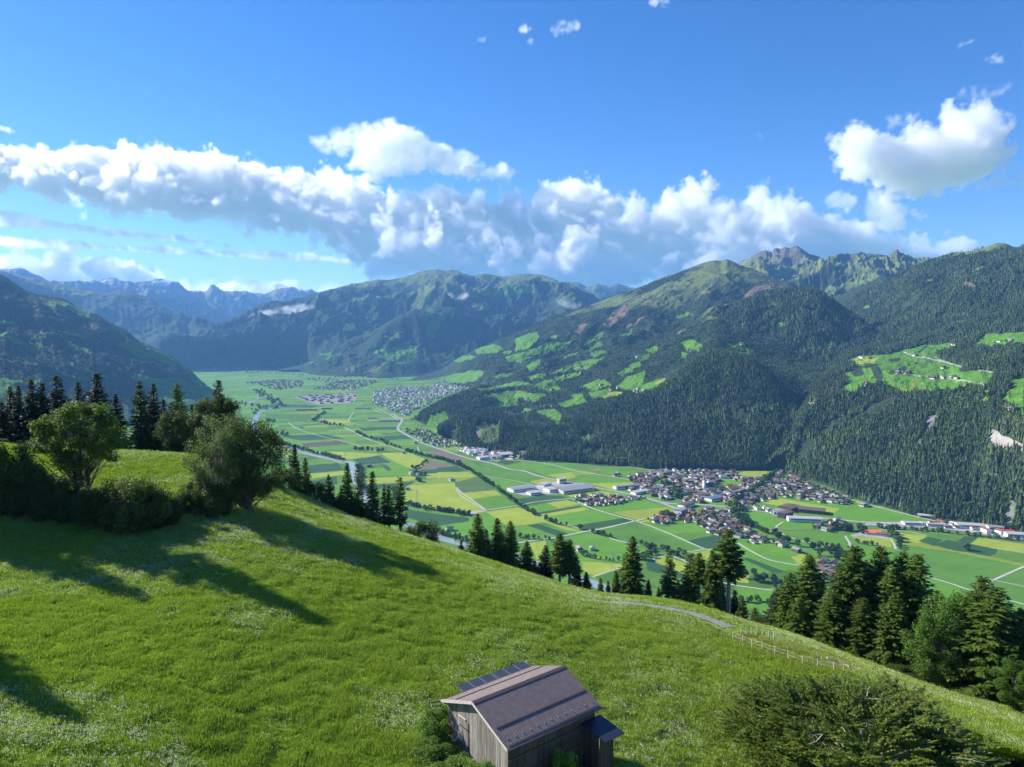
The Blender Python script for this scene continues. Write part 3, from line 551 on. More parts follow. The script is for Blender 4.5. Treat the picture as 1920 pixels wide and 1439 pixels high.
# little road at the brink
def ribbon(pts, wid, lift_=.06, ground=None):
    pts = [Vector((p[0], p[1], 0)) for p in pts]; out = []
    for i, p in enumerate(pts):
        t = (pts[min(i+1, len(pts)-1)]-pts[max(i-1, 0)]).normalized(); nn = Vector((-t.y, t.x, 0))
        w_ = wid[i] if hasattr(wid, '__len__') else wid
        for s_ in (-.5, .5):
            q_ = p+nn*w_*s_; z = (ground(q_.x, q_.y) if ground else 0)+lift_; out.append((q_.x, q_.y, z))
    m = MB(); m.add(out, [(2*i, 2*i+1, 2*i+3, 2*i+2) for i in range(len(pts)-1)]); return m
def smooth_path(pts, n=8):
    P = [np.array(p, float) for p in pts]; out = []
    for i in range(len(P)-1):
        p0 = P[max(i-1, 0)]; p1 = P[i]; p2 = P[i+1]; p3 = P[min(i+2, len(P)-1)]
        for t in np.linspace(0, 1, n, endpoint=False):
            out.append(.5*((2*p1)+(-p0+p2)*t+(2*p0-5*p1+4*p2-p3)*t*t+(-p0+3*p1-3*p2+p3)*t**3))
    out.append(P[-1]); return out
M_asph = mat_simple('weathered_asphalt', (.20, .20, .17), .9, .1, .8)
rp = [hit(*p)[:2] for p in zp(ZP, [(1108,1127),(1130,1130),(1170,1132),(1210,1136),(1260,1144),(1300,1153),(1325,1161),(1345,1168),(1368,1178)])]
m = ribbon(smooth_path(rp, 6), 2.3, .12, gz)
tag(obj('road', m.mesh('road'), M_asph), 'narrow grey farm road at the edge of the meadow', kind='structure')
# ------------------------------------------------------------------ trees
def leaf_mat(name, c_lo, c_hi, trans=.35, rough=.6, shadevar=.25, patch=False):
    m, nt = new_mat(name)
    geo = N(nt, 'ShaderNodeNewGeometry'); oi = N(nt, 'ShaderNodeObjectInfo')
    c = ramp(nt, geo.outputs['Random Per Island'], [(0, c_lo), (1, c_hi)])
    mr = N(nt, 'ShaderNodeMapRange'); mr.inputs[3].default_value = 1-shadevar; mr.inputs[4].default_value = 1+shadevar; L(nt, oi.outputs['Random'], mr.inputs[0])
    v = N(nt, 'ShaderNodeVectorMath', operation='SCALE'); L(nt, c, v.inputs[0]); L(nt, mr.outputs[0], v.inputs['Scale'])
    if patch:   # stands of different age and kind
        pn = N(nt, 'ShaderNodeTexNoise'); pn.inputs['Scale'].default_value = .0062; pn.inputs['Detail'].default_value = 5; pn.inputs['Roughness'].default_value = .6; L(nt, oi.outputs['Location'], pn.inputs['Vector'])
        pc = ramp(nt, pn.outputs['Fac'], [(.34, (.72, .78, .9)), (.5, (1, 1, 1)), (.66, (1.75, 1.6, 1.25))]); pv = mixc(nt, v.outputs[0], pc, 1., 'MULTIPLY'); v = N(nt, 'ShaderNodeVectorMath', operation='SCALE'); L(nt, pv, v.inputs[0]); v.inputs['Scale'].default_value = 1.
    df = N(nt, 'ShaderNodeBsdfPrincipled'); df.inputs['Roughness'].default_value = rough; df.inputs['Specular IOR Level'].default_value = .25
    L(nt, v.outputs[0], df.inputs['Base Color'])
    tr = N(nt, 'ShaderNodeBsdfTranslucent'); t2 = mixc(nt, v.outputs[0], (1.0, 1.25, .45), 1.0, 'MULTIPLY'); L(nt, t2, tr.inputs[0])
    mx = N(nt, 'ShaderNodeMixShader'); mx.inputs[0].default_value = trans; L(nt, df.outputs[0], mx.inputs[1]); L(nt, tr.outputs[0], mx.inputs[2])
    o = N(nt, 'ShaderNodeOutputMaterial'); L(nt, mx.outputs[0], o.inputs[0]); return m
M_spr = leaf_mat('spruce_needles', (.055, .100, .014), (.140, .205, .030), .28, .55)
M_spr_d = leaf_mat('dark_spruce_needles', (.018, .034, .014), (.048, .075, .022), .15, .6)
M_lf = leaf_mat('maple_leaves', (.055, .100, .012), (.17, .24, .035), .4)
M_lfd = leaf_mat('dark_leaves', (.032, .058, .010), (.105, .145, .026), .35)
M_willow = leaf_mat('grey_green_leaves', (.085, .120, .035), (.21, .25, .09), .35)
M_beech = leaf_mat('beech_leaves', (.075, .125, .016), (.23, .30, .045), .4, .5)
M_beech_r = leaf_mat('rusty_beech_leaves', (.12, .075, .03), (.22, .15, .05), .3)
M_bark = mat_simple('bark', (.10, .085, .07), .95, .35, 4.)
M_barkl = mat_simple('pale_bark', (.38, .34, .29), .85, .3, 5.)
M_bushl = leaf_mat('bush_leaves', (.05, .10, .012), (.15, .24, .03), .35)

def quads(name, cen, a, bvec):
    """kite shaped leaves: centre, half-length vector, half-width vector"""
    n = len(cen); v = np.empty((n, 4, 3)); v[:, 0] = cen-a; v[:, 1] = cen+bvec-a*.1; v[:, 2] = cen+a; v[:, 3] = cen-bvec-a*.1
    return v
def leaves_mesh(name, V):
    V = np.concatenate(V) if isinstance(V, list) else V; n = len(V)
    return fast_mesh(name, V.reshape(-1, 3), np.arange(n*4).reshape(-1, 4))
def unit(n, r):
    v = r.normal(size=(n, 3)); return v/np.linalg.norm(v, axis=1, keepdims=True)
def spruce(h, rad, bare=.06, seed=0, levels=None, gaps=.08, spray=.95, droop=.35, top_open=False, lean=0):
    """h m tall, whorled branches with hanging sprays"""
    r = np.random.default_rng(seed); V = []
    tr = MB(); tr.tube([(0, 0, -1.5), (0, 0, h*.3), (0, 0, h*.7), (0, 0, h*.985)], [h*.016+.05, h*.012+.04, h*.006+.02, .02], 7)
    levels = levels or int(h*2.6); asym = r.uniform(0, 6.28)
    for i in range(levels):
        t = (i+r.uniform(-.4, .4))/levels; t = min(max(t, 0), .995); z = h*(bare+(1-bare)*t)
        Lb = rad*((1-t)**.72)*(.62+.38*min(1, t*6+.2))*(1+.12*math.sin(t*23+asym))+.18
        nb = int(7+4*(1-t)) if not top_open else 4
        a0 = r.uniform(0, 6.28)
        for k in range(nb):
            if r.random() < gaps: continue
            az_ = a0+k*6.283/nb+r.uniform(-.3, .3); Lk = Lb*r.uniform(.62, 1.15)*(1+.12*math.cos(az_-asym))
            d_ = np.array([math.cos(az_), math.sin(az_), 0]); sd_ = np.array([-d_[1], d_[0], 0])
            up = .55*t-.18*(1-t); ns = max(2, int(Lk/.34)); s_ = (np.arange(ns)+.7)/ns
            zz = z+Lk*(up*s_-droop*s_**2*(1.1-t)+.16*s_**3)
            base = d_[None]*(Lk*s_)[:, None]; base[:, 2] = zz
            for side in (-1, 0, 1):
                ln = spray*r.uniform(.6, 1.2, ns)*(.45+.55*np.sin(np.clip(s_*3.0, .3, 2.8)))*min(1, .35+Lk/2.2)
                a_ = d_[None]*(.75 if side else .9)+sd_[None]*side*.75+np.array([0, 0, -.32 if side else -.1])[None]+r.normal(0, .12, (ns, 3))
                a_ = a_/np.linalg.norm(a_, axis=1, keepdims=True)*ln[:, None]*.5
                w_ = np.cross(a_, r.normal(0, 1, (ns, 3))*.45+np.array([0, 0, 1.])); w_ = w_/(np.linalg.norm(w_, axis=1, keepdims=True)+1e-6)*ln[:, None]*.22
                V.append(quads('', base+a_*.8, a_, w_))
            # hanging twigs
            hz = np.zeros((ns, 3)); hz[:, 2] = -spray*r.uniform(.2, .55, ns)*.6; hz += r.normal(0, .05, (ns, 3))
            V.append(quads('', base+hz*.8, hz, sd_[None]*r.uniform(.10, .22, (ns, 1))+d_[None]*.03))
    # dead stubs on the bare stem
    for k in range(int(bare*h*1.6)):
        z = r.uniform(.05, max(.06, bare))*h; a_ = r.uniform(0, 6.28); l_ = r.uniform(.4, 1.3)
        tr.tube([(0, 0, z), (math.cos(a_)*l_, math.sin(a_)*l_, z-.15*l_)], [.035, .012], 3)
    return tr.mesh('trunk'), leaves_mesh('crown', V)
def broadleaf(h, rad, z0=.25, seed=0, clumps=70, per=230, leaf=.22, shell=.55, flat=1., cr=None, multi=1, squash=1., style='round', trunkr=None, droop=0):
    r = np.random.default_rng(seed); tr = MB(); V = []
    ch = h*(1-z0); cz = h*z0+ch*.5
    cs = []
    while len(cs) < clumps:
        u = unit(1, r)[0]*(shell+(1-shell)*r.random())**.6
        if style == 'egg': w_ = 1-.35*max(0, u[2])-.1*max(0, -u[2])
        else: w_ = 1
        p = np.array([u[0]*rad*w_, u[1]*rad*w_, cz+u[2]*ch*.5])
        p[:2] *= 1+.16*math.sin(5*math.atan2(u[1], u[0])+seed)+.1*math.sin(11*u[2]+seed*2)
        cs.append(p)
    tR = trunkr or h*.018+.05
    stems = []
    for m_ in range(multi):
        a_ = r.uniform(0, 6.28); sp_ = rad*.22*(multi > 1)
        b_ = Vector((math.cos(a_)*sp_*.4, math.sin(a_)*sp_*.4, -1.)); t_ = Vector((math.cos(a_)*sp_, math.sin(a_)*sp_, h*(z0+.55*(1-z0))))
        tr.tube([b_, b_.lerp(t_, .45)+Vector(r.normal(0, .1, 3)), t_], [tR, tR*.75, tR*.3], 7); stems.append((b_, t_))
    for c_ in cs:
        s_ = stems[r.integers(len(stems))]; f = r.uniform(.3, .9)*min(1, max(.25, (c_[2]/h)))
        a_ = s_[0].lerp(s_[1], f); cv = Vector(c_); md = a_.lerp(cv, .5)+Vector((0, 0, (cv-a_).length*(-.08)))
        tr.tube([a_, md, cv], [tR*.28, tR*.16, tR*.05], 4)
        k = int(per*r.uniform(.6, 1.3)); R_ = (cr or rad*.24)*r.uniform(.7, 1.35)
        o_ = unit(k, r)*(r.random((k, 1))**.45)*R_; o_[:, 2] *= squash
        a2 = unit(k, r); a2[:, 2] = a2[:, 2]*.6-.15-droop; a2 /= np.linalg.norm(a2, axis=1, keepdims=True); sz = leaf*r.uniform(.6, 1.3, (k, 1))
        nn = o_/R_+np.array([0, 0, .8])+r.normal(0, .5, (k, 3)); w2 = np.cross(a2, nn); w2 /= np.linalg.norm(w2, axis=1, keepdims=True)+1e-6
        V.append(quads('', c_+o_, a2*sz*.5, w2*sz*.32))
    return tr.mesh('trunk'), leaves_mesh('crown', V)

def place_tree(protos, x, y, z, s, rz, name, label, cat='tree', group=None, sxy=1.):
    tm, cm = protos
    root = bpy.data.objects.new(name, None); C.objects.link(root); root.location = (x, y, z); root.rotation_euler = (0, 0, rz); root.scale = (s*sxy, s*sxy, s); root.empty_display_size = .5
    tag(root, label, cat, group)
    for nm, me in (('trunk', tm), ('crown', cm)):
        o = bpy.data.objects.new(nm, me); C.objects.link(o); o.parent = root
    return root
def finish_proto(p, bark, leaf):
    p[0].materials.append(bark); p[1].materials.append(leaf); return p
SP = {}
for k, a in dict(full=(20, 3.5, .04, 1), full2=(20, 3.0, .05, 2), mid=(20, 2.7, .16, 3), slim=(20, 2.1, .22, 4), dark=(20, 3.4, .04, 5), dark2=(20, 3.0, .06, 6), wide=(20, 4.2, .02, 7)).items():
    SP[k] = finish_proto(spruce(a[0], a[1], a[2], a[3], gaps=.26 if k in ('mid', 'slim') else .13), M_bark, M_spr_d if 'dark' in k else M_spr)
SP['bare'] = finish_proto(spruce(20, 2.3, .55, 8, levels=34, gaps=.15), M_barkl, M_spr)
SP['bare2'] = finish_proto(spruce(20, 2.6, .42, 9, levels=38, gaps=.22), M_barkl, M_spr)
SP['thin'] = finish_proto(spruce(20, 1.25, .35, 10, levels=36, gaps=.35), M_barkl, M_spr)
SP['sparse'] = finish_proto(spruce(20, 2.2, .25, 11, levels=34, gaps=.3), M_barkl, M_spr)
# (top px, top py, distance, prototype, width factor, group, label)
GL = 'dark conifers behind the upper meadow'; GE = 'conifers along the brink of the meadow'; GR = 'conifers at the lower right edge'
CON = [
 (-30,735,172,'dark',1.1,GL,None),(2,752,166,'dark',1.15,GL,'dark spruce cut by the left edge of the photo'),(18,724,178,'dark2',1.,GL,'taller half of the two close-set dark spruces nearest the left edge'),(34,722,175,'dark2',.9,GL,'slim dark spruce just right of the pair at the left edge'),
 (58,709,172,'dark',1.,GL,'pointed dark spruce standing left of the leafy maple, second of its clump'),(79,716,170,'dark',1.,GL,'dark spruce peeping over the left shoulder of the maple'),(104,702,176,'dark',1.1,GL,'tall broad dark spruce just above and left of the maple crown'),
 (146,716,182,'dark2',1.,GL,'dark spruce showing only its tip straight above the maple crown'),(181,698,172,'dark',1.15,GL,'tallest dark spruce of the row, behind the right side of the maple'),(216,737,172,'dark2',1.,GL,'short dark spruce at the right foot of the tallest one'),
 (261,714,168,'full',.92,GL,'tall spruce left of the gap, first of a pair with visible stems'),(287,719,170,'dark2',1.,GL,'spruce with a slender top, second of the pair left of the round oak'),(306,747,176,'dark',.8,GL,'small dark spruce half hidden beside the slender-topped pair'),
 (331,718,174,'mid',1.25,GL,'spruce whose ragged tip rises straight above the round dark broadleaf tree'),(360,757,176,'dark',.9,GL,'low dark spruce between the ragged-tipped one and the ivy-dark mass'),(410,711,158,'dark',.95,GL,'solitary tall dark spruce rising above the willow at the right end of the row'),
 (552,832,152,'dark2',.85,GE,'narrow spruce right of the big round tree, first on the brink'),(572,858,154,'mid',.9,GE,'smaller spruce tucked against the narrow one on the brink'),(616,889,152,'full',1.,GE,'squat dense spruce with a broad base on the upper brink'),
 (639,908,153,'thin',1.,GE,'thin stunted spruce just right of the squat dense one'),(651,867,150,'slim',.95,GE,'ragged slim spruce before the grey river'),(670,873,151,'sparse',1.,GE,'sparse spruce with pale stem right against the river'),
 (698,883,149,'slim',1.05,GE,'ragged spruce with a kinked tip right of the river'),(720,906,149,'thin',1.,GE,'thread-thin spruce, left of the two spindly ones'),(729,908,148,'thin',1.25,GE,'thread-thin spruce, right of the two spindly ones'),(750,893,148,'thin',1.5,GE,'lanky bare-sided spruce standing alone before the yellow field'),
 (865,1011,150,'dark',.9,GE,'short dark spruce half sunk behind the brink, left of the tall trio'),(896,963,150,'mid',1.3,GE,'tall shaggy spruce, first of the trio by the yellow field'),(912,992,154,'dark',.9,GE,'dark filler spruce between the first and second of the tall trio'),(932,971,150,'slim',1.25,GE,'tall spruce with a clear pale stem, middle of the trio'),
 (944,1000,156,'dark2',1.,GE,'shadowed spruce behind the middle of the trio'),(957,975,150,'full2',1.05,GE,'pointed full spruce, third of the tall trio'),(988,1014,151,'full',1.1,GE,'broad dark spruce right of the tall trio'),(1003,1050,153,'dark',1.1,GE,'low dark spruce at the foot of the pair with pale stems'),(1024,1022,153,'dark2',1.2,GE,'dense spruce left of the tall pair with pale stems'),
 (1050,999,151,'bare2',1.2,GE,'tall spruce with long pale stem, left of the pair'),(1068,1011,152,'bare2',1.3,GE,'bushy-topped spruce, right of the pair with pale stems'),(1080,1040,156,'dark',.9,GE,'dark spruce behind the right one of the pale-stemmed pair'),(1099,1071,152,'full',1.1,GE,'low full spruce right of the pale-stemmed pair'),
 (1126,1083,158,'mid',1.,GE,'small spruce at the start of the farm road'),(1140,1088,160,'dark',.9,GE,'small dark spruce before the farm road, second from its start'),(1155,1069,158,'full2',1.,GE,'medium spruce behind the farm road, left of the bow-shaped tall one'),
 (1172,1092,162,'dark2',1.,GE,'low spruce at the left foot of the tall solitary one'),(1187,1005,159,'mid',1.35,GE,'tall spruce standing alone above the middle of the farm road'),(1200,1095,163,'dark',.9,GE,'low dark spruce at the right foot of the tall solitary one'),(1216,1085,161,'full2',1.,GE,'small conical spruce right of the tall solitary one'),
 (1235,1100,165,'dark2',1.,GE,'small shaded spruce left of the bare-topped one'),(1255,1031,159,'sparse',1.25,GE,'bare-topped ragged spruce above the road bend'),(1272,1088,163,'dark',1.,GE,'short dark spruce right of the bare-topped one'),(1293,1040,158,'sparse',1.4,GE,'scruffy open spruce, left of two with twin tips'),(1312,1036,157,'bare',1.2,GE,'spruce with a bare white stem between two fuller ones'),
 (1336,1031,155,'full2',1.,GE,'dense tapering spruce above the end of the farm road'),(1352,1075,160,'dark2',1.,GE,'dark spruce crowded behind the tapering one'),(1369,991,156,'bare',1.5,GE,'tall pine-like spruce with long bare stem and tufted top'),(1392,1118,152,'full',1.,GE,'small spruce right of the tufted-top one'),(1378,1105,158,'dark',1.,GE,'shaded young spruce under the tufted-top one'),(1415,1138,150,'full',1.2,GE,'lowest spruce at the end of the brink row'),
 (1460,1100,140,'dark',1.,GR,'dark spruce forming the left flank of the big right-hand stand'),(1483,1073,138,'full',1.05,GR,'full spruce at the left of the big stand, shorter than its neighbour'),(1518,1039,137,'wide',1.,GR,'wide spruce with a sharp tip, in front of the roundabout village edge'),(1540,1085,142,'dark2',1.,GR,'shaded spruce between the sharp-tipped and the bulky one'),
 (1575,1075,132,'full',1.15,GR,'bushy spruce leaning against the left side of the bulky one'),(1604,1023,131,'wide',1.15,GR,'bulkiest spruce of the stand with a blunt crown'),(1630,1060,134,'full',1.,GR,'spruce wedged between the bulkiest and the twin-topped one'),(1652,1024,132,'wide',1.05,GR,'twin-topped tall spruce in the middle of the stand'),(1672,1060,129,'full2',1.1,GR,'spruce in front of the gap right of the twin-topped one'),
 (1693,1033,133,'full2',1.15,GR,'slim-topped spruce, second from the right of the tall ones'),(1722,1038,131,'mid',1.3,GR,'spruce with a visible stem at the right end of the tall ones'),(1500,1120,130,'wide',1.,GR,'low wide spruce at the front left of the big stand'),(1560,1110,128,'wide',1.,GR,'drooping spruce in front between the sharp-tipped and the bulky one'),(1620,1120,126,'wide',.9,GR,'dense low spruce in front of the bulkiest one'),(1680,1110,124,'full',1.,GR,'dense low spruce right of the middle of the stand'),(1740,1120,126,'dark2',1.,GR,'shaded spruce behind the bright leafy tree'),(1890,1150,125,'dark',1.1,GR,'dark spruce behind the tree cut by the right edge'),(1915,1140,121,'full',1.2,GR,'spruce half cut by the right edge'),
 (1844,1080,122,'wide',1.,GR,'pale green spruce rising behind the leafy trees on the far right'),(1872,1100,119,'full',1.45,GR,'broad spruce with hanging boughs close to the right edge'),(1820,1110,124,'full',1.2,GR,'drooping spruce left of the pale green one'),
]
for i, (tx, ty, r0, kind, wf, grp, lab) in enumerate(CON):
    x, y_, zt = (float(t) for t in unproj(tx, ty, r0)); z0 = gz(x, y_); h = zt-z0
    tag(place_tree(SP[kind], x, y_, z0-.15, h/19.9, (i*2.39) % 6.28, 'spruce_tree', lab or 'dark spruce just outside the left edge of the view', 'conifer', grp, sxy=wf*(1.38 if grp == GR else 1.08)*min(1.25, max(.8, (20/h)**.35))))
def leafy(name, tx, ty, r0, proto, ph, prad, wpx, label, group=None, rz=0, basepy=None):
    if r0 > 900: q = hit(tx, r0); r0 = math.hypot(q[0], q[1])   # given by the picture row of its foot
    """top pixel, distance; scaled to the height up to the top and the width in the photo"""
    x, y_, zt = (float(t) for t in unproj(tx, ty, r0)); z0 = gz(x, y_); h = zt-z0
    s_ = h/ph; w_ = wpx/F*math.sqrt(r0*r0+(CAMZ-zt)**2)/2/(prad*s_)
    return place_tree(proto, x, y_, z0-.1, s_, rz, name, label, 'tree' if 'tree' in name else 'bush', group, sxy=w_)
maple = finish_proto(broadleaf(13, 5.6, .30, 21, 92, 330, .27, .45, cr=1.15, multi=3, squash=.62, style='egg'), M_bark, M_lf)
round_ = finish_proto(broadleaf(14, 5.5, .08, 22, 120, 330, .24, .5, cr=1.2, squash=.9, style='egg', multi=2, droop=.3), M_bark, M_lfd)
willow = finish_proto(broadleaf(14, 3.4, .08, 23, 80, 300, .22, .4, cr=.95, squash=1.3, style='egg', droop=.5), M_barkl, M_willow)
oak = finish_proto(broadleaf(12, 4.6, .12, 24, 80, 260, .28, .5, cr=1.2, style='round'), M_bark, M_lfd)
ashy = finish_proto(broadleaf(14, 4.2, .1, 25, 90, 280, .28, .45, cr=1.1, style='egg'), M_bark, leaf_mat('ash_leaves', (.05, .105, .012), (.14, .24, .03), .35))
bush = finish_proto(broadleaf(4, 3.0, .0, 26, 60, 300, .19, .45, cr=.75, multi=3, trunkr=.05), M_bark, M_lfd)
bush2 = finish_proto(broadleaf(4, 2.8, .0, 27, 60, 300, .18, .45, cr=.7, multi=3, trunkr=.05), M_bark, leaf_mat('hazel_leaves', (.03, .055, .010), (.085, .12, .022), .3))
leafy('maple_tree', 146, 748, 934, maple, 13, 5.6, 138, 'spreading maple with several stems standing alone over the hedge')
leafy('broadleaf_tree', 462, 780, 955, round_, 14, 5.5, 140, 'big round-headed dark tree on the shoulder of the meadow')
leafy('willow_tree', 402, 784, 962, willow, 14, 3.4, 88, 'grey-green willow leaning against the big round-headed tree')
leafy('willow_tree', 434, 782, 950, willow, 14, 3.4, 70, 'taller grey-green willow wedged behind the big round tree', rz=2)
leafy('oak_tree', 330, 771, 160, oak, 12, 4.6, 62, 'round dark broadleaf tree among the conifers behind the meadow')
leafy('oak_tree', 384, 748, 158, oak, 12, 4.6, 66, 'dark broadleaf tree beneath the solitary tall spruce', rz=1.3)
leafy('oak_tree', 418, 742, 156, oak, 12, 4.6, 60, 'dense dark foliage tree just right below the solitary spruce', rz=2.3)
leafy('ash_tree', 1777, 1102, 121, ashy, 14, 4.2, 88, 'bright green leafy tree in the middle of the right-hand stand')
leafy('ash_tree', 1752, 1150, 118, ashy, 14, 4.2, 70, 'lower leafy tree in front of the slim stems on the right', rz=2)
leafy('ash_tree', 1912, 1235, 110, ashy, 14, 4.2, 60, 'leafy tree cut by the right edge of the photo', rz=3)
leafy('oak_tree', 1960, 1150, 122, oak, 12, 4.6, 60, 'dark leafy tree beyond the right edge behind the cut one', rz=3)
GB = 'bushes of the hedge below the maple'
for tx, ty, r0, w_, pr, lb in ((-20,838,955,90,bush,'shadowed bush at the left end of the hedge, cut by the photo edge'),(28,850,962,78,bush2,'tall sunlit-topped bush near the left end of the hedge'),(62,878,966,70,bush,'dark bush second from the left in the hedge'),(100,895,974,74,bush,'dark bush directly left of the maple stems'),(135,912,978,74,bush2,'dark bush at the foot of the maple stems'),
    (172,915,984,74,bush,'dark bush just right of the maple stems'),(215,905,990,80,bush2,'round bush with lit twigs right of the maple'),(256,902,996,94,bush,'largest bush in the right half of the hedge'),(300,922,988,76,bush2,'last bush at the right end of the hedge before the sunlit gap')):
    leafy('bush', tx, ty, r0, pr, 4, 3., w_, lb, GB, rz=tx)
for tx, ty, r0, w_, pr, lb in ((372,898,952,56,bush2,'sunlit-edged bush left of the willow foot'),(402,905,966,70,bush,'dark bush in front of the willow'),(355,922,960,40,bush2,'little bush at the sunlit gap in the hedge line'),(795,978,150,56,bush,'rounded dark bush alone on the brink below the spindly spruces'),(770,990,152,36,bush2,'small bush at the brink left of the rounded dark one'),(525,880,138,60,bush,'dark bush at the right foot of the big round tree'),
    (590,905,150,56,bush,'dark shrubbery under the smaller spruce at the brink'),(635,930,150,50,bush2,'undergrowth bush right of the squat spruce'),(668,940,149,40,bush,'undergrowth bush below the river spruces'),(1440,1160,142,60,bush2,'bright green bush at the left foot of the big right-hand stand'),(1700,1255,118,56,bush2,'bluish-green bush under the stems of the right-hand stand'),(1668,1262,120,50,bush2,'low bush beside the fallen log under the stand')):
    leafy('bush', tx, ty, r0, pr, 4, 3., w_, lb, None, rz=tx)
# big beech in front, lower right
def beech(h, rad, seed=3):
    r = np.random.default_rng(seed); tr = MB(); V = []; VR = []
    tr.tube([(0, 0, -1), (.2, 0, h*.35), (0, .3, h*.6), (.3, 0, h*.8)], [.42, .32, .2, .08], 9)
    for k in range(620):
        u = unit(1, r)[0]; u[2] = abs(u[2])*1.05-.12; u /= np.linalg.norm(u)
        R_ = r.uniform(.78, 1.06)
        tip = np.array([u[0]*rad*R_, u[1]*rad*R_, h*.45+u[2]*h*.53*R_]); tip[:2] *= 1+.14*math.sin(4*math.atan2(u[1], u[0])+1)
        start = np.array([u[0]*rad*.3, u[1]*rad*.3, h*(.22+.5*max(0, u[2])*r.uniform(.6, 1))])
        mid_ = (start+tip)/2+np.array([0, 0, -.4])
        if k < 60: tr.tube([start, mid_, tip*.97+start*.03], [.07, .045, .012], 4)
        d_ = (tip-mid_); Ld = np.linalg.norm(d_); d_ /= Ld
        npl = 5
        for j in range(npl):
            o = mid_+(tip-mid_)*r.uniform(.25, .8); dd = d_+r.normal(0, .38, 3); dd[2] = dd[2]*.7+.12; dd /= np.linalg.norm(dd); ll = r.uniform(1.3, 2.6)
            if r.random() < .03: tr.tube([o, o+dd*ll*.5, o+dd*ll*1.05], [.022, .016, .006], 3)
            n_l = int(70*ll/2); t_ = r.random((n_l, 1)); side = np.cross(dd, [0, 0, 1]); side /= np.linalg.norm(side)
            c_ = o+dd*t_*ll+side*r.normal(0, .26, (n_l, 1))*(1.1-t_)+np.array([0, 0, 1])*r.normal(0, .07, (n_l, 1))
            a_ = dd+side*r.normal(0, .7, (n_l, 1))+r.normal(0, .25, (n_l, 3)); a_ /= np.linalg.norm(a_, axis=1, keepdims=True); sz = r.uniform(.14, .26, (n_l, 1))
            w_ = np.cross(a_, np.array([0, 0, 1.])+r.normal(0, .45, (n_l, 3))); w_ /= np.linalg.norm(w_, axis=1, keepdims=True)
            q_ = quads('', c_, a_*sz*.6, w_*sz*.34); mk = r.random(n_l) < (.22 if r.random() < .3 else .03)
            V.append(q_[~mk]); VR.append(q_[mk])
    nl = sum(len(v) for v in V); me = leaves_mesh('crown', V+VR); me.materials.append(M_beech); me.materials.append(M_beech_r)
    mi = np.zeros(len(me.polygons), np.int32); mi[nl:] = 1; me.polygons.foreach_set('material_index', mi)
    for k in range(11):   # bleached dead twigs that stand clear of the leaves
        u = unit(1, r)[0]; u[2] = abs(u[2])+.35; u /= np.linalg.norm(u); a = np.array([u[0]*rad*.9, u[1]*rad*.9, h*.45+u[2]*h*.5]); dd = u+r.normal(0, .5, 3); dd /= np.linalg.norm(dd); ll = r.uniform(.8, 1.9)*(1.7 if k == 0 else 1)
        m1 = a+dd*ll*.5+r.normal(0, .12, 3); tr.tube([a-dd*.5, m1, a+dd*ll], [.045, .032, .012], 4); s2 = r.normal(0, 1, 3)*.35; tr.tube([m1, m1+s2+dd*.4], [.02, .006], 3)
    t = tr.mesh('trunk'); t.materials.append(M_barkl); return t, me
bt = beech(17, 9.2)
x, y_, zt = (float(t) for t in unproj(1622, 1322, 66)); zb = gz(x, y_)
place_tree(bt, x, y_, zb, (zt-zb)/16.6, .7, 'beech_tree', 'large beech with bronze-tinged leaves and white twigs, seen from above at the bottom right', 'tree', sxy=10.6/((zt-zb)/16.6*9.2))
print('beech h', zt-zb)

# tall trees just left of the view: the photo shows their long shadows on the meadow
for x_, y2, hh, kd in ((-80.5, 100.5, 35, 'full'), (-86, 94, 29, 'full'), (-97, 107, 31, 'wide'), (-86, 84, 22, 'full2'), (-68, 65, 22, 'wide'), (-74, 60, 17, 'full')):
    place_tree(SP[kd], x_, y2, gz(x_, y2)-.2, hh/19.9, x_, 'spruce_tree', 'tall spruce beyond the left edge whose shadow falls on the meadow', 'conifer', 'spruces beyond the left edge', sxy=1.15)
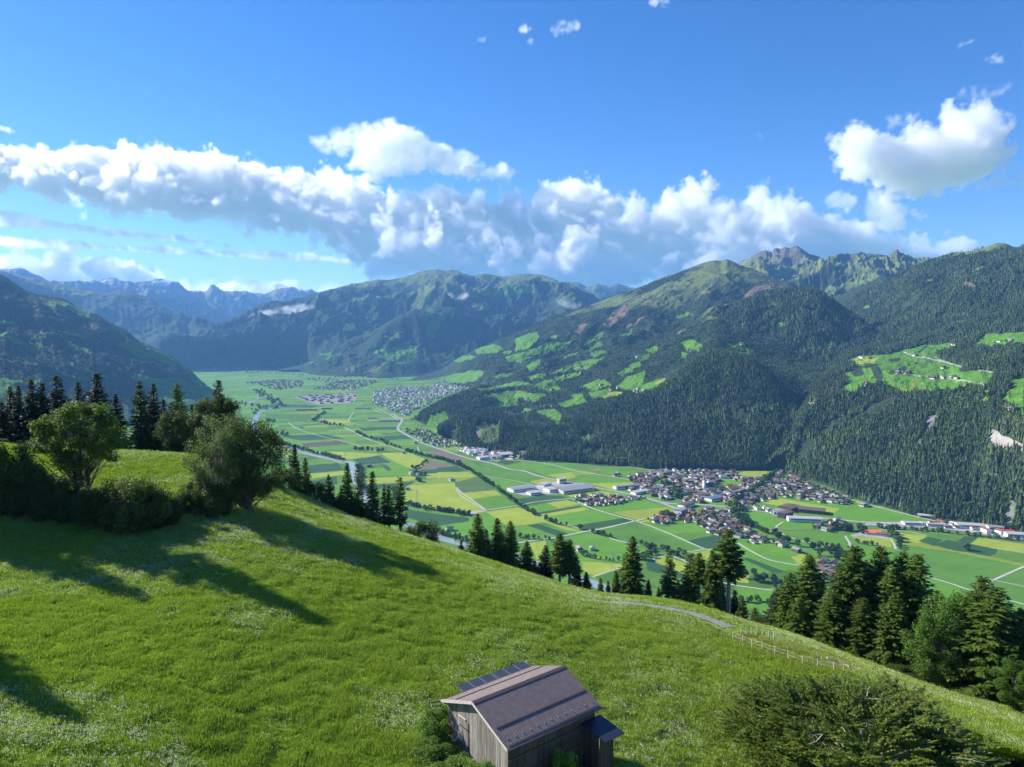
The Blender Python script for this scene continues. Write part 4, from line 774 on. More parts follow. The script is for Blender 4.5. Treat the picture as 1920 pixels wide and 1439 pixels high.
# ------------------------------------------------------------------ uncountable trees and grass: one object each, instanced on points
def scatter(name, P, scale, rot, idx, protos, label, tilt=None):
    """one stuff object: points carrying scale / rotation / variant, prototypes instanced on them"""
    me = bpy.data.meshes.new(name); n = len(P); me.vertices.add(n); me.vertices.foreach_set('co', np.asarray(P, np.float32).ravel())
    a = me.attributes.new('scl', 'FLOAT_VECTOR', 'POINT'); a.data.foreach_set('vector', np.asarray(scale, np.float32).ravel())
    a = me.attributes.new('rot', 'FLOAT_VECTOR', 'POINT'); rv = np.zeros((n, 3), np.float32)
    rv[:, 2] = rot
    if tilt is not None: rv[:, :2] = tilt
    a.data.foreach_set('vector', rv.ravel())
    a = me.attributes.new('idx', 'INT', 'POINT'); a.data.foreach_set('value', np.asarray(idx, np.int32))
    me.update(); o = obj(name, me)
    ng = bpy.data.node_groups.new(name+'_nodes', 'GeometryNodeTree'); ng.interface.new_socket('Geometry', in_out='INPUT', socket_type='NodeSocketGeometry'); ng.interface.new_socket('Geometry', in_out='OUTPUT', socket_type='NodeSocketGeometry')
    gi = ng.nodes.new('NodeGroupInput'); go = ng.nodes.new('NodeGroupOutput'); m2p = ng.nodes.new('GeometryNodeMeshToPoints'); iop = ng.nodes.new('GeometryNodeInstanceOnPoints'); jn = ng.nodes.new('GeometryNodeGeometryToInstance')
    for p in reversed(protos):
        oi = ng.nodes.new('GeometryNodeObjectInfo'); oi.inputs['Object'].default_value = p; oi.inputs['As Instance'].default_value = False
        ng.links.new(oi.outputs['Geometry'], jn.inputs[0])
    def attr(nm, ty):
        q = ng.nodes.new('GeometryNodeInputNamedAttribute'); q.data_type = ty; q.inputs['Name'].default_value = nm; return next(s for s in q.outputs if s.enabled and s.name == 'Attribute')
    ng.links.new(gi.outputs[0], m2p.inputs[0]); ng.links.new(m2p.outputs[0], iop.inputs['Points']); ng.links.new(jn.outputs[0], iop.inputs['Instance'])
    iop.inputs['Pick Instance'].default_value = True
    ng.links.new(attr('idx', 'INT'), iop.inputs['Instance Index']); ng.links.new(attr('rot', 'FLOAT_VECTOR'), iop.inputs['Rotation']); ng.links.new(attr('scl', 'FLOAT_VECTOR'), iop.inputs['Scale'])
    ng.links.new(iop.outputs[0], go.inputs[0])
    md = o.modifiers.new('scatter', 'NODES'); md.node_group = ng
    tag(o, label, kind='stuff'); return o
def proto(name, me, mats):
    for m in mats: me.materials.append(m)
    return bpy.data.objects.new(name, me)
def cone_tree(seed, rad=.17, tiers=5):
    """small conifer one unit tall, ragged stacked skirts"""
    r = np.random.default_rng(seed); m = MB(); m.tube([(0, 0, -.25), (0, 0, .3)], [.018, .014], 3)
    for i in range(tiers):
        t = i/tiers; z0 = .04+.9*t*.95; z1 = min(1., z0+.96/tiers*1.75); R_ = rad*(1-t)**.8+.012; n = 7
        ring = [(math.cos(k*6.283/n+i)*R_*r.uniform(.6, 1.25), math.sin(k*6.283/n+i)*R_*r.uniform(.6, 1.25), z0+r.uniform(-.03, .03)) for k in range(n)]
        m.add(ring+[(r.normal(0, .008), r.normal(0, .008), z1)], [(k, (k+1) % n, n) for k in range(n)])
    return m.mesh('small_conifer')
def blob_tree(seed, w=.38):
    r = np.random.default_rng(seed); V = []
    for k in range(26):
        u = r.normal(size=3); u /= np.linalg.norm(u); c = np.array([u[0]*w*.8, u[1]*w*.8, .56+u[2]*.36])
        k2 = 7; o_ = unit(k2, r)*.12; a = unit(k2, r)*.11; b_ = np.cross(a, unit(k2, r)); b_ = b_/np.linalg.norm(b_, axis=1, keepdims=True)*.085
        V.append(quads('', c+o_, a, b_))
    return leaves_mesh('small_broadleaf', V)
M_con = leaf_mat('forest_conifer', (.030, .055, .020), (.066, .100, .032), .0, .8, .55, True)
M_brd = leaf_mat('forest_broadleaf', (.050, .100, .022), (.090, .150, .034), .12, .8, .35, True)
CP = [proto('conifer_model', cone_tree(i, rad=(.15, .19, .17)[i % 3]), [M_con]) for i in range(3)] + [proto('broadleaf_model', blob_tree(9), [M_brd])]
pts = []; scl = []; idx = []; occ = 0
VALLEY_TREES = []
def forest_on(s, dens, seed, vmin=.6, vmax=None, broad=.10, rmax=7000, hgt=21.):
    r = np.random.default_rng(seed)
    P = np.stack([s.X, s.Y, s.Z], -1); A = np.linalg.norm(np.cross(P[1:, :-1]-P[:-1, :-1], P[:-1, 1:]-P[:-1, :-1]), axis=-1)
    nm = s.normals()[:-1, :-1]; view = P[:-1, :-1]-np.array([0, 0, CAMZ]); dist = np.linalg.norm(view, axis=-1); face = -(nm*view).sum(-1)/dist
    tr = s.tree[:-1, :-1]*(s.col[:-1, :-1, 1] < .085); V = s.V[:-1, :-1]
    ok = (tr > .5) & (face > -.12) & (V > vmin) & (V < (vmax or s.V.max()-.7)) & (s.Z[:-1, :-1] > 2) & (s.px[:-1, :-1] > -60) & (s.px[:-1, :-1] < 1990) & (dist < rmax)
    cl = fbm(s.X[:-1, :-1]/140, s.Y[:-1, :-1]/140, 3, seed+5)
    n = A*ok*dens*np.clip(3000/dist, .25, 1.15)**1.3*sstep(.22, .34, cl); n = np.minimum(n, 4)
    k = np.floor(n+r.random(n.shape)).astype(int); I, J = np.nonzero(k); rep = k[I, J]; I = np.repeat(I, rep); J = np.repeat(J, rep)
    u = r.random(len(I))[:, None]; v = r.random(len(I))[:, None]
    p = P[I, J]*(1-u)*(1-v)+P[I+1, J]*u*(1-v)+P[I, J+1]*(1-u)*v+P[I+1, J+1]*u*v
    hh = hgt*r.uniform(.45, 1.3, len(I))*(1+.12*(dist[I, J]/4000)); w_ = r.uniform(.85, 1.35, len(I))*(1+.35*(dist[I, J] > 3500))
    bl = (r.random(len(I)) < broad*3*sstep(.45, .6, fbm(p[:, 0]/90, p[:, 1]/90, 3, seed+8)))
    low = p[:, 2] < 60; bl |= low & (r.random(len(I)) < .12)
    hh = np.where(bl, hh*.62, hh)
    pts.append(p); scl.append(np.stack([hh*w_, hh*w_, hh], 1)); idx.append(np.where(bl, 3, r.integers(0, 3, len(I)))); print(s.X.shape, 'trees', len(I))
forest_on(SPUR, .034, 1, hgt=19); forest_on(DOME, .020, 2, broad=.05, rmax=5200); forest_on(RIGHT, .026, 3, rmax=5400, hgt=18); forest_on(MASSIF, .012, 4, rmax=6400, hgt=10, broad=.2)
for s_ in SHEETS.values():
    pass
forest_on(SHEETS['dark wooded mountain with steep hay meadows closing the left side'], .011, 5, rmax=6400, hgt=8, broad=.15)
forest_on(KNOLL, .02, 6, hgt=15, broad=.12)
# woods on the slope that drops from the meadow to the valley
# ------------------------------------------------------------------ the barn
bdir = np.array([float(t) for t in ray(885, 1317)]); bdir /= np.linalg.norm(bdir); BA = bdir*57.0; kS = 1.036
bth = R(51.81); BL, BW, BH = 8.875*kS, 4.076*kS, 1.563*kS
B0 = Vector((BA[0], BA[1], CAMZ+BA[2]))                      # gable apex of the roof, near end
BM = Matrix.Translation(B0) @ Matrix.Rotation(-bth, 4, 'Z')   # local: x across (right), y along the ridge, z up, 0 at the ridge
def bw(x, y, z): return BM @ Vector((x, y, z))
def roof_metal(name, col, spacing, axis='Y', rough=.42):
    m, nt = new_mat(name); tc = N(nt, 'ShaderNodeTexCoord'); no = N(nt, 'ShaderNodeTexNoise'); no.inputs['Scale'].default_value = 2.5; no.inputs['Detail'].default_value = 7; L(nt, tc.outputs['Object'], no.inputs['Vector'])
    c = ramp(nt, no.outputs['Fac'], [(.3, tuple(x*.82 for x in col)), (.7, tuple(x*1.15 for x in col))]); b_ = N(nt, 'ShaderNodeBsdfPrincipled'); b_.inputs['Roughness'].default_value = rough; b_.inputs['Metallic'].default_value = .15
    L(nt, c, b_.inputs['Base Color']); o = N(nt, 'ShaderNodeOutputMaterial'); L(nt, b_.outputs[0], o.inputs[0]); return m
M_roof = roof_metal('brown_sheet_metal', (.205, .155, .135), .2); M_trim = mat_simple('pale_trim', (.62, .52, .48), .6, .1, 3); M_cap = mat_simple('ridge_flashing', (.13, .085, .08), .5, .1, 3)
def plank_mat(name, c1, c2):
    m, nt = new_mat(name); geo = N(nt, 'ShaderNodeNewGeometry'); tc = N(nt, 'ShaderNodeTexCoord'); mp = N(nt, 'ShaderNodeMapping'); mp.inputs['Scale'].default_value = (6, 6, .5); L(nt, tc.outputs['Object'], mp.inputs[0])
    no = N(nt, 'ShaderNodeTexNoise'); no.inputs['Scale'].default_value = 2.2; no.inputs['Detail'].default_value = 8; L(nt, mp.outputs[0], no.inputs['Vector'])
    a = ramp(nt, geo.outputs['Random Per Island'], [(0, c1), (1, c2)]); g_ = ramp(nt, no.outputs['Fac'], [(.3, (.55, .52, .48)), (.7, (1.25, 1.25, 1.25))]); c = mixc(nt, a, g_, 1., 'MULTIPLY')
    b_ = N(nt, 'ShaderNodeBsdfPrincipled'); b_.inputs['Roughness'].default_value = .9; L(nt, c, b_.inputs['Base Color']); bp = N(nt, 'ShaderNodeBump'); bp.inputs['Strength'].default_value = .5; bp.inputs['Distance'].default_value = .02; L(nt, no.outputs['Fac'], bp.inputs['Height']); L(nt, bp.outputs[0], b_.inputs['Normal'])
    o = N(nt, 'ShaderNodeOutputMaterial'); L(nt, b_.outputs[0], o.inputs[0]); return m
M_plank = plank_mat('weathered_planks', (.20, .175, .15), (.36, .335, .30)); M_plank_shade = plank_mat('shade_darkened_planks', (.05, .036, .028), (.10, .075, .058))  # second plank colour is darkened to carry the long wall's deep shade
base = bpy.data.objects.new('barn', None); C.objects.link(base); base.matrix_world = BM @ Matrix.Translation((0, 0, 0)); tag(base, 'weathered plank barn with a brown metal roof standing in the flower meadow', 'barn')
def bpart(name, mb, mats, parent=base):
    me = mb.mesh(name); o = obj(name, me, mats, parent); return o
eave = lambda x: -BH*abs(x)/BW
gx = BW-.42; gy0 = .38; gy1 = BL-.38; zb = -6.2
rb = random.Random(4)
def plank_wall(mb, p0, p1, ztop, zbot, th=.035, w=.19, gap=.012, skip=None):
    """vertical boards from p0 to p1 (x,y); ztop(x,y) gives each board's top"""
    p0 = Vector((*p0, 0)); p1 = Vector((*p1, 0)); d_ = p1-p0; Ln = d_.length; d_.normalize(); nn = Vector((-d_.y, d_.x, 0)); s = 0
    while s < Ln-.02:
        ww = min(w*rb.uniform(.8, 1.2), Ln-s); a = p0+d_*(s+gap*.5); b_ = p0+d_*(s+ww-gap*.5); o_ = nn*rb.uniform(-.008, .012)
        if not (skip and skip(s+ww/2)):
            zt1 = ztop(a.x, a.y); zt2 = ztop(b_.x, b_.y); vs = []
            for q_, z in ((a, zt1), (b_, zt2)):
                for sgn in (0, 1): vs += [q_+o_+nn*th*sgn+Vector((0, 0, zbot+rb.uniform(-.03, .03))), q_+o_+nn*th*sgn+Vector((0, 0, z))]
            # a0b a0t a1b a1t b0b b0t b1b b1t
            mb.add(vs, [(0,4,5,1),(2,3,7,6),(0,1,3,2),(4,6,7,5),(1,5,7,3),(0,2,6,4)])
        s += ww
zt_g = lambda x, y_: eave(x)-.14
g1 = MB(); plank_wall(g1, (gx, gy0), (-gx, gy0), zt_g, zb, skip=lambda s: False); bpart('gable_wall', g1, M_plank)
g2 = MB(); plank_wall(g2, (-gx, gy1), (gx, gy1), zt_g, zb); bpart('gable_wall', g2, M_plank)
g3 = MB(); plank_wall(g3, (gx, gy1), (gx, gy0), lambda x, y_: eave(gx)-.14, zb, w=.22); bpart('side_wall', g3, M_plank_shade)
g4 = MB(); plank_wall(g4, (-gx, gy0), (-gx, gy1), lambda x, y_: eave(gx)-.14, zb, w=.22); bpart('side_wall', g4, M_plank_shade)
g5 = MB(); g5.box((gx+.045, gy0, eave(gx)-1.35), (gx+.13, gy1, eave(gx)-1.22)); bpart('wall_rail', g5, M_plank_shade); g5 = MB(); g5.box((gx+.045, gy0, eave(gx)-2.75), (gx+.13, gy1, eave(gx)-2.62)); bpart('wall_rail', g5, M_plank_shade)
# inner darkness: a timber frame behind the boards
g6 = MB()
for x in (-gx+.15, 0, gx-.15):
    for y_ in (gy0+.15, (gy0+gy1)/2, gy1-.15): g6.box((x-.09, y_-.09, zb), (x+.09, y_+.09, eave(x)-.2))
pass
# door with its bars
dd = MB(); plank_wall(dd, (-.95, gy0-.05), (-2.15, gy0-.05), lambda x, y_: -2.15, -4.6, w=.17, th=.03); door = bpart('door', dd, plank_mat('door_planks', (.17, .15, .13), (.30, .28, .25)))
q_ = MB(); q_.box((-2.2, gy0-.13, -2.05), (-1.25, gy0-.088, -1.96)); bpart('door_lintel', q_, M_trim, door)
q_ = MB(); q_.box((-2.12, gy0-.125, -2.75), (-.98, gy0-.088, -2.66)); bpart('cross_bar', q_, M_plank_shade, door); q_ = MB(); q_.box((-2.12, gy0-.125, -4.15), (-.98, gy0-.088, -4.06)); bpart('cross_bar', q_, M_plank_shade, door)
# trapezoid sheet roof: ribs run from ridge to eave
def slope(sg):
    m_ = MB(); n = 40; prof = []
    for i in range(n):
        y0_ = BL*i/n; w_ = BL/n; prof += [(y0_, 0.), (y0_+w_*.62, 0.), (y0_+w_*.70, .011), (y0_+w_*.92, .011)]
    prof.append((BL, 0.)); nrm = Vector((sg*BH, 0, BW)).normalized(); vs = []
    for y_, hh in prof:
        for x in (0.04, BW): p = Vector((sg*x, y_, -BH*x/BW))+nrm*hh; vs.append(p)
    k = len(prof); m_.add(vs, [(2*i, 2*i+1, 2*i+3, 2*i+2) if sg > 0 else (2*i+2, 2*i+3, 2*i+1, 2*i) for i in range(k-1)])
    lo = [Vector((sg*x, y_, -BH*x/BW))-nrm*.07 for y_ in (0, BL) for x in (.0, BW)]
    b_ = len(m_.v); m_.add(lo, [(0, 2, 3, 1) if sg > 0 else (1, 3, 2, 0)])
    m_.f += [(b_-2*k+1, b_+1, b_+3, b_-1)]; m_.m += [0]
    return m_
rfs = []
for sg in (1, -1):
    rf = bpart('roof', slope(sg), M_roof); rfs.append(rf); sl = math.hypot(BH, BW); nrm = Vector((sg*BH, 0, BW)).normalized(); dn_ = Vector((sg*BW, 0, -BH)).normalized()
    def onr(s, y_, up=0.): return dn_*s+Vector((0, y_, 0))+nrm*up
    sm = MB()
    for s_, w_, hh in ((sl*.60, .05, .06), (sl*.955, .035, .05)):
        vs = [onr(s_-w_, .0+(.3 if s_ < 3.5 else .2), .02), onr(s_+w_, .3, .02), onr(s_+w_, .3, hh), onr(s_-w_, .3, hh), onr(s_-w_, BL-.2, .02), onr(s_+w_, BL-.2, .02), onr(s_+w_, BL-.2, hh), onr(s_-w_, BL-.2, hh)]
        sm.add(vs, [(0,1,2,3),(4,7,6,5),(0,4,5,1),(1,5,6,2),(2,6,7,3),(3,7,4,0)])
    bpart('roof_seam', sm, M_cap, rf)
    M_clip = mat_simple('galvanised_clip', (.30, .27, .26), .5, .2, 4)
    for k in range(13):
        st = MB()
        c_ = onr(sl*.84+(.03 if k % 2 else -.02), .55+k*(BL-1.1)/12, .02); a = .045
        st.add([c_+dn_*a+Vector((0, a, 0)), c_+dn_*a-Vector((0, a, 0)), c_-dn_*a-Vector((0, a, 0)), c_-dn_*a+Vector((0, a, 0)), c_+nrm*.11+dn_*.02], [(0,1,4),(1,2,4),(2,3,4),(3,0,4)])
        bpart('snow_guard', st, M_clip, rf)
    bb = MB(); p = [onr(-.02, -.03, .05), onr(sl+.02, -.03, .05), onr(sl+.02, -.03, -.16), onr(-.02, -.03, -.16), onr(-.02, -.005, .05), onr(sl+.02, -.005, .05), onr(sl+.02, -.005, -.16), onr(-.02, -.005, -.16)]
    bb.add(p, [(0,1,2,3),(4,7,6,5),(0,4,5,1),(1,5,6,2),(2,6,7,3)]); bpart('barge_board', bb, M_trim, rf)
cp_ = MB()
for sg in (1, -1):
    nrm = Vector((sg*BH, 0, BW)).normalized(); dn_ = Vector((sg*BW, 0, -BH)).normalized()
    v = [nrm*.045, nrm*.045+dn_*.24, nrm*.022+dn_*.24, nrm*.045+Vector((0, BL+.02, 0)), nrm*.045+dn_*.24+Vector((0, BL+.02, 0)), nrm*.022+dn_*.24+Vector((0, BL+.02, 0))]
    cp_.add(v, [(0, 1, 4, 3), (1, 2, 5, 4)])
bpart('ridge_cap', cp_, M_cap)
gt = MB(); gt.tube([(BW+.05, 0, -BH-.06), (BW+.05, BL+.25, -BH-.1)], .06, 6); bpart('gutter', gt, M_cap)
# lean-to at the far right corner
lt = bpart('lean_to', MB(), M_plank_shade); 
def slab(name, x0, x1, y0, y1, z0, z1, th, mat, par):
    m_ = MB(); v = [Vector((x0, y0, z0)), Vector((x1, y0, z1)), Vector((x1, y1, z1)), Vector((x0, y1, z0))]; v += [p-Vector((0, 0, th)) for p in v]
    m_.add(v, [(0,1,2,3),(4,7,6,5),(0,4,5,1),(1,5,6,2),(2,6,7,3),(3,7,4,0)]); return bpart(name, m_, mat, par)
bpy.data.objects.remove(lt)
m_ = MB(); plank_wall(m_, (5.5, 7.6), (gx+.05, 7.6), lambda x, y_: -2.6, zb, w=.2); plank_wall(m_, (5.5, 9.1), (5.5, 7.65), lambda x, y_: -2.65, zb, w=.2); lt = bpart('lean_to', m_, M_plank_shade)
lt['label'] = 'low lean-to with a dark blue roof'
slab('roof', gx+.1, 6.45, 7.3, 9.3, -2.42, -2.72, .06, roof_metal('blue_black_sheet', (.022, .026, .05), .2, rough=.35), lt)
# solar panels on a rack beyond the left eave
M_pv, nt = new_mat('solar_glass'); b_ = N(nt, 'ShaderNodeBsdfPrincipled'); b_.inputs['Base Color'].default_value = (.035, .04, .05, 1); b_.inputs['Roughness'].default_value = .4; L(nt, b_.outputs[0], N(nt, 'ShaderNodeOutputMaterial').inputs[0])
for gi_, ys in enumerate(((2.15, 3.3, 4.45), (5.75, 6.9, 8.05))):
    for y_ in ys:
        zo = eave(BW); x0 = -BW+.1; x1 = -BW-1.15
        pn = slab('solar_panel', x1, x0, y_, y_+1.11, zo+.0, zo-.03, .04, M_pv, base)
        fr = MB()
        for ya in (y_-.012, y_+1.10): fr.add([Vector((x1, ya, zo+.006)), Vector((x0, ya, zo-.024)), Vector((x0, ya+.03, zo-.024)), Vector((x1, ya+.03, zo+.006))], [(0, 1, 2, 3)])
        bpart('panel_frame', fr, mat_simple('panel_edge', (.22, .24, .27), .4), pn)
# plank fence by the barn
fo = bpy.data.objects.new('plank_fence', None); C.objects.link(fo); fx, fy = -6.9, 1.0; p = bw(fx, fy, 0); fo.location = (p.x, p.y, gz(p.x, p.y)); tag(fo, 'short weathered plank fence left of the barn gable', 'fence')
fpts = [(-5.1, 2.7), (-6.3, 2.5), (-7.3, 1.9), (-7.45, .9), (-6.2, .35)]
W_ = [bw(*q, 0) for q in fpts]; W_ = [Vector((q.x, q.y, gz(q.x, q.y)))-fo.location for q in W_]
for q in W_:
    m_ = MB(); m_.tube([q-Vector((0, 0, .4)), q+Vector((0, 0, 1.35))], [.075, .065], 6); obj('post', m_.mesh('post'), M_plank, fo)
for a, b_ in zip(W_[:-1], W_[1:]):
    for zz in (.35, .7, 1.05):
        m_ = MB(); d_ = (b_-a).normalized(); nn = Vector((-d_.y, d_.x, 0))*.03; u_ = Vector((0, 0, .07)); ex = d_*.15
        v = [a-ex+nn*s1+u_*s2+Vector((0, 0, zz)) for s1 in (2, 3) for s2 in (-1, 1)]+[b_+ex+nn*s1+u_*s2+Vector((0, 0, zz)) for s1 in (2, 3) for s2 in (-1, 1)]
        m_.add(v, [(0,4,5,1),(2,3,7,6),(0,2,6,4),(1,5,7,3),(0,1,3,2),(4,6,7,5)]); obj('rail', m_.mesh('rail'), M_plank, fo)
m_ = MB(); a = bw(-2.5, -.35, 0); m_.tube([(a.x, a.y, gz(a.x, a.y)), tuple(bw(-1.75, gy0-.12, -3.0))], [.035, .03], 5); tag(obj('prop_pole', m_.mesh('prop_pole'), M_trim), 'pale wooden pole leaning against the barn door', 'pole')
M_elder = leaf_mat('elder_leaves', (.06, .13, .012), (.17, .28, .035), .35)
eb = finish_proto(broadleaf(3, 1.5, 0, 41, 44, 190, .15, .4, cr=.5, multi=2, trunkr=.04), M_bark, M_elder)
def at_barn(x, y_, hh, ww, lab, nm='elder_bush', pr=eb):
    p = bw(x, y_, 0); place_tree(pr, p.x, p.y, gz(p.x, p.y)-.05, hh/3, x, nm, lab, 'bush', None, sxy=ww/hh)
at_barn(-4.3, -.35, 2.6, 2.5, 'dense green elder bush in front of the left end of the barn gable'); at_barn(2.2, -1.0, 1.9, 2.6, 'leafy elder growing at the near corner of the barn, under the eave'); at_barn(5.2, 4.3, 3.3, 1.9, 'yellow-green bush lit by the sun beside the dark long wall of the barn')
at_barn(-2.6, -1.9, 1.0, 2.6, 'low nettle clump in front of the barn door', 'nettle_clump'); at_barn(.4, -1.9, 1.1, 2.8, 'low nettle clump below the gable of the barn', 'nettle_clump'); at_barn(-5.2, 2.4, 2.9, 1.1, 'thin reddish shrub at the corner post of the plank fence', 'thin_shrub')
at_barn(5.4, 6.2, 1.7, 2.0, 'dark shrub in the shade below the lean-to')
# electric fence of white posts
M_post = mat_simple('white_fence_post', (.75, .75, .72), .6, .05)
def e_fence(pxs_, lab, hh=1.1):
    pp = [hit(*q) for q in pxs_]; rt = bpy.data.objects.new('pasture_fence', None); C.objects.link(rt); rt.location = pp[0]; tag(rt, lab, 'fence'); o0 = Vector(pp[0])
    for q in pp:
        v = Vector(q)-o0; m_ = MB(); m_.tube([v-Vector((0, 0, .3)), v+Vector((0, 0, hh))], [.035, .03], 6); obj('post', m_.mesh('post'), M_post, rt)
    for zz in (hh*.92, hh*.55):
        m_ = MB()
        for a, b_ in zip(pp[:-1], pp[1:]):
            a = Vector(a)-o0; b_ = Vector(b_)-o0; m_.tube([a+Vector((0, 0, zz)), (a+b_)/2+Vector((0, 0, zz-.06)), b_+Vector((0, 0, zz))], .007, 4)
        obj('wire', m_.mesh('wire'), M_post, rt)
e_fence(zp(Z6, [(228,128),(285,148),(338,170),(398,190),(472,216),(548,243),(632,272),(720,294),(815,310),(870,322)]), 'white pasture fence running down the meadow towards the spruce stand')
e_fence(zp(Z6, [(275,98),(305,100),(335,104),(365,108),(400,112),(435,118),(465,125)]), 'short row of white fence posts at the top of the dry patch')
pp = [Vector(hit(*q)) for q in zp(Z6, [(775,245),(840,262),(905,292)])]; m_ = MB(); m_.tube([pp[0]+Vector((0, 0, .2)), pp[1]+Vector((0, 0, .25)), pp[2]+Vector((0, 0, .22))], [.24, .2, .15], 8); tag(obj('fallen_log', m_.mesh('fallen_log'), M_barkl), 'pale fallen log at the edge of the spruce stand', 'log')
# ------------------------------------------------------------------ valley floor: roads, river, houses, trees
M_lane = mat_simple('gravel_lane', (.46, .44, .38), .9, .12, .05); M_hwy = mat_simple('highway_asphalt', (.34, .335, .32), .9, .1, .05); M_track = mat_simple('railway_ballast', (.17, .145, .12), .9, .15, .05)
def road(name, Z, pts, wid, mat, label, lift_=.35, smooth=True):
    q = [on_floor(*p) for p in zp(Z, pts)]; q = [(float(a), float(b_)) for a, b_ in q]
    if smooth: q = smooth_path(q, 7)
    m_ = ribbon(q, wid, lift_); tag(obj(name, m_.mesh(name), mat), label, kind='structure')
road('road', ZP, [(700,770),(720,775),(735,776),(745,782),(754,788),(746,803),(757,813),(795,832),(838,847),(882,861),(922,869),(954,880),(983,884),(1013,894),(1068,905),(1129,917),(1185,928),(1228,939),(1269,955),(1298,969),(1313,980)], 12, M_hwy, 'main valley road', .5)
road('road', ZP, [(1185,928),(1212,935),(1250,944),(1330,948),(1383,955),(1435,960),(1477,970),(1547,973),(1622,980),(1710,986),(1798,995),(1856,1004),(1925,1013)], 12, M_hwy, 'branch of the valley road past the village', .55)
road('railway', ZP, [(1376,989),(1420,991),(1480,994),(1540,993),(1620,986),(1700,991),(1800,1001),(1925,1020)], 7, M_track, 'railway line', .45)
for Z, p, w_ in ((Z3,[(190,690),(320,675),(520,645),(650,620),(860,600)],5),(Z3,[(860,598),(1000,665),(1270,745),(1400,790),(1560,856),(1720,925),(1780,925)],5),(Z3,[(520,885),(640,866),(760,850),(940,815),(1060,795),(1270,745),(1430,710),(1540,690)],6),(Z3,[(640,700),(690,730),(760,750),(860,778),(940,800)],3.5),
    (Z3,[(1110,855),(1160,872),(1220,885),(1300,905)],5),(Z3,[(1000,1105),(1100,1070),(1210,1040)],4),(Z3,[(1380,995),(1420,978),(1480,968),(1540,980),(1600,1010),(1720,1090),(1800,1130),(1919,1160)],5),(Z3,[(540,355),(640,368),(740,385),(900,425),(1120,460),(1290,495),(1400,540)],5),(Z3,[(940,365),(1100,380),(1400,420)],5),(Z3,[(310,460),(440,478),(560,500),(640,520)],3.5),
    (Z3,[(1640,690),(1625,715),(1640,740),(1700,770),(1750,790),(1830,840)],5),(Z3,[(120,540),(160,590),(230,630),(300,670)],3.5),(Z3,[(1565,945),(1650,938),(1720,926)],3.5),(Z4,[(370,545),(330,572),(335,595),(370,625),(500,670),(640,690),(740,715)],4.5),(Z4,[(80,680),(160,730),(270,785),(370,808),(470,825)],4.5),
    (Z4,[(60,952),(200,972),(380,995)],4.5),(Z4,[(770,635),(785,660),(800,685),(800,710)],5),(Z4,[(1290,895),(1450,942),(1600,985),(1700,930),(1919,832)],5),(Z4,[(1600,985),(1760,1030),(1919,1075)],5),(Z4,[(1700,915),(1820,940),(1919,960)],3),(Z4,[(800,400),(900,430),(1100,480),(1240,515),(1390,548)],6),(Z4,[(1060,650),(1085,690),(1095,720)],5),
    (Z4,[(990,597),(1150,605),(1290,635)],4),(Z4,[(1740,715),(1919,745)],3.5),(Z4,[(365,185),(340,220),(300,260),(270,290)],5),(Z2,[(840,485),(920,525),(1000,565),(1110,600),(1230,640)],5),(Z2,[(480,455),(550,500),(700,545),(850,580),(950,610)],4),(Z2,[(900,388),(880,420),(865,445)],4),(Z2,[(880,455),(980,480)],3.5),(Z2,[(1560,870),(1600,910),(1660,950),(1750,1015)],4),
    (Z2,[(1190,440),(1120,395),(1050,365)],5),(Z2,[(430,620),(600,655),(720,680),(840,720)],4),(Z2,[(1310,610),(1320,640)],4),(Z2,[(960,730),(1060,722),(1150,713)],3),(ZV,[(560,410),(700,440),(850,400),(960,370)],4),(ZV,[(1100,240),(1240,235),(1350,245),(1430,285)],4),(ZV,[(820,640),(850,690),(920,750),(1010,790)],5),(ZV,[(1240,600),(1240,650),(1300,710)],4),
    (ZV,[(960,360),(1100,330),(1250,350),(1400,330),(1530,340)],4),(ZV,[(640,570),(760,590),(850,580),(980,610),(1100,640)],4)):
    road('lane', Z, p, w_, M_lane, 'pale field lane')
m_, nt = new_mat('river_water'); b_ = N(nt, 'ShaderNodeBsdfPrincipled'); b_.inputs['Base Color'].default_value = (.30, .34, .31, 1); b_.inputs['Roughness'].default_value = .22; L(nt, b_.outputs[0], N(nt, 'ShaderNodeOutputMaterial').inputs[0]); M_river = m_
road('river', ZP, [(465,757),(490,746),(500,745),(512,749),(523,756),(521,763),(508,767),(490,771),(483,778),(478,792),(478,805),(490,817),(520,829),(545,840),(575,850),(604,858),(633,864),(657,868),(663,882),(669,900),(675,918),(686,934),(705,955),(735,972),(759,981),(800,997),(835,1012),(881,1024),(960,1044),(1060,1075),(1150,1110)], 26, M_river, 'grey-green river', .3)
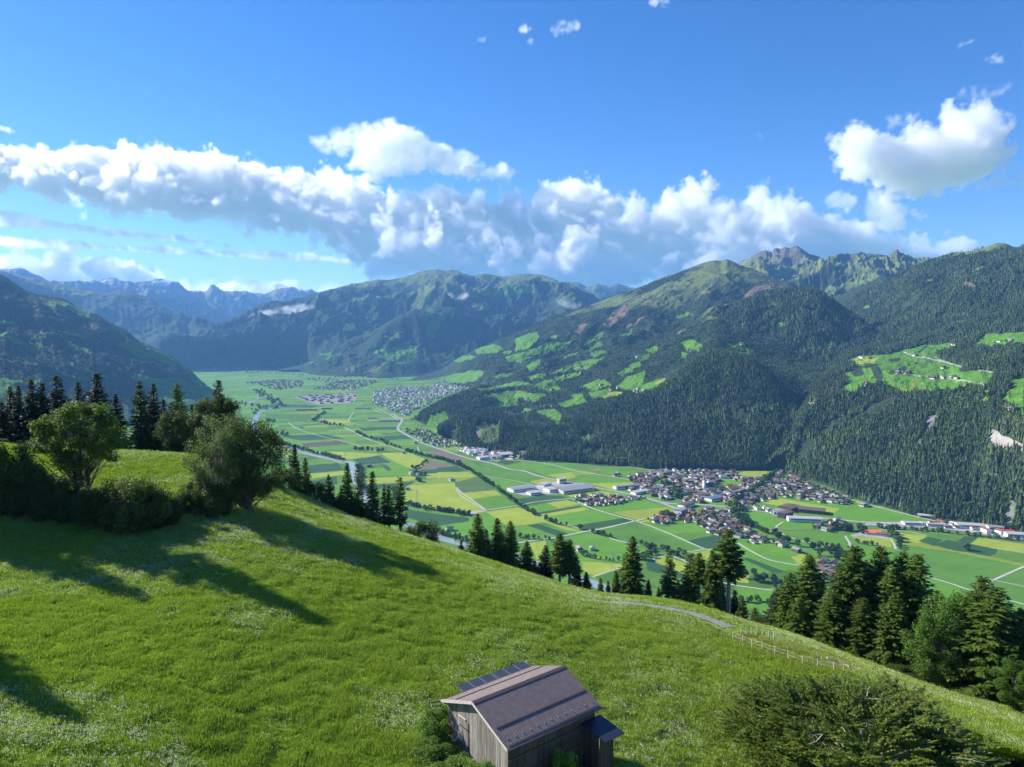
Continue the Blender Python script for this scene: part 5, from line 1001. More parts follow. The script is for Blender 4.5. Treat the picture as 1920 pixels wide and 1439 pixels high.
# ---- houses
WALLC = {'white': (.80, .79, .75), 'cream': (.62, .56, .44), 'brown timber': (.16, .10, .06)}
ROOFC = {'dark brown': (.13, .10, .088), 'red-brown': (.16, .085, .065), 'grey': (.26, .26, .265), 'pale grey': (.40, .39, .38), 'rusty red': (.27, .10, .07)}
WM = {k: mat_simple(k.replace(' ', '_')+'_wall', v, .85, .1, .3) for k, v in WALLC.items()}; RM = {k: mat_simple(k.replace(' ', '_').replace('-', '_')+'_roof', v, .7, .18, .5) for k, v in ROOFC.items()}
M_win = mat_simple('dark_window_glass', (.03, .035, .04), .2, .1)
def house_mesh(w, l, h, pitch, two_tone):
    a = MB(); hz = h*.45; rh = w/2*math.tan(R(pitch)); x = w/2; y_ = l/2
    lo = [(-x,-y_,-.5),(x,-y_,-.5),(x,y_,-.5),(-x,y_,-.5),(-x,-y_,hz),(x,-y_,hz),(x,y_,hz),(-x,y_,hz)]; a.add(lo, [(0,1,5,4),(1,2,6,5),(2,3,7,6),(3,0,4,7)], 0)
    up = [(-x,-y_,hz),(x,-y_,hz),(x,y_,hz),(-x,y_,hz),(-x,-y_,h),(x,-y_,h),(x,y_,h),(-x,y_,h),(0,-y_,h+rh),(0,y_,h+rh)]; a.add(up, [(0,1,5,4),(1,2,6,5),(2,3,7,6),(3,0,4,7),(4,5,8),(6,7,9)], 1 if two_tone else 0)
    for sx in (-1, 1):
        for k in range(int(l/2.8)):
            yy = -y_+1.4+k*2.8
            for z0 in (1., 3.8):
                if z0+1.2 < h: a.add([(sx*(x+.03), yy-.5, z0), (sx*(x+.03), yy+.5, z0), (sx*(x+.03), yy+.5, z0+1.2), (sx*(x+.03), yy-.5, z0+1.2)], [(0,1,2,3)], 2)
    for sy in (-1, 1):
        for k in range(int(w/2.8)):
            xx = -x+1.4+k*2.8
            for z0 in (1., 3.8):
                if z0+1.2 < h: a.add([(xx-.5, sy*(y_+.03), z0), (xx+.5, sy*(y_+.03), z0), (xx+.5, sy*(y_+.03), z0+1.2), (xx-.5, sy*(y_+.03), z0+1.2)], [(0,1,2,3)], 2)
    r_ = MB(); e = 1.2; ex = x+e; zz = h-e*math.tan(R(pitch)); ey = y_+1.; t = .35
    for sx in (-1, 1):
        v = [(0,-ey,h+rh+t),(0,ey,h+rh+t),(sx*ex,ey,zz+t),(sx*ex,-ey,zz+t),(0,-ey,h+rh+.05),(0,ey,h+rh+.05),(sx*ex,ey,zz),(sx*ex,-ey,zz)]; r_.add(v, [(0,1,2,3),(4,7,6,5),(3,2,6,7),(0,3,7,4),(1,5,6,2)])
    r_.box((x*.3-.45, y_*.3-.45, h+rh*.4), (x*.3+.45, y_*.3+.45, h+rh+1.1)); return a, r_
SHP = [(9.5, 12, 5.8, 22), (11, 15, 7.5, 22), (8, 9, 5, 24), (12, 20, 8.5, 20)]
HM = {}
for si, s_ in enumerate(SHP):
    for wc in WALLC:
        for two in (0, 1):
            a, r_ = house_mesh(*s_, two); mw = a.mesh('wall'); [mw.materials.append(x_) for x_ in (WM[wc], WM['brown timber'], M_win)]; HM[(si, wc, two)] = mw
    for rc in ROOFC:
        a, r_ = house_mesh(*s_, 0); mr = r_.mesh('roof'); mr.materials.append(RM[rc]); HM[(si, rc)] = mr
GREEN = [(ZV,[(480,225),(575,225),(565,345),(440,310),(340,295)]),(ZV,[(1090,295),(1180,235),(1330,240),(1420,290),(1380,315),(1100,312)]),(ZV,[(1320,150),(1600,110),(1680,130),(1650,235),(1440,210)]),(ZV,[(540,410),(840,410),(850,470),(700,490),(560,460)]),(ZV,[(1040,540),(1180,545),(1140,590),(1060,570)]),(ZV,[(1000,700),(1080,700),(1050,740),(1000,735)]),(ZV,[(1120,790),(1200,750),(1250,780),(1180,800)]),(ZV,[(1330,905),(1470,895),(1480,940),(1360,955)]),
 (ZV,[(1220,530),(1340,540),(1400,690),(1330,700),(1260,640)]),(ZV,[(820,600),(920,600),(900,650),(840,640)]),(ZV,[(930,480),(1200,430),(1160,520),(1000,520)])]
ANG = {}
def dist_poly(q, poly): return inpoly(np.array([q[0]]), np.array([q[1]]), poly)[0]
PLACED = []
def fill_houses(Z, poly, sep, ang, where, shapes=(0, 1, 2), wcol=('white', 'white', 'cream', 'brown timber'), rcol=('dark brown', 'dark brown', 'red-brown', 'grey', 'dark brown'), seed=1, tries=4000, maxn=999, ground=None):
    pl = zp(Z, poly); r = random.Random(seed); gr = [zp(a, b_) for a, b_ in GREEN]; xs = [p[0] for p in pl]; ys = [p[1] for p in pl]; n = 0
    for _ in range(tries):
        q = (r.uniform(min(xs), max(xs)), r.uniform(min(ys), max(ys)))
        if not dist_poly(q, pl) or any(dist_poly(q, g_) for g_ in gr): continue
        if ground is None: X, Y = (float(t) for t in on_floor(*q)); Zg = 0.
        else:
            h_ = ground(*q)
            if h_ is None: continue
            X, Y, Zg = h_
        if any((X-p['x'])**2+(Y-p['y'])**2 < (sep if p['w'] == where else 16)**2 for p in PLACED): continue
        PLACED.append(dict(x=X, y=Y, z=Zg, w=where, px=q, s=r.choice(shapes), wc=r.choice(wcol), two=r.random() < .5, rc=r.choice(rcol), a=R(ang+r.choice((0, 90))+r.gauss(0, 9)))); n += 1
        if n >= maxn: break
    print(where, n)
def sheet_hit(s):
    def f(px_, py_):
        d_ = (s.px-px_)**2+(s.py-py_)**2; front = s.normals_ok; d_ = np.where(front, d_, 1e9); k = np.unravel_index(np.argmin(d_), d_.shape)
        if d_[k] > 16: return None
        return float(s.X[k]), float(s.Y[k]), float(s.Z[k])
    nm = s.normals(); s.normals_ok = ((nm*np.stack([s.X, s.Y, s.Z-CAMZ], -1)).sum(-1) < 0); return f
hR = sheet_hit(RIGHT); hM = sheet_hit(MASSIF)
V = 'the church tower'
fill_houses(ZV, [(380,700),(460,650),(640,605),(760,620),(820,690),(760,720),(640,700),(470,745),(390,730)], 15, 20, 'the hamlet by the lane crossing', rcol=('red-brown', 'dark brown', 'rusty red'), seed=3, tries=900)
fill_houses(ZV, [(640,560),(800,580),(900,600),(1050,560),(1240,580),(1240,660),(1300,720),(1400,770),(1560,850),(1700,900),(1870,980),(1850,995),(1720,945),(1560,960),(1480,960),(1480,910),(1330,900),(1200,890),(1100,870),(1010,840),(1000,800),(830,690),(800,640)], 16, 30, 'the creek below the village', rcol=('red-brown', 'dark brown', 'dark brown', 'grey'), seed=4, tries=3500)
fill_houses(ZV, [(90,222),(230,188),(450,148),(620,135),(900,145),(1300,155),(1330,215),(1440,240),(1600,215),(1650,270),(1500,330),(1400,440),(1300,510),(1200,525),(1000,505),(780,490),(560,470),(430,440),(340,410),(130,360),(120,320),(220,290),(100,235)], 16.5, 12, 'the church tower', shapes=(0, 1, 1, 2, 3), rcol=('dark brown', 'dark brown', 'grey', 'red-brown', 'grey'), seed=5, tries=5200)
fill_houses(Z4, [(370,200),(480,250),(560,310),(700,360),(800,400),(760,440),(680,430),(560,408),(420,392),(330,383),(260,408),(150,440),(70,440),(150,380),(230,310),(300,270)], 18, 40, 'the upper end of the village', seed=6, tries=2600)
fill_houses(Z4, [(60,445),(150,445),(290,462),(310,490),(220,475),(70,455)], 17, 5, 'the bypass road', seed=7, tries=400)
fill_houses(Z3, [(860,595),(1000,580),(1200,590),(1310,598),(1270,612),(1080,645),(960,645)], 18, 15, 'the three great sheds', seed=8, tries=900)
fill_houses(Z4, [(580,585),(640,550),(720,535),(800,565),(760,590),(640,600)], 17, 35, 'the poplar clump by the bypass', seed=9, tries=500)
fill_houses(Z4, [(600,830),(640,780),(700,810),(690,900),(640,920),(610,890)], 16, 50, 'the river gorge mouth', seed=10, tries=260)
fill_houses(Z2, [(1220,500),(1300,495),(1440,520),(1430,545),(1290,545)], 26, 10, 'the wooded hill foot', seed=11, tries=700)
fill_houses(Z2, [(1300,545),(1480,560),(1620,590),(1600,612),(1480,615),(1360,590)], 24, 25, 'the quarry hill', seed=12, tries=900)
for q in ((Z3,(990,935)),(Z3,(910,935)),(Z2,(1000,738)),(Z2,(1300,590)),(Z2,(1320,792)),(Z2,(1270,793)),(Z2,(1525,825)),(Z2,(1225,655)),(Z2,(1520,1150)),(Z2,(1050,635)),(Z3,(1160,448)),(Z3,(1150,455)),(Z3,(90,482)),(Z4,(885,440)),(Z4,(910,445)),(Z4,(460,735)),(Z4,(475,740)),(Z2,(570,495)),(Z2,(1310,990)),(Z2,(1250,885))):
    c_ = zp(q[0], [q[1]])[0]; fill_houses(ZP, [(c_[0]-2, c_[1]-1.5), (c_[0]+2, c_[1]-1.5), (c_[0]+2, c_[1]+1.5), (c_[0]-2, c_[1]+1.5)], 12, 20, 'lone', shapes=(1, 0), rcol=('dark brown', 'grey'), seed=int(q[1][0]), tries=30, maxn=1)
# farms on the terraces
for nm, Z, hf, lst in (('the right-hand farm terrace', Z7, hR, [(880,792,8),(930,797,8),(1120,888,14),(1165,893,8),(910,970,14),(1340,925,10),(1380,920,16),(1430,920,14),(1470,922,10),(1210,782,6),(1470,712,8),(1690,968,8),(1760,690,6),(1830,690,8),(1225,832,4),(1400,862,5),(1830,1120,16),(1860,1125,12),(1150,1018,5),(1285,1018,5)]),
                       ('the slope hamlets of the massif', Z8, hM, [(510,965,14),(600,1000,14),(385,1020,12),(700,1040,12),(740,1035,8),(1050,905,10),(1110,930,12),(1160,932,10),(1250,940,12),(1300,940,10),(1590,705,12),(600,985,8),(1040,870,5),(1270,738,10),(1000,620,14),(770,840,16),(830,845,14),(930,830,8),(500,920,12),(330,700,10),(400,735,14),(640,630,10),(990,705,8),(920,790,6),(700,800,6),(760,930,12),(100,1140,10),(1880,662,8)])):
    for x, y_, rr_ in lst: fill_houses(Z, [(x-rr_*1.6, y_-rr_*.6), (x+rr_*1.6, y_-rr_*.6), (x+rr_*1.6, y_+rr_*.6), (x-rr_*1.6, y_+rr_*.6)], 17, 15, nm, seed=int(x*7+y_), tries=14, maxn=max(1, rr_//4), ground=hf)
n_near = len(PLACED)
fill_houses(Z2, [(1020,335),(1040,255),(1200,225),(1400,225),(1450,190),(1600,150),(1690,180),(1640,235),(1500,275),(1400,320),(1330,365),(1240,412),(1150,380)], 30, 20, 'the far town', rcol=('pale grey', 'grey', 'dark brown', 'grey'), wcol=('white', 'white', 'cream'), shapes=(1, 3, 3), seed=13, tries=5000, maxn=620)
fill_houses(Z2, [(200,200),(420,180),(580,190),(560,225),(420,250),(380,240),(300,215)], 42, 20, 'the far towns', shapes=(3,), seed=14, tries=1800, maxn=160, rcol=('dark brown', 'red-brown'))
fill_houses(Z2, [(640,185),(760,180),(1050,185),(1040,200),(880,250),(640,240),(760,205)], 42, 20, 'the far towns', shapes=(3,), seed=15, tries=1800, maxn=200, rcol=('dark brown', 'red-brown'))
fill_houses(Z2, [(0,105),(120,100),(300,85),(420,75),(540,60),(560,75),(400,95),(150,120),(0,125)], 60, 20, 'the far towns', shapes=(3,), seed=16, tries=1500, maxn=150)
fill_houses(Z2, [(540,292),(640,282),(880,268),(920,280),(890,325),(680,335),(600,315)], 45, 5, 'the sawmill', shapes=(3, 3), wcol=('cream', 'brown timber'), rcol=('pale grey', 'red-brown', 'grey'), seed=17, tries=500, maxn=45)
fill_houses(Z1, [(950,470),(1200,500),(1400,530),(1380,560),(1200,545),(1000,500)], 40, 5, 'the far towns', shapes=(1, 3), seed=18, tries=700, maxn=50)
fill_houses(Z3, [(120,290),(180,285),(400,290),(540,330),(520,350),(340,350),(220,320)], 30, 25, 'the industrial strip', shapes=(3,), wcol=('white', 'white', 'cream'), rcol=('pale grey', 'grey', 'pale grey'), seed=19, tries=600, maxn=60)
fill_houses(Z4, [(1130,553),(1400,555),(1560,575),(1919,632),(1919,650),(1500,590),(1180,570)], 24, 8, 'the gravel works', shapes=(0, 3), wcol=('white',), rcol=('pale grey', 'grey', 'rusty red'), seed=20, tries=600, maxn=40)
hs = sorted(PLACED, key=lambda p: p['x']**2+p['y']**2); print('houses', len(hs))
SZ = ['mid-sized', 'large', 'small', 'long']; ORD = ['nearest', 'second nearest', 'third nearest', 'fourth nearest', 'fifth nearest', 'sixth nearest', 'seventh nearest', 'eighth nearest', 'ninth nearest', 'tenth nearest', 'eleventh nearest', 'twelfth nearest']
ANCH = {'the church tower': (1320, 905), 'the hamlet by the lane crossing': (1195, 976), 'the creek below the village': (1400, 985), 'the upper end of the village': (1463, 876), 'the bypass road': (1410, 955), 'the three great sheds': (1100, 936)}
OR3 = ['lowest', 'second lowest', 'third lowest', 'fourth lowest', 'fifth lowest', 'sixth lowest', 'seventh lowest', 'eighth lowest', 'ninth lowest', 'tenth lowest', '11th lowest', '12th lowest', '13th lowest', '14th lowest', '15th lowest']
def hbuild(p):
    o = bpy.data.objects.new('house', None); C.objects.link(o); o.location = (p['x'], p['y'], p['z']-.3); o.rotation_euler = (0, 0, p['a'])
    for nm, k in (('wall', (p['s'], p['wc'], int(p['two']))), ('roof', (p['s'], p['rc']))):
        c_ = bpy.data.objects.new(nm, HM[k]); C.objects.link(c_); c_.parent = o
    return o
cnt = {}
near = hs[:300]
for p in near:
    if p['w'] in ('lone',): p['w2'] = 'the fields'
    else: p['w2'] = p['w']
cells = {}
for p in near: cells.setdefault((p['w2'], p['s'], p['wc'], p['two'], p['rc']), []).append(p)
for (w2, s_, wc, two, rc), ps in cells.items():
    ps.sort(key=lambda p: p['x']**2+p['y']**2)
    for i, p in enumerate(ps):
        o = hbuild(p); wl = (wc+' and timber' if two and wc != 'brown timber' else wc)
        place = {'the church tower': 'around the church', 'the fields': 'standing alone in the fields', 'the creek below the village': 'along the creek', 'the upper end of the village': 'in the upper village', 'the hamlet by the lane crossing': 'in the crossing hamlet', 'the poplar clump by the bypass': 'by the bypass poplars', 'the river gorge mouth': 'by the gorge mouth', 'the right-hand farm terrace': 'on the farm terrace', 'the slope hamlets of the massif': 'on the massif slope'}.get(w2, 'by '+w2[0:])
        rk = '' if len(ps) == 1 else (ORD[i].replace('nearest', '').strip()+' ' if 0 < i < len(ORD) else ('' if i == 0 else 'last '))+'lowest in view '
        tag(o, '%s %s house, %s roof, %s%s' % (SZ[s_], wl, rc, place, '' if len(ps) == 1 else ', '+(OR3[i] if i < len(OR3) else 'last')), 'house', 'houses of the valley villages')
far = hs[300:]
bvar = {}; protos_h = []; pidx = []
for p in far:
    k = (p['s'], p['wc'], int(p['two']), p['rc'])
    if k not in bvar:
        a, r_ = house_mesh(*SHP[p['s']], int(p['two'])); b0 = len(a.v); a.v += r_.v; a.f += [tuple(b0+i for i in f) for f in r_.f]; a.m += [3]*len(r_.f)
        bvar[k] = len(protos_h); protos_h.append(proto('house_model', a.mesh('house_model'), [WM[p['wc']], WM['brown timber'], M_win, RM[p['rc']]]))
    pidx.append(bvar[k])
scatter('distant_houses', [(p['x'], p['y'], p['z']-.3) for p in far], np.ones((len(far), 3)), [p['a'] for p in far], pidx, protos_h, 'the many small houses of the far towns and slope hamlets')
# ---- church
cx_, cy_ = (float(t) for t in on_floor(1320, 918)); ch = bpy.data.objects.new('church', None); C.objects.link(ch); ch.location = (cx_, cy_, 0); ch.rotation_euler = (0, 0, R(-60)); tag(ch, 'white church with a slender tower and reddish spire in the middle of the village', 'church')
m_ = MB(); m_.box((-3.2, -3.2, -1), (3.2, 3.2, 27)); 
for s1, s2 in ((1, 0), (-1, 0), (0, 1), (0, -1)):
    for z0 in (8, 20): m_.add([(s1*3.24-s2*.7, s2*3.24-s1*.7, z0), (s1*3.24+s2*.7, s2*3.24+s1*.7, z0), (s1*3.24+s2*.7, s2*3.24+s1*.7, z0+3), (s1*3.24-s2*.7, s2*3.24-s1*.7, z0+3)], [(0, 1, 2, 3)], 1)
tw = obj('tower', m_.mesh('tower'), [WM['white'], M_win], ch)
m_ = MB(); m_.add([(-3.9,-3.9,27),(3.9,-3.9,27),(3.9,3.9,27),(-3.9,3.9,27),(-2,-2,32),(2,-2,32),(2,2,32),(-2,2,32),(0,0,47)], [(0,1,5,4),(1,2,6,5),(2,3,7,6),(3,0,4,7),(4,5,8),(5,6,8),(6,7,8),(7,4,8),(0,3,2,1)]); obj('spire', m_.mesh('spire'), RM['rusty red'], tw)
a, r_ = house_mesh(14, 30, 11, 42, 0); a.v = [(x, y_+18.5, z) for x, y_, z in a.v]; r_.v = [(x, y_+18.5, z) for x, y_, z in r_.v]; obj('nave', a.mesh('nave'), [WM['white'], WM['white'], M_win], ch); obj('roof', r_.mesh('roof'), RM['dark brown'], ch)
# ---- sheds, halls and yards
def hall(px_, py_, w_, l_, h_, ang, wc, rc, label, name='industrial_hall', arched=False, cat='hall'):
    X, Y = (float(t) for t in on_floor(px_, py_)); o = bpy.data.objects.new(name, None); C.objects.link(o); o.location = (X, Y, 0); o.rotation_euler = (0, 0, R(ang)); tag(o, label, cat)
    m_ = MB(); m_.box((-w_/2, -l_/2, -.5), (w_/2, l_/2, h_))
    for sx in (-1, 1): m_.add([(sx*(w_/2+.05), -l_*.42, h_*.55), (sx*(w_/2+.05), l_*.42, h_*.55), (sx*(w_/2+.05), l_*.42, h_*.8), (sx*(w_/2+.05), -l_*.42, h_*.8)], [(0, 1, 2, 3)], 1)
    obj('wall', m_.mesh('wall'), [wc, M_win], o); m_ = MB(); n = 10 if arched else 2; rise = w_*(.28 if arched else .055); e = 1.2; P_ = []
    for i in range(n+1):
        t = i/n; x = -w_/2-e+(w_+2*e)*t; z = h_+.1+rise*(math.sin(math.pi*t) if arched else 1-abs(2*t-1)); P_.append((x, z))
    v = [(x, s_*(l_/2+e), z) for x, z in P_ for s_ in (-1, 1)]+[(x, s_*(l_/2+e), z-.5) for x, z in P_ for s_ in (-1, 1)]; k = 2*(n+1)
    f = [(2*i, 2*i+2, 2*i+3, 2*i+1) for i in range(n)]+[(k+2*i, k+2*i+1, k+2*i+3, k+2*i+2) for i in range(n)]+[(2*i, k+2*i, k+2*i+2, 2*i+2) for i in range(n)]+[(2*i+1, 2*i+3, k+2*i+3, k+2*i+1) for i in range(n)]+[(0, 1, k+1, k), (2*n, k+2*n, k+2*n+1, 2*n+1)]
    m_.add(v, f); obj('roof', m_.mesh('roof'), rc, o); return o
bl = mat_simple('blue_grey_roof', (.12, .17, .24), .6, .1, .3); redr = mat_simple('bright_red_roof', (.62, .07, .08), .5, .05, .3); teal = mat_simple('teal_roof', (.05, .42, .38), .5, .05, .3); dk = mat_simple('dark_glass_wall', (.05, .06, .08), .3, .1, .3)
for Z, q, w_, l_, h_, an, wc, rc, lb in ((Z3,(540,545),38,72,8,-62,WM['white'],RM['grey'],'long grey-roofed greenhouse hall at the west edge of the builders yard'),(Z3,(620,572),26,34,7,-62,WM['white'],RM['pale grey'],'small pale shed below the long greenhouse hall'),(Z3,(740,552),34,40,9,-62,WM['white'],RM['pale grey'],'white works hall between the greenhouse and the great dark roof'),(Z3,(870,545),70,105,9,-62,WM['cream'],RM['grey'],'vast flat slate-grey roof of the yard by the main road'),(Z3,(800,500),14,26,14,-62,WM['cream'],RM['pale grey'],'tall beige gravel silo building in the works yard'),(Z3,(690,520),24,36,8,-40,WM['white'],RM['pale grey'],'pale works shed at the back of the yard'),
    (Z3,(200,302),28,44,8,25,WM['white'],RM['pale grey'],'first white hall of the industrial strip from the left'),(Z3,(290,292),24,50,8,25,WM['white'],RM['pale grey'],'narrow white hall at the back of the industrial strip'),(Z3,(300,345),30,46,8,-62,WM['white'],RM['pale grey'],'white hall beside the road in the industrial strip'),(Z3,(370,343),24,40,9,-62,WM['white'],RM['grey'],'white box hall in front of the brown factory'),(Z3,(455,325),50,80,10,-62,WM['brown timber'],RM['pale grey'],'largest factory of the industrial strip with a ribbed pale roof'),(Z3,(390,312),30,34,10,-62,WM['brown timber'],RM['red-brown'],'brown factory block in the industrial strip'),
    (ZV,(60,335),18,62,9,-68,WM['white'],RM['grey'],'long low hall at the western entrance of the village'),(ZV,(270,385),20,74,7,-55,WM['white'],RM['pale grey'],'long white row building by the main road'),(ZV,(1075,465),26,52,8,-55,WM['white'],bl,'large hall with a blue-grey roof south of the church'),(ZV,(920,435),24,36,9,-60,WM['cream'],RM['red-brown'],'cream building with a broad brown roof below the church'),(ZV,(685,630),22,26,14,-40,WM['white'],RM['grey'],'tall white block at the bridge over the main road'),(ZV,(760,540),20,48,9,-48,WM['white'],RM['dark brown'],'long white inn with dark roof along the main road'),
    (Z4,(385,512),20,36,12,-55,dk,RM['dark brown'],'dark glazed block beside the village bypass'),(Z4,(510,540),22,78,9,82,WM['white'],RM['pale grey'],'long white hall with pillars beside the village bypass'),(Z4,(410,465),36,46,9,-50,WM['brown timber'],RM['dark brown'],'big dark-brown gabled shed east of the village'),(Z4,(555,482),34,62,9,65,WM['brown timber'],RM['dark brown'],'long dark-brown farm shed farthest east of the village'),(Z4,(340,490),24,30,8,-50,WM['white'],RM['grey'],'grey-roofed workshop at the village end'),
    (Z4,(1630,585),24,95,9,78,WM['white'],RM['pale grey'],'long pale hall of the gravel works on the right'),(Z4,(1730,605),18,30,12,78,WM['white'],RM['grey'],'white cube hall between the long pale hall and the red arch'),(Z4,(1880,640),22,50,8,78,WM['white'],RM['pale grey'],'pale hall cut by the right edge beyond the red arch'),(Z4,(1350,572),16,40,7,80,WM['white'],RM['pale grey'],'low white shed in the middle of the gravel works'),(Z4,(1210,562),14,46,6,84,WM['white'],RM['pale grey'],'low white shed at the near end of the gravel works'),(Z4,(1330,515),22,60,5,70,WM['brown timber'],RM['pale grey'],'brownish sawmill stack hall under the wooded slope'),
    (Z4,(640,858),10,14,6,40,WM['white'],teal,'little building with a bright teal roof below the gorge hamlet'),(Z2,(1125,448),30,95,7,-88,WM['white'],bl,'long blue-roofed greenhouse near the far town'),(Z2,(960,368),20,90,6,-88,WM['white'],bl,'bluish long shed south of the sawmill'),(Z2,(600,376),18,110,6,-88,WM['brown timber'],RM['red-brown'],'long brown shed in the far fields'),(Z2,(1020,430),20,50,7,-80,WM['white'],RM['grey'],'farm hall left of the blue greenhouse'),(Z2,(730,368),18,60,6,-88,WM['brown timber'],RM['dark brown'],'second long brown shed in the far fields')):
    c_ = zp(Z, [q])[0]; hall(c_[0], c_[1], w_, l_, h_, an, wc, rc, lb)
c_ = zp(Z4, [(1812,620)])[0]; hall(c_[0], c_[1], 15, 24, 5, 78, WM['white'], redr, 'market hall with an arched bright red roof at the right edge', arched=True)
c_ = zp(Z4, [(945,618)])[0]; hall(c_[0], c_[1], 30, 34, 4.5, 70, WM['white'], mat_simple('orange_roof', (.72, .17, .06), .6, .05, .3), 'low building with a flat orange roof beside the car park')
c_ = zp(Z4, [(1010,630)])[0]; hall(c_[0], c_[1], 14, 26, 5, 70, WM['white'], RM['rusty red'], 'small clubhouse right of the orange-roofed building')
# ---- rows of trees along lanes and water
def path_len(q): return [0]+list(np.cumsum([math.hypot(q[i+1][0]-q[i][0], q[i+1][1]-q[i][1]) for i in range(len(q)-1)]))
vt = finish_proto(broadleaf(10, 3.4, .12, 61, 34, 46, .85, .5, cr=1.35), M_bark, M_brd); vt2 = finish_proto(broadleaf(10, 2.7, .1, 62, 34, 46, .8, .5, cr=1.2, style='egg'), M_bark, leaf_mat('row_tree_leaves', (.020, .048, .016), (.045, .085, .022), .15, .8))
vt3 = (vt[0], vt[1])
TR = []
def row(Z, pts_, sp_, h_, nm, wid=3, seed=1, hard=False):
    q = [tuple(float(t) for t in on_floor(*p)) for p in zp(Z, pts_)]; Ls = path_len(q); r = random.Random(seed); s = 0; k = 0
    while s < Ls[-1]:
        X = float(np.interp(s, Ls, [a[0] for a in q])); Y = float(np.interp(s, Ls, [a[1] for a in q])); k += 1
        TR.append(dict(x=X+r.gauss(0, wid), y=Y+r.gauss(0, wid), h=h_*r.uniform(.65, 1.25), n=nm, k=k, v=r.random())); s += sp_*r.uniform(.6, 1.5)
ro = 'the dark tree row that crosses the fields'
row(Z3, [(0,345),(100,375),(210,420),(310,490),(430,570),(520,640),(600,690),(640,712)], 9.5, 9, ro, 2.2); row(Z3, [(690,735),(760,765),(830,780)], 12, 10, 'the lane hedge before the dark green field', 3)
row(Z3, [(990,820),(1050,832),(1110,855)], 8, 9, 'the hedge at the lane crossing', 3); row(Z3, [(905,800),(935,800)], 9, 11, 'the clump on the lane corner', 3)
row(Z3, [(1300,1000),(1330,975),(1380,950),(1370,920),(1410,915),(1450,930),(1500,950),(1560,965),(1640,1000)], 7.5, 12, 'the grove by the white bend of the lane', 7); row(Z3, [(920,965),(1000,985),(1100,1000),(1200,1002),(1300,990)], 9, 8, 'the hedge below the barn field', 2)
row(Z3, [(0,680),(80,690),(200,712)], 9, 9, 'the hedge beside the gravel patch', 3); row(Z3, [(0,815),(80,838),(210,872),(250,900)], 8, 9, 'the river bank near the brink', 4); row(Z3, [(520,850),(640,862),(740,860)], 9, 9, 'the hedge behind the near conifers', 4)
row(Z3, [(1305,900),(1315,905)], 6, 10, 'the lone pair beside the lane', 2)
row(ZV, [(1290,540),(1330,600),(1340,680),(1400,720),(1480,760),(1540,800),(1600,810),(1700,850),(1800,890),(1919,950)], 7.5, 13, 'the wooded creek below the village', 6); row(Z4, [(500,700),(560,715),(640,725),(700,740),(760,735)], 6.5, 13, 'the thick wood by the gorge mouth', 12); row(Z4, [(640,760),(700,775),(740,800),(800,800)], 8, 13, 'the thick wood by the gorge mouth', 12)
row(ZV, [(1320,500),(1370,440),(1500,370),(1600,300),(1700,220),(1760,160)], 8.5, 11, 'the stream through the village', 4); row(Z4, [(160,905),(200,925),(260,940),(330,945),(390,950)], 6, 13, 'the copse left of the big stand', 9); row(Z4, [(90,1060),(200,1050),(250,1075),(340,1050)], 8, 9, 'the hedge under the low fields', 4)
row(Z4, [(700,590),(780,600),(850,608),(900,600)], 7, 12, 'the copse beside the car park', 7); row(Z4, [(1065,625),(1100,660),(1125,700),(1130,730)], 9, 10, 'the trees right of the car park', 3); row(Z4, [(980,583),(1200,598),(1400,612),(1650,640),(1919,668)], 11, 8, 'the hedge under the gravel works', 3); row(Z4, [(840,680),(900,690),(1000,700)], 8, 8, 'the hedge before the pond', 3)
row(ZV, [(520,300),(560,340),(540,310)], 8, 12, 'the garden trees west of the church', 6); row(ZV, [(600,420),(660,450),(760,450),(840,430)], 9, 9, 'the orchard by the main road', 10); row(ZV, [(1000,330),(1080,360),(1090,400)], 9, 9, 'the garden trees below the church', 8); row(ZV, [(640,380),(660,420)], 8, 13, 'the tall trees at the orchard', 4); row(ZV, [(1000,620),(1100,680),(1150,720)], 10, 8, 'the gardens by the creek', 8); row(ZV, [(520,640),(560,670)], 7, 10, 'the garden of the crossing hamlet', 5)
row(Z2, [(410,582),(480,605),(560,625),(640,650),(720,668),(790,685),(850,700)], 11, 10, 'the upper bank of the river', 4); row(Z2, [(930,740),(950,790),(945,860),(960,900)], 9, 10, 'the bank of the straight river reach', 4); row(Z2, [(1240,640),(1280,650),(1400,680),(1480,695),(1560,715),(1600,735)], 9, 9, 'the hedge behind the brown field', 4); row(Z2, [(1250,985),(1310,1000),(1380,1015),(1500,1025),(1600,1040),(1650,1050)], 9, 9, 'the hedge under the big yellow field', 4)
row(Z2, [(1270,745),(1300,750),(1380,700)], 12, 7, 'the hedge round the brown field', 3); row(Z2, [(1290,780),(1380,800)], 14, 8, 'the farm between the yellow fields', 5); row(Z2, [(920,520),(980,550),(1080,570),(1130,600),(1200,620)], 17, 9, 'the lane of single trees', 4); row(Z2, [(900,630),(1010,630),(1090,640)], 14, 10, 'the farmstead trees in the flat', 6)
row(Z2, [(640,445),(680,415),(725,388)], 16, 9, 'the tree lane in the far fields', 4); row(Z2, [(700,455),(740,470),(850,478)], 15, 10, 'the copse in the far fields', 6); row(Z2, [(340,445),(410,450)], 22, 10, 'the far copse left', 10); row(Z2, [(420,525),(480,545)], 20, 10, 'the near copse left', 10); row(Z2, [(280,250),(340,290),(430,340),(400,370),(300,360),(270,400)], 24, 12, 'the river wood upstream', 20); row(Z2, [(150,330),(260,350),(380,350)], 24, 10, 'the river wood upstream', 18); row(Z2, [(600,180),(800,165),(1000,165),(1180,180)], 40, 11, 'the far hedges', 15); row(Z2, [(200,135),(420,140),(580,150)], 45, 11, 'the far hedges', 15)
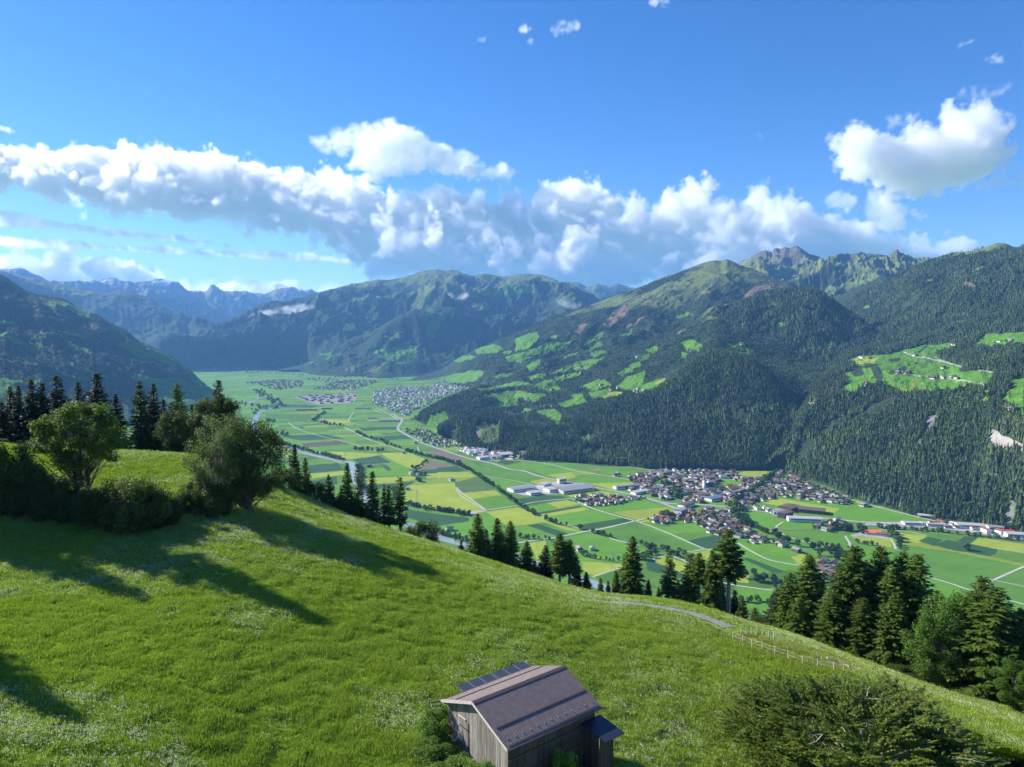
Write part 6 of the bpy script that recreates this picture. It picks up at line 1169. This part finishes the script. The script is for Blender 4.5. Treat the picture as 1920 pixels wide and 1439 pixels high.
row(Z2, [(1160,890),(1170,930),(1190,970)], 9, 9, 'the ditch left of the big yellow field', 3); row(Z2, [(1310,830),(1330,835)], 8, 10, 'the lone tree over the yellow field', 1); row(Z2, [(1430,1165),(1520,1195),(1640,1230),(1700,1245)], 9, 9, 'the river bank below the green field', 4)
row(Z4, [(1552,728),(1560,734)], 14, 11, 'the dark fields at the right', 1)
TR.sort(key=lambda t: t['x']**2+t['y']**2); NT = 185; print('row trees', len(TR))
groups = {}
for i, t in enumerate(TR[:NT]): groups.setdefault(t['n'], []).append(t)
OR2 = ['first', 'second', 'third', 'fourth', 'fifth', 'sixth', 'seventh', 'eighth', 'ninth', 'tenth', '11th', '12th', '13th', '14th', '15th', '16th', '17th', '18th', '19th', '20th', '21st', '22nd', '23rd', '24th', '25th', '26th', '27th', '28th', '29th', '30th'] + ['%dth' % k for k in range(31, 100)]
for nm, ts in groups.items():
    ts.sort(key=lambda t: t['x'])
    for i, t in enumerate(ts):
        pr = vt if t['v'] < .6 else vt2; o = bpy.data.objects.new('valley_tree', None); C.objects.link(o); o.location = (t['x'], t['y'], 0); s_ = t['h']/10; o.scale = (s_*1.1, s_*1.1, s_); o.rotation_euler = (0, 0, t['v']*20)
        for n2, me_ in (('trunk', pr[0]), ('crown', pr[1])):
            c_ = bpy.data.objects.new(n2, me_); C.objects.link(c_); c_.parent = o
        tag(o, 'leafy tree, %s from the left in %s' % (OR2[i], nm), 'tree', 'trees of '+nm)
for t in TR[NT:]: pts.append(np.array([[t['x'], t['y'], 0]])); hh = t['h']*1.15; scl.append(np.array([[hh*1.3, hh*1.3, hh]])); idx.append(np.array([3]))
# garden trees in the villages
r = random.Random(9)
for p in PLACED:
    if p['w'] in ('lone', 'the industrial strip', 'the gravel works'): continue
    k = 1 if p['w'].startswith('the far') else 2
    for _ in range(k):
        if r.random() < .6:
            a = r.uniform(0, 6.28); d_ = r.uniform(11, 18); pts.append(np.array([[p['x']+math.cos(a)*d_, p['y']+math.sin(a)*d_, p['z']-.4]])); hh = r.uniform(4, 8.5); scl.append(np.array([[hh*1.2, hh*1.2, hh]])); idx.append(np.array([3]))
# two lattice pylons
def pylon(px_, py_, hh, lab):
    X, Y = (float(t) for t in on_floor(px_, py_)); o = bpy.data.objects.new('power_pylon', None); C.objects.link(o); o.location = (X, Y, 0); tag(o, lab, 'pylon', 'power pylons'); M_st = mat_simple('galvanised_steel', (.22, .23, .23), .6)
    b_ = MB(); w0, w1 = hh*.09, hh*.015; cs = [(1, 1), (-1, 1), (-1, -1), (1, -1)]
    for k in range(4):
        c0, c1 = cs[k], cs[(k+1) % 4]; b_.tube([(c0[0]*w0, c0[1]*w0, 0), (c0[0]*w1, c0[1]*w1, hh)], .16, 4)
        for j in range(6):
            t0, t1 = j/6, (j+1)/6; a0 = w0+(w1-w0)*t0; a1 = w0+(w1-w0)*t1; b_.tube([(c0[0]*a0, c0[1]*a0, hh*t0), (c1[0]*a1, c1[1]*a1, hh*t1)], .09, 3)
    obj('lattice_mast', b_.mesh('lattice_mast'), M_st, o)
    for z in (.68, .8, .92):
        b_ = MB(); w_ = hh*(.2 if z != .8 else .26); b_.tube([(-w_, 0, hh*z), (0, 0, hh*z+.8), (w_, 0, hh*z)], .14, 4); obj('cross_arm', b_.mesh('cross_arm'), M_st, o)
for Z, q, hh, lb in ((Z2,(847,700),34,'thin steel pylon by the river, furthest left'),(Z2,(952,735),34,'thin steel pylon right of the river before the dark green field'),(Z2,(1310,965),34,'thin steel pylon standing in the big yellow field'),(Z3,(645,925),34,'thin steel pylon behind the near conifers in the yellow strip'),(Z3,(1130,1060),34,'thin steel pylon in the yellow field above the farm road')):
    c_ = zp(Z, [q])[0]; pylon(c_[0], c_[1], hh, lb)
P = np.concatenate(pts); S_ = np.concatenate(scl); I_ = np.concatenate(idx); rz = rng.uniform(0, 6.28, len(P))
print('forest instances', len(P))
scatter('forest', P, S_, rz, I_, CP, 'dense dark conifer forest covering the mountain slopes')
# ---- grass and flowers on the meadow
def tuft(seed, n, h, sp, w):
    r = np.random.default_rng(seed); v = []
    for k in range(n):
        a = r.uniform(0, 6.28); c = np.array([r.normal(0, sp), r.normal(0, sp), 0]); hh = h*r.uniform(.5, 1.2); ln = np.array([math.cos(a), math.sin(a), 0])*hh*r.uniform(.15, .7); sd = np.array([-math.sin(a), math.cos(a), 0])*w
        v.append(np.array([c-sd, c+sd, c+ln+np.array([0, 0, hh])+sd*.25, c+ln+np.array([0, 0, hh])-sd*.25]))
    return leaves_mesh('grass_tuft', np.array(v))
def umbel(seed):
    r = np.random.default_rng(seed); V = []
    for k in range(5):
        c = np.array([[r.normal(0, .12), r.normal(0, .12), r.uniform(.25, .42)]]); a = np.array([[.024, 0, .004]]); b_ = np.array([[0, .024, 0.004]]); V.append(quads('', c, a, b_))
    return leaves_mesh('flower_head', V)
M_gr = leaf_mat('grass_blades', (.16, .25, .020), (.39, .46, .075), .35, .6, .3)
M_gr2 = leaf_mat('ripe_grass_blades', (.22, .30, .04), (.36, .42, .08), .35, .6, .2)
M_fl = mat_simple('white_petals', (.66, .70, .46), .8, .1)
GP = [proto('tuft_model', tuft(1, 26, .22, .22, .022), [M_gr]), proto('tuft_model', tuft(2, 22, .27, .24, .028), [M_gr]), proto('tuft_model', tuft(3, 20, .32, .26, .02), [M_gr2]), proto('flower_model', umbel(4), [M_fl]), proto('tuft_model', tuft(5, 22, .3, .24, .02), [leaf_mat('dry_grass_blades', (.26, .27, .06), (.40, .39, .12), .3, .6, .2)])]
def fill(n, seed, vlo, vhi, wfun):
    """points over the visible meadow, even in picture density rather than in area"""
    r = np.random.default_rng(seed); px_, py_ = proj(SM.X, SM.Y, SM.Z); A = np.linalg.norm(np.cross(np.stack([SM.X, SM.Y, SM.Z], -1)[1:, :-1]-np.stack([SM.X, SM.Y, SM.Z], -1)[:-1, :-1], np.stack([SM.X, SM.Y, SM.Z], -1)[:-1, 1:]-np.stack([SM.X, SM.Y, SM.Z], -1)[:-1, :-1]), axis=-1)
    d_ = SM.R[:-1, :-1]; ok = (SM.V[:-1, :-1] > vlo) & (SM.V[:-1, :-1] < vhi) & (px_[:-1, :-1] > -40) & (px_[:-1, :-1] < 1960) & (py_[:-1, :-1] < 1480)
    wt = A*ok*np.clip(60/d_, .2, 1.2)*wfun(SM.X[:-1, :-1], SM.Y[:-1, :-1]); wt /= wt.sum()
    k = r.choice(wt.size, n, p=wt.ravel()); I, J = np.unravel_index(k, wt.shape); u = r.random(n)[:, None]; v = r.random(n)[:, None]; P = np.stack([SM.X, SM.Y, SM.Z], -1)
    return P[I, J]*(1-u)*(1-v)+P[I+1, J]*u*(1-v)+P[I, J+1]*(1-u)*v+P[I+1, J+1]*u*v
RPX = np.array(rp)
def clus(x, y):
    d_ = np.min(np.stack([np.hypot(x-a, y-b_) for a, b_ in smooth_path(rp, 3)]), 0)
    return (.6+.8*sstep(.35, .65, fbm(x/1.4, y/1.4, 3, 300)))*(d_ > 1.9)
NG = 300000
p = fill(NG, 5, .8, 4.5, clus); r_ = np.random.default_rng(8); far = np.hypot(p[:, 0], p[:, 1])
lush = fbm(p[:, 0]/1.4, p[:, 1]/1.4, 3, 300); s_ = (.6+.45*sstep(.35, .65, lush))*r_.uniform(.7, 1.25, NG)*(.75+.4*far/120)
ty = np.where(r_.random(NG) < .12+.25*sstep(.5, .7, fbm(p[:, 0]/9, p[:, 1]/9, 3, 320)), 2, r_.integers(0, 2, NG))
pxx, pyy = proj(p[:, 0], p[:, 1], p[:, 2]); dryp = inpoly(pxx, pyy, zp(Z6, [(190,100),(300,75),(480,125),(900,255),(930,320),(820,305),(560,245),(400,195),(250,145)])); ty = np.where(dryp & (r_.random(NG) < .75), 4, ty); s_ = np.where(dryp, s_*.8, s_)
NF = 60000
bedz = lambda x, y: (.35+sstep(.45, .68, fbm(x/2.6, y/2.6, 3, 330)))*sstep(.38, .6, fbm(x/14, y/14, 3, 340))*(1.2+1.5*sstep(10, -40, x))
pf = fill(NF, 6, .8, 4.4, bedz)
P = np.concatenate([p, pf]); S_ = np.concatenate([s_, r_.uniform(.5, 1.0, NF)*(.8+.5*np.hypot(pf[:, 0], pf[:, 1])/110)]); T = np.concatenate([ty, np.full(NF, 3)])
scatter('grass', P, np.repeat(S_[:, None], 3, 1), r_.uniform(0, 6.28, len(P)), T, GP, 'thick green meadow grass dotted with white flower umbels')
# ------------------------------------------------------------------ clouds: real volumes, density computed on a voxel grid
def cloud_mat(name, k, aniso=.2, col=(.99, .992, 1)):
    m, nt = new_mat(name); v = N(nt, 'ShaderNodeVolumePrincipled'); v.inputs['Color'].default_value = (*col, 1); v.inputs['Density'].default_value = k
    v.inputs['Density Attribute'].default_value = 'density'; v.inputs['Anisotropy'].default_value = aniso
    o = N(nt, 'ShaderNodeOutputMaterial'); L(nt, v.outputs[0], o.inputs['Volume']); return m
def lumps(polys, D, seed):
    """spheres that fill traced outlines; polys = (zoom, pts, count, max radius px, density, depth scatter)"""
    r = np.random.default_rng(seed); out = []
    for Z, pts, cnt, rmax, dn, dep in polys:
        pl = np.array(zp(Z, pts)); x0, y0 = pl.min(0); x1, y1 = pl.max(0)
        q = np.stack([r.uniform(x0, x1, cnt*12), r.uniform(y0, y1, cnt*12)], 1); q = q[inpoly(q[:, 0], q[:, 1], [tuple(t) for t in pl])][:cnt*3]
        a = pl; b_ = np.roll(pl, -1, 0); dmin = np.full(len(q), 1e9)
        for i in range(len(a)):
            ab = b_[i]-a[i]; t = np.clip(((q-a[i])@ab)/(ab@ab+1e-9), 0, 1); dmin = np.minimum(dmin, np.linalg.norm(q-(a[i]+t[:, None]*ab), axis=1))
        rad = np.minimum(dmin, rmax*r.uniform(.6, 1, len(q)))
        o = np.argsort(-rad*r.uniform(.55, 1, len(q)))[:cnt]; q = q[o]; rad = rad[o]
        x, y_, z = ray(q[:, 0], q[:, 1]); yy = D+r.uniform(-1, 1, len(q))*dep+(1.35*(350-q[:, 1])/F*D if pts is bank else 0); t = yy/y_
        out.append(np.stack([x*t, yy, CAMZ+z*t, np.maximum(rad, 2.5)/F*yy*1.08, dn*r.uniform(.35, 1.2, len(q))], 1))
    return np.concatenate(out)
def cloud(name, LP, vox, nscale, mat, label, amp=1., edge=.22, stretch=(1, 1, 1), pad=1.15, soft=0.):
    me = bpy.data.meshes.new(name); me.vertices.add(len(LP)); me.vertices.foreach_set('co', LP[:, :3].astype(np.float32).ravel())
    for nm, c in (('rad', 3), ('dn', 4)):
        a = me.attributes.new(nm, 'FLOAT', 'POINT'); a.data.foreach_set('value', LP[:, c].astype(np.float32))
    o = obj(name, me); me.materials.append(mat)
    lo = (LP[:, :3]-LP[:, 3:4]*pad-vox*3).min(0); hi = (LP[:, :3]+LP[:, 3:4]*pad+vox*3).max(0); res = np.maximum(4, ((hi-lo)/vox)).astype(int); print(name, 'voxels', res, res.prod()/1e6)
    ng = bpy.data.node_groups.new(name+'_nodes', 'GeometryNodeTree'); ng.interface.new_socket('Geometry', in_out='INPUT', socket_type='NodeSocketGeometry'); ng.interface.new_socket('Geometry', in_out='OUTPUT', socket_type='NodeSocketGeometry')
    n = lambda t, **kw: N(ng, t, **kw)
    gi = n('NodeGroupInput'); go = n('NodeGroupOutput'); vc = n('GeometryNodeVolumeCube'); pos = n('GeometryNodeInputPosition'); sn = n('GeometryNodeSampleNearest'); L(ng, gi.outputs[0], sn.inputs['Geometry'])
    # warp the lookup so that neighbouring lumps melt into each other
    w1 = n('ShaderNodeTexNoise'); w1.inputs['Scale'].default_value = nscale*.8; w1.inputs['Detail'].default_value = 4
    ps = n('ShaderNodeVectorMath', operation='MULTIPLY'); ps.inputs[1].default_value = stretch; L(ng, pos.outputs[0], ps.inputs[0]); L(ng, ps.outputs[0], w1.inputs['Vector'])
    ws = n('ShaderNodeVectorMath', operation='SUBTRACT'); L(ng, w1.outputs['Color'], ws.inputs[0]); ws.inputs[1].default_value = (.5, .5, .5)
    wm = n('ShaderNodeVectorMath', operation='SCALE'); L(ng, ws.outputs[0], wm.inputs[0]); wm.inputs['Scale'].default_value = .62/nscale*amp
    wp = n('ShaderNodeVectorMath', operation='ADD'); L(ng, pos.outputs[0], wp.inputs[0]); L(ng, wm.outputs[0], wp.inputs[1])
    sp_ = [s for s in sn.inputs if s.name == 'Sample Position'][0]; L(ng, wp.outputs[0], sp_)
    def samp(src, ty):
        si = n('GeometryNodeSampleIndex'); si.data_type = ty; L(ng, gi.outputs[0], si.inputs['Geometry'])
        if src == 'pos': L(ng, n('GeometryNodeInputPosition').outputs[0], next(s for s in si.inputs if s.name == 'Value' and s.enabled))
        else:
            q = n('GeometryNodeInputNamedAttribute'); q.data_type = 'FLOAT'; q.inputs['Name'].default_value = src; L(ng, next(s for s in q.outputs if s.enabled and s.name == 'Attribute'), next(s for s in si.inputs if s.name == 'Value' and s.enabled))
        L(ng, sn.outputs[0], si.inputs['Index']); return next(s for s in si.outputs if s.enabled)
    cpos = samp('pos', 'FLOAT_VECTOR'); rad = samp('rad', 'FLOAT'); dn = samp('dn', 'FLOAT')
    dv = n('ShaderNodeVectorMath', operation='DISTANCE'); L(ng, wp.outputs[0], dv.inputs[0]); L(ng, cpos, dv.inputs[1])
    def M(op, a, b_=None, c=None, clamp=False):
        q = n('ShaderNodeMath', operation=op); q.use_clamp = clamp
        for i, x in enumerate((a, b_, c)):
            if x is None: continue
            if hasattr(x, 'links'): L(ng, x, q.inputs[i])
            else: q.inputs[i].default_value = x
        return q.outputs[0]
    d_ = M('DIVIDE', dv.outputs['Value'], rad)
    nz = n('ShaderNodeTexNoise'); nz.inputs['Scale'].default_value = nscale*2.2; nz.inputs['Detail'].default_value = 7; nz.inputs['Roughness'].default_value = .68; L(ng, ps.outputs[0], nz.inputs['Vector'])
    val = M('ADD', M('SUBTRACT', 1.0, d_), M('MULTIPLY', M('SUBTRACT', nz.outputs['Fac'], .5), 3.0*amp))
    mr = n('ShaderNodeMapRange'); mr.interpolation_type = 'SMOOTHSTEP'; L(ng, val, mr.inputs[0]); mr.inputs[1].default_value = .0+soft; mr.inputs[2].default_value = edge+soft
    den = M('MULTIPLY', mr.outputs[0], dn)
    L(ng, den, vc.inputs['Density']); vc.inputs['Min'].default_value = lo; vc.inputs['Max'].default_value = hi
    for nm, v_ in zip(('Resolution X', 'Resolution Y', 'Resolution Z'), res): vc.inputs[nm].default_value = int(v_)
    sm = n('GeometryNodeSetMaterial'); sm.inputs['Material'].default_value = mat; L(ng, vc.outputs[0], sm.inputs[0]); L(ng, sm.outputs[0], go.inputs[0])
    md = o.modifiers.new('density', 'NODES'); md.node_group = ng; tag(o, label, kind='stuff'); return o
bank = [(0,180),(60,185),(120,210),(200,205),(290,188),(350,200),(420,195),(470,168),(520,190),(600,205),(700,222),(780,215),(860,235),(940,245),(1010,265),(1080,275),(1180,275),(1240,265),(1300,285),(1370,320),(1440,350),(1520,365),(1580,350),(1640,330),(1720,345),(1790,385),(1850,400),(1919,350),
 (1970,390),(2005,400),(2020,350),(2080,335),(2160,318),(2220,330),(2290,370),(2350,395),(2400,410),(2440,420),(2520,380),(2560,335),(2620,305),(2678,300),(2690,390),(2740,400),(2790,385),(2800,345),(2850,330),(2892,308),(2897,370),(2940,395),(2980,400),(3010,388),(3048,420),(3052,450),(3120,450),(3220,460),(3290,500),(3320,520),(3400,535),(3520,538),(3600,548),(3690,565),(3780,590),(3780,660),(3420,660),(3220,660),
 (2900,690),(2300,740),(1919,720),(1750,690),(1600,670),(1500,685),(1400,690),(1375,650),(1340,620),(1300,580),(1200,545),(1100,530),(1000,525),(900,510),(800,480),(700,470),(560,460),(440,430),(300,410),(200,400),(100,385),(0,365),(-200,340),(-200,170)]
puffC = [(1150,180),(1230,165),(1340,120),(1420,110),(1490,78),(1550,110),(1590,150),(1700,180),(1740,200),(1780,240),(1860,260),(1900,250),(1930,270),(1925,320),(1860,312),(1720,312),(1640,285),(1560,290),(1500,295),(1420,322),(1380,300),(1280,240),(1340,212),(1200,192)]
puffD = [(1110,120),(1140,92),(1168,110),(1165,150),(1200,165),(1240,150),(1240,108),(1280,90),(1320,120),(1340,160),(1440,170),(1500,140),(1600,145),(1630,130),(1610,80),(1640,42),(1700,36),(1760,52),(1820,88),(1835,180),(1870,240),(1860,280),(1750,320),(1640,345),(1560,365),(1440,360),(1400,340),(1300,310),(1240,270),(1190,220),(1140,150)]
CL = [(ZA,bank,460,54,1.,300),(ZA,bank,900,24,1.,500),
(ZB,puffD,170,45,.9,700),
 (ZB,[(1180,355),(1230,358),(1320,390),(1290,450),(1220,440),(1180,410)],16,26,.45,300),(ZB,[(1340,420),(1370,358),(1430,380),(1470,430),(1482,470),(1440,512),(1400,490)],24,26,.5,300),(ZB,[(1500,410),(1560,388),(1572,450),(1520,462)],10,20,.3,200),
 (ZB,[(1400,330),(1600,345),(1800,290),(1919,300),(1990,330),(1960,350),(1750,345),(1600,385),(1450,385)],40,14,.18,300)]
ST = [(ZA,[(-60,420),(100,438),(260,478),(400,498),(700,528),(850,558),(940,568),(900,588),(700,562),(400,532),(200,505),(0,492),(-60,490)],420,16,1.,500),(ZA,[(-60,520),(200,532),(400,556),(600,568),(850,588),(1000,588),(1200,600),(1370,620),(1365,642),(1200,628),(900,614),(600,602),(300,578),(0,562),(-60,560)],520,15,1.,500)]
HZ = [(ZA,[(-60,600),(60,588),(120,610),(250,600),(340,620),(440,630),(560,640),(600,670),(640,690),(760,690),(800,712),(900,700),(940,690),(1000,710),(1100,700),(1150,720),(1240,700),(1330,715),(1260,760),(900,790),(400,760),(150,720),(-60,680)],170,26,.8,500)]
PC = [(ZA,puffC,260,20,.6,400),(ZA,[(1140,178),(1200,130),(1330,105),(1400,140),(1330,215),(1290,245),(1200,200)],60,12,.3,300),(ZA,[(1700,170),(1800,230),(1930,250),(1930,330),(1800,320),(1680,300)],60,12,.35,300)]
M_cloud = cloud_mat('cloud_vapour', .0045, .5)
cloud('clouds', lumps(CL+HZ, 31000, 4), 56., 1/1500., M_cloud, 'long bank of white and grey cumulus over the mountains', amp=1.35, edge=.22)
cloud('clouds', lumps(ST, 31000, 5), 60., 1/1500., cloud_mat('thin_cloud_vapour', .0027, .6), 'flat thin streaks of cloud under the bank on the left', stretch=(.25, .6, 1.5), amp=.8, edge=.6)
cloud('clouds', lumps(PC, 31000, 8), 46., 1/1500., cloud_mat('torn_cloud_vapour', .0045, .5), 'torn white cloud with ragged edges above the middle of the bank', amp=1.35, edge=.5, stretch=(.7, 1, 1.1))
wis = [(ZP,[(960,42),(980,38),(1000,50),(985,58),(965,55)],10,8,.5,200),(ZP,[(1010,52),(1060,35),(1105,45),(1080,58),(1030,64)],26,9,.35,200),(ZP,[(1210,0),(1250,-6),(1268,8),(1240,16),(1215,10)],14,9,.5,200),(ZP,[(985,70),(1000,70),(1002,82),(990,84)],6,6,.3,100),(ZP,[(895,70),(912,68),(912,80),(898,82)],5,6,.25,100),
 (ZP,[(1840,110),(1865,95),(1888,102),(1880,118),(1850,122)],14,10,.4,200),(ZP,[(1785,88),(1830,76),(1838,84),(1800,96)],12,7,.3,200),(ZP,[(1640,230),(1700,208),(1740,212),(1690,240),(1650,248)],24,12,.3,200),(ZP,[(1415,250),(1440,246),(1440,262),(1420,264)],6,7,.2,100),(ZP,[(1780,175),(1880,150),(1925,155),(1880,180),(1800,192)],30,10,.16,200),(ZP,[(-10,236),(20,236),(42,246),(20,250),(-10,244)],14,7,.4,200)]
cloud('clouds', lumps(wis, 31000, 6), 50., 1/1100., cloud_mat('wisp_vapour', .006, .45), 'small torn cloud wisps high in the blue sky', amp=1.3, edge=.8)
MI = [(ZA,[(960,812),(1000,800),(1120,786),(1200,805),(1150,824),(980,828)],60,16,.8,150),(ZA,[(910,822),(960,812),(985,818),(930,830)],14,8,.7,80)]
for nm, PL, D in (('mist', MI, 9300), ('mist', [(ZA,[(1655,745),(1680,733),(1700,755),(1735,728),(1758,750),(1735,765),(1680,766)],30,9,.55,80),(ZA,[(1495,803),(1540,796),(1600,785),(1605,793),(1550,806)],20,6,.5,80)], 8900), ('mist', [(ZB,[(165,748),(200,742),(260,762),(305,772),(280,785),(240,795),(190,775)],40,12,.6,80)], 7600), ('mist', [(ZB,[(1812,806),(1840,790),(1880,783),(1917,792),(1905,812),(1850,820)],30,10,.28,60)], 3900), ('mist', [(ZP,[(895,512),(905,508),(915,520),(918,527),(900,522)],10,6,.4,60)], 10900)):
    lab = {9300: 'flat white fog bank lying on the shoulder of the long blue mountain', 8900: 'small torn mist puffs on the flank of the long mountain', 7600: 'ragged mist patch below the saddle', 3900: 'faint mist patch in front of the right-hand mountain', 10900: 'tiny steam wisp on the summit ridge of the long mountain'}[D]
    cloud(nm, lumps(PL, D, D), D/600., 16/D, cloud_mat('mist_vapour', .010, .2), lab, amp=1.15, edge=.9, stretch=(.6, 1, 1.2))
# ------------------------------------------------------------------ air
m, nt = new_mat('air'); v = N(nt, 'ShaderNodeVolumePrincipled'); v.inputs['Density'].default_value = 3.8e-5; v.inputs['Color'].default_value = (.22, .50, 1.0, 1); v.inputs['Anisotropy'].default_value = .1
o = N(nt, 'ShaderNodeOutputMaterial'); L(nt, v.outputs[0], o.inputs['Volume'])
mb = MB(); mb.box((-16500, -1200, -7.5), (16500, 22600, 2250))
h_ = obj('haze', mb.mesh('haze'), m); tag(h_, 'thin blue haze filling the valley air', kind='stuff')
# ------------------------------------------------------------------ light
SUN_EL = 31; SUN_AZ = -64   # azimuth from +Y, negative = left
w = bpy.data.worlds.new('World'); sc.world = w; w.use_nodes = True; nt = w.node_tree; nt.nodes.clear()
sky = N(nt, 'ShaderNodeTexSky', sky_type='NISHITA', sun_disc=False); sky.sun_elevation = R(SUN_EL); sky.sun_rotation = R(SUN_AZ)
sky.altitude = 1000; sky.air_density = .85; sky.dust_density = .1; sky.ozone_density = 2.6
bg = N(nt, 'ShaderNodeBackground'); bg.inputs[1].default_value = .098; hs = N(nt, 'ShaderNodeHueSaturation'); hs.inputs['Saturation'].default_value = 1.3; hs.inputs['Hue'].default_value = .508; L(nt, sky.outputs[0], hs.inputs['Color']); L(nt, hs.outputs[0], bg.inputs[0])
o = N(nt, 'ShaderNodeOutputWorld'); L(nt, bg.outputs[0], o.inputs[0])
sd = bpy.data.lights.new('sun', 'SUN'); sd.energy = 5.0; sd.angle = R(.5); sd.color = (1, .95, .87)
so = bpy.data.objects.new('sun', sd); C.objects.link(so)
so.rotation_euler = Vector((math.sin(R(SUN_AZ))*math.cos(R(SUN_EL)), math.cos(R(SUN_AZ))*math.cos(R(SUN_EL)), math.sin(R(SUN_EL)))).to_track_quat('Z', 'Y').to_euler()
sc.view_settings.view_transform = 'Standard'; sc.view_settings.look = 'None'; sc.view_settings.exposure = 1.0; sc.view_settings.gamma = 1
cy = sc.cycles
cy.max_bounces = 14; cy.diffuse_bounces = 2; cy.glossy_bounces = 2; cy.transmission_bounces = 3; cy.transparent_max_bounces = 8; cy.volume_bounces = 12
cy.use_denoising = True; cy.use_adaptive_sampling = True; cy.adaptive_threshold = .02
try: cy.denoiser = 'OPENIMAGEDENOISE'; cy.denoising_input_passes = 'RGB_ALBEDO_NORMAL'
except Exception: pass
cy.sample_clamp_indirect = 5

cy.volume_step_rate = 1.5; cy.volume_max_steps = 256
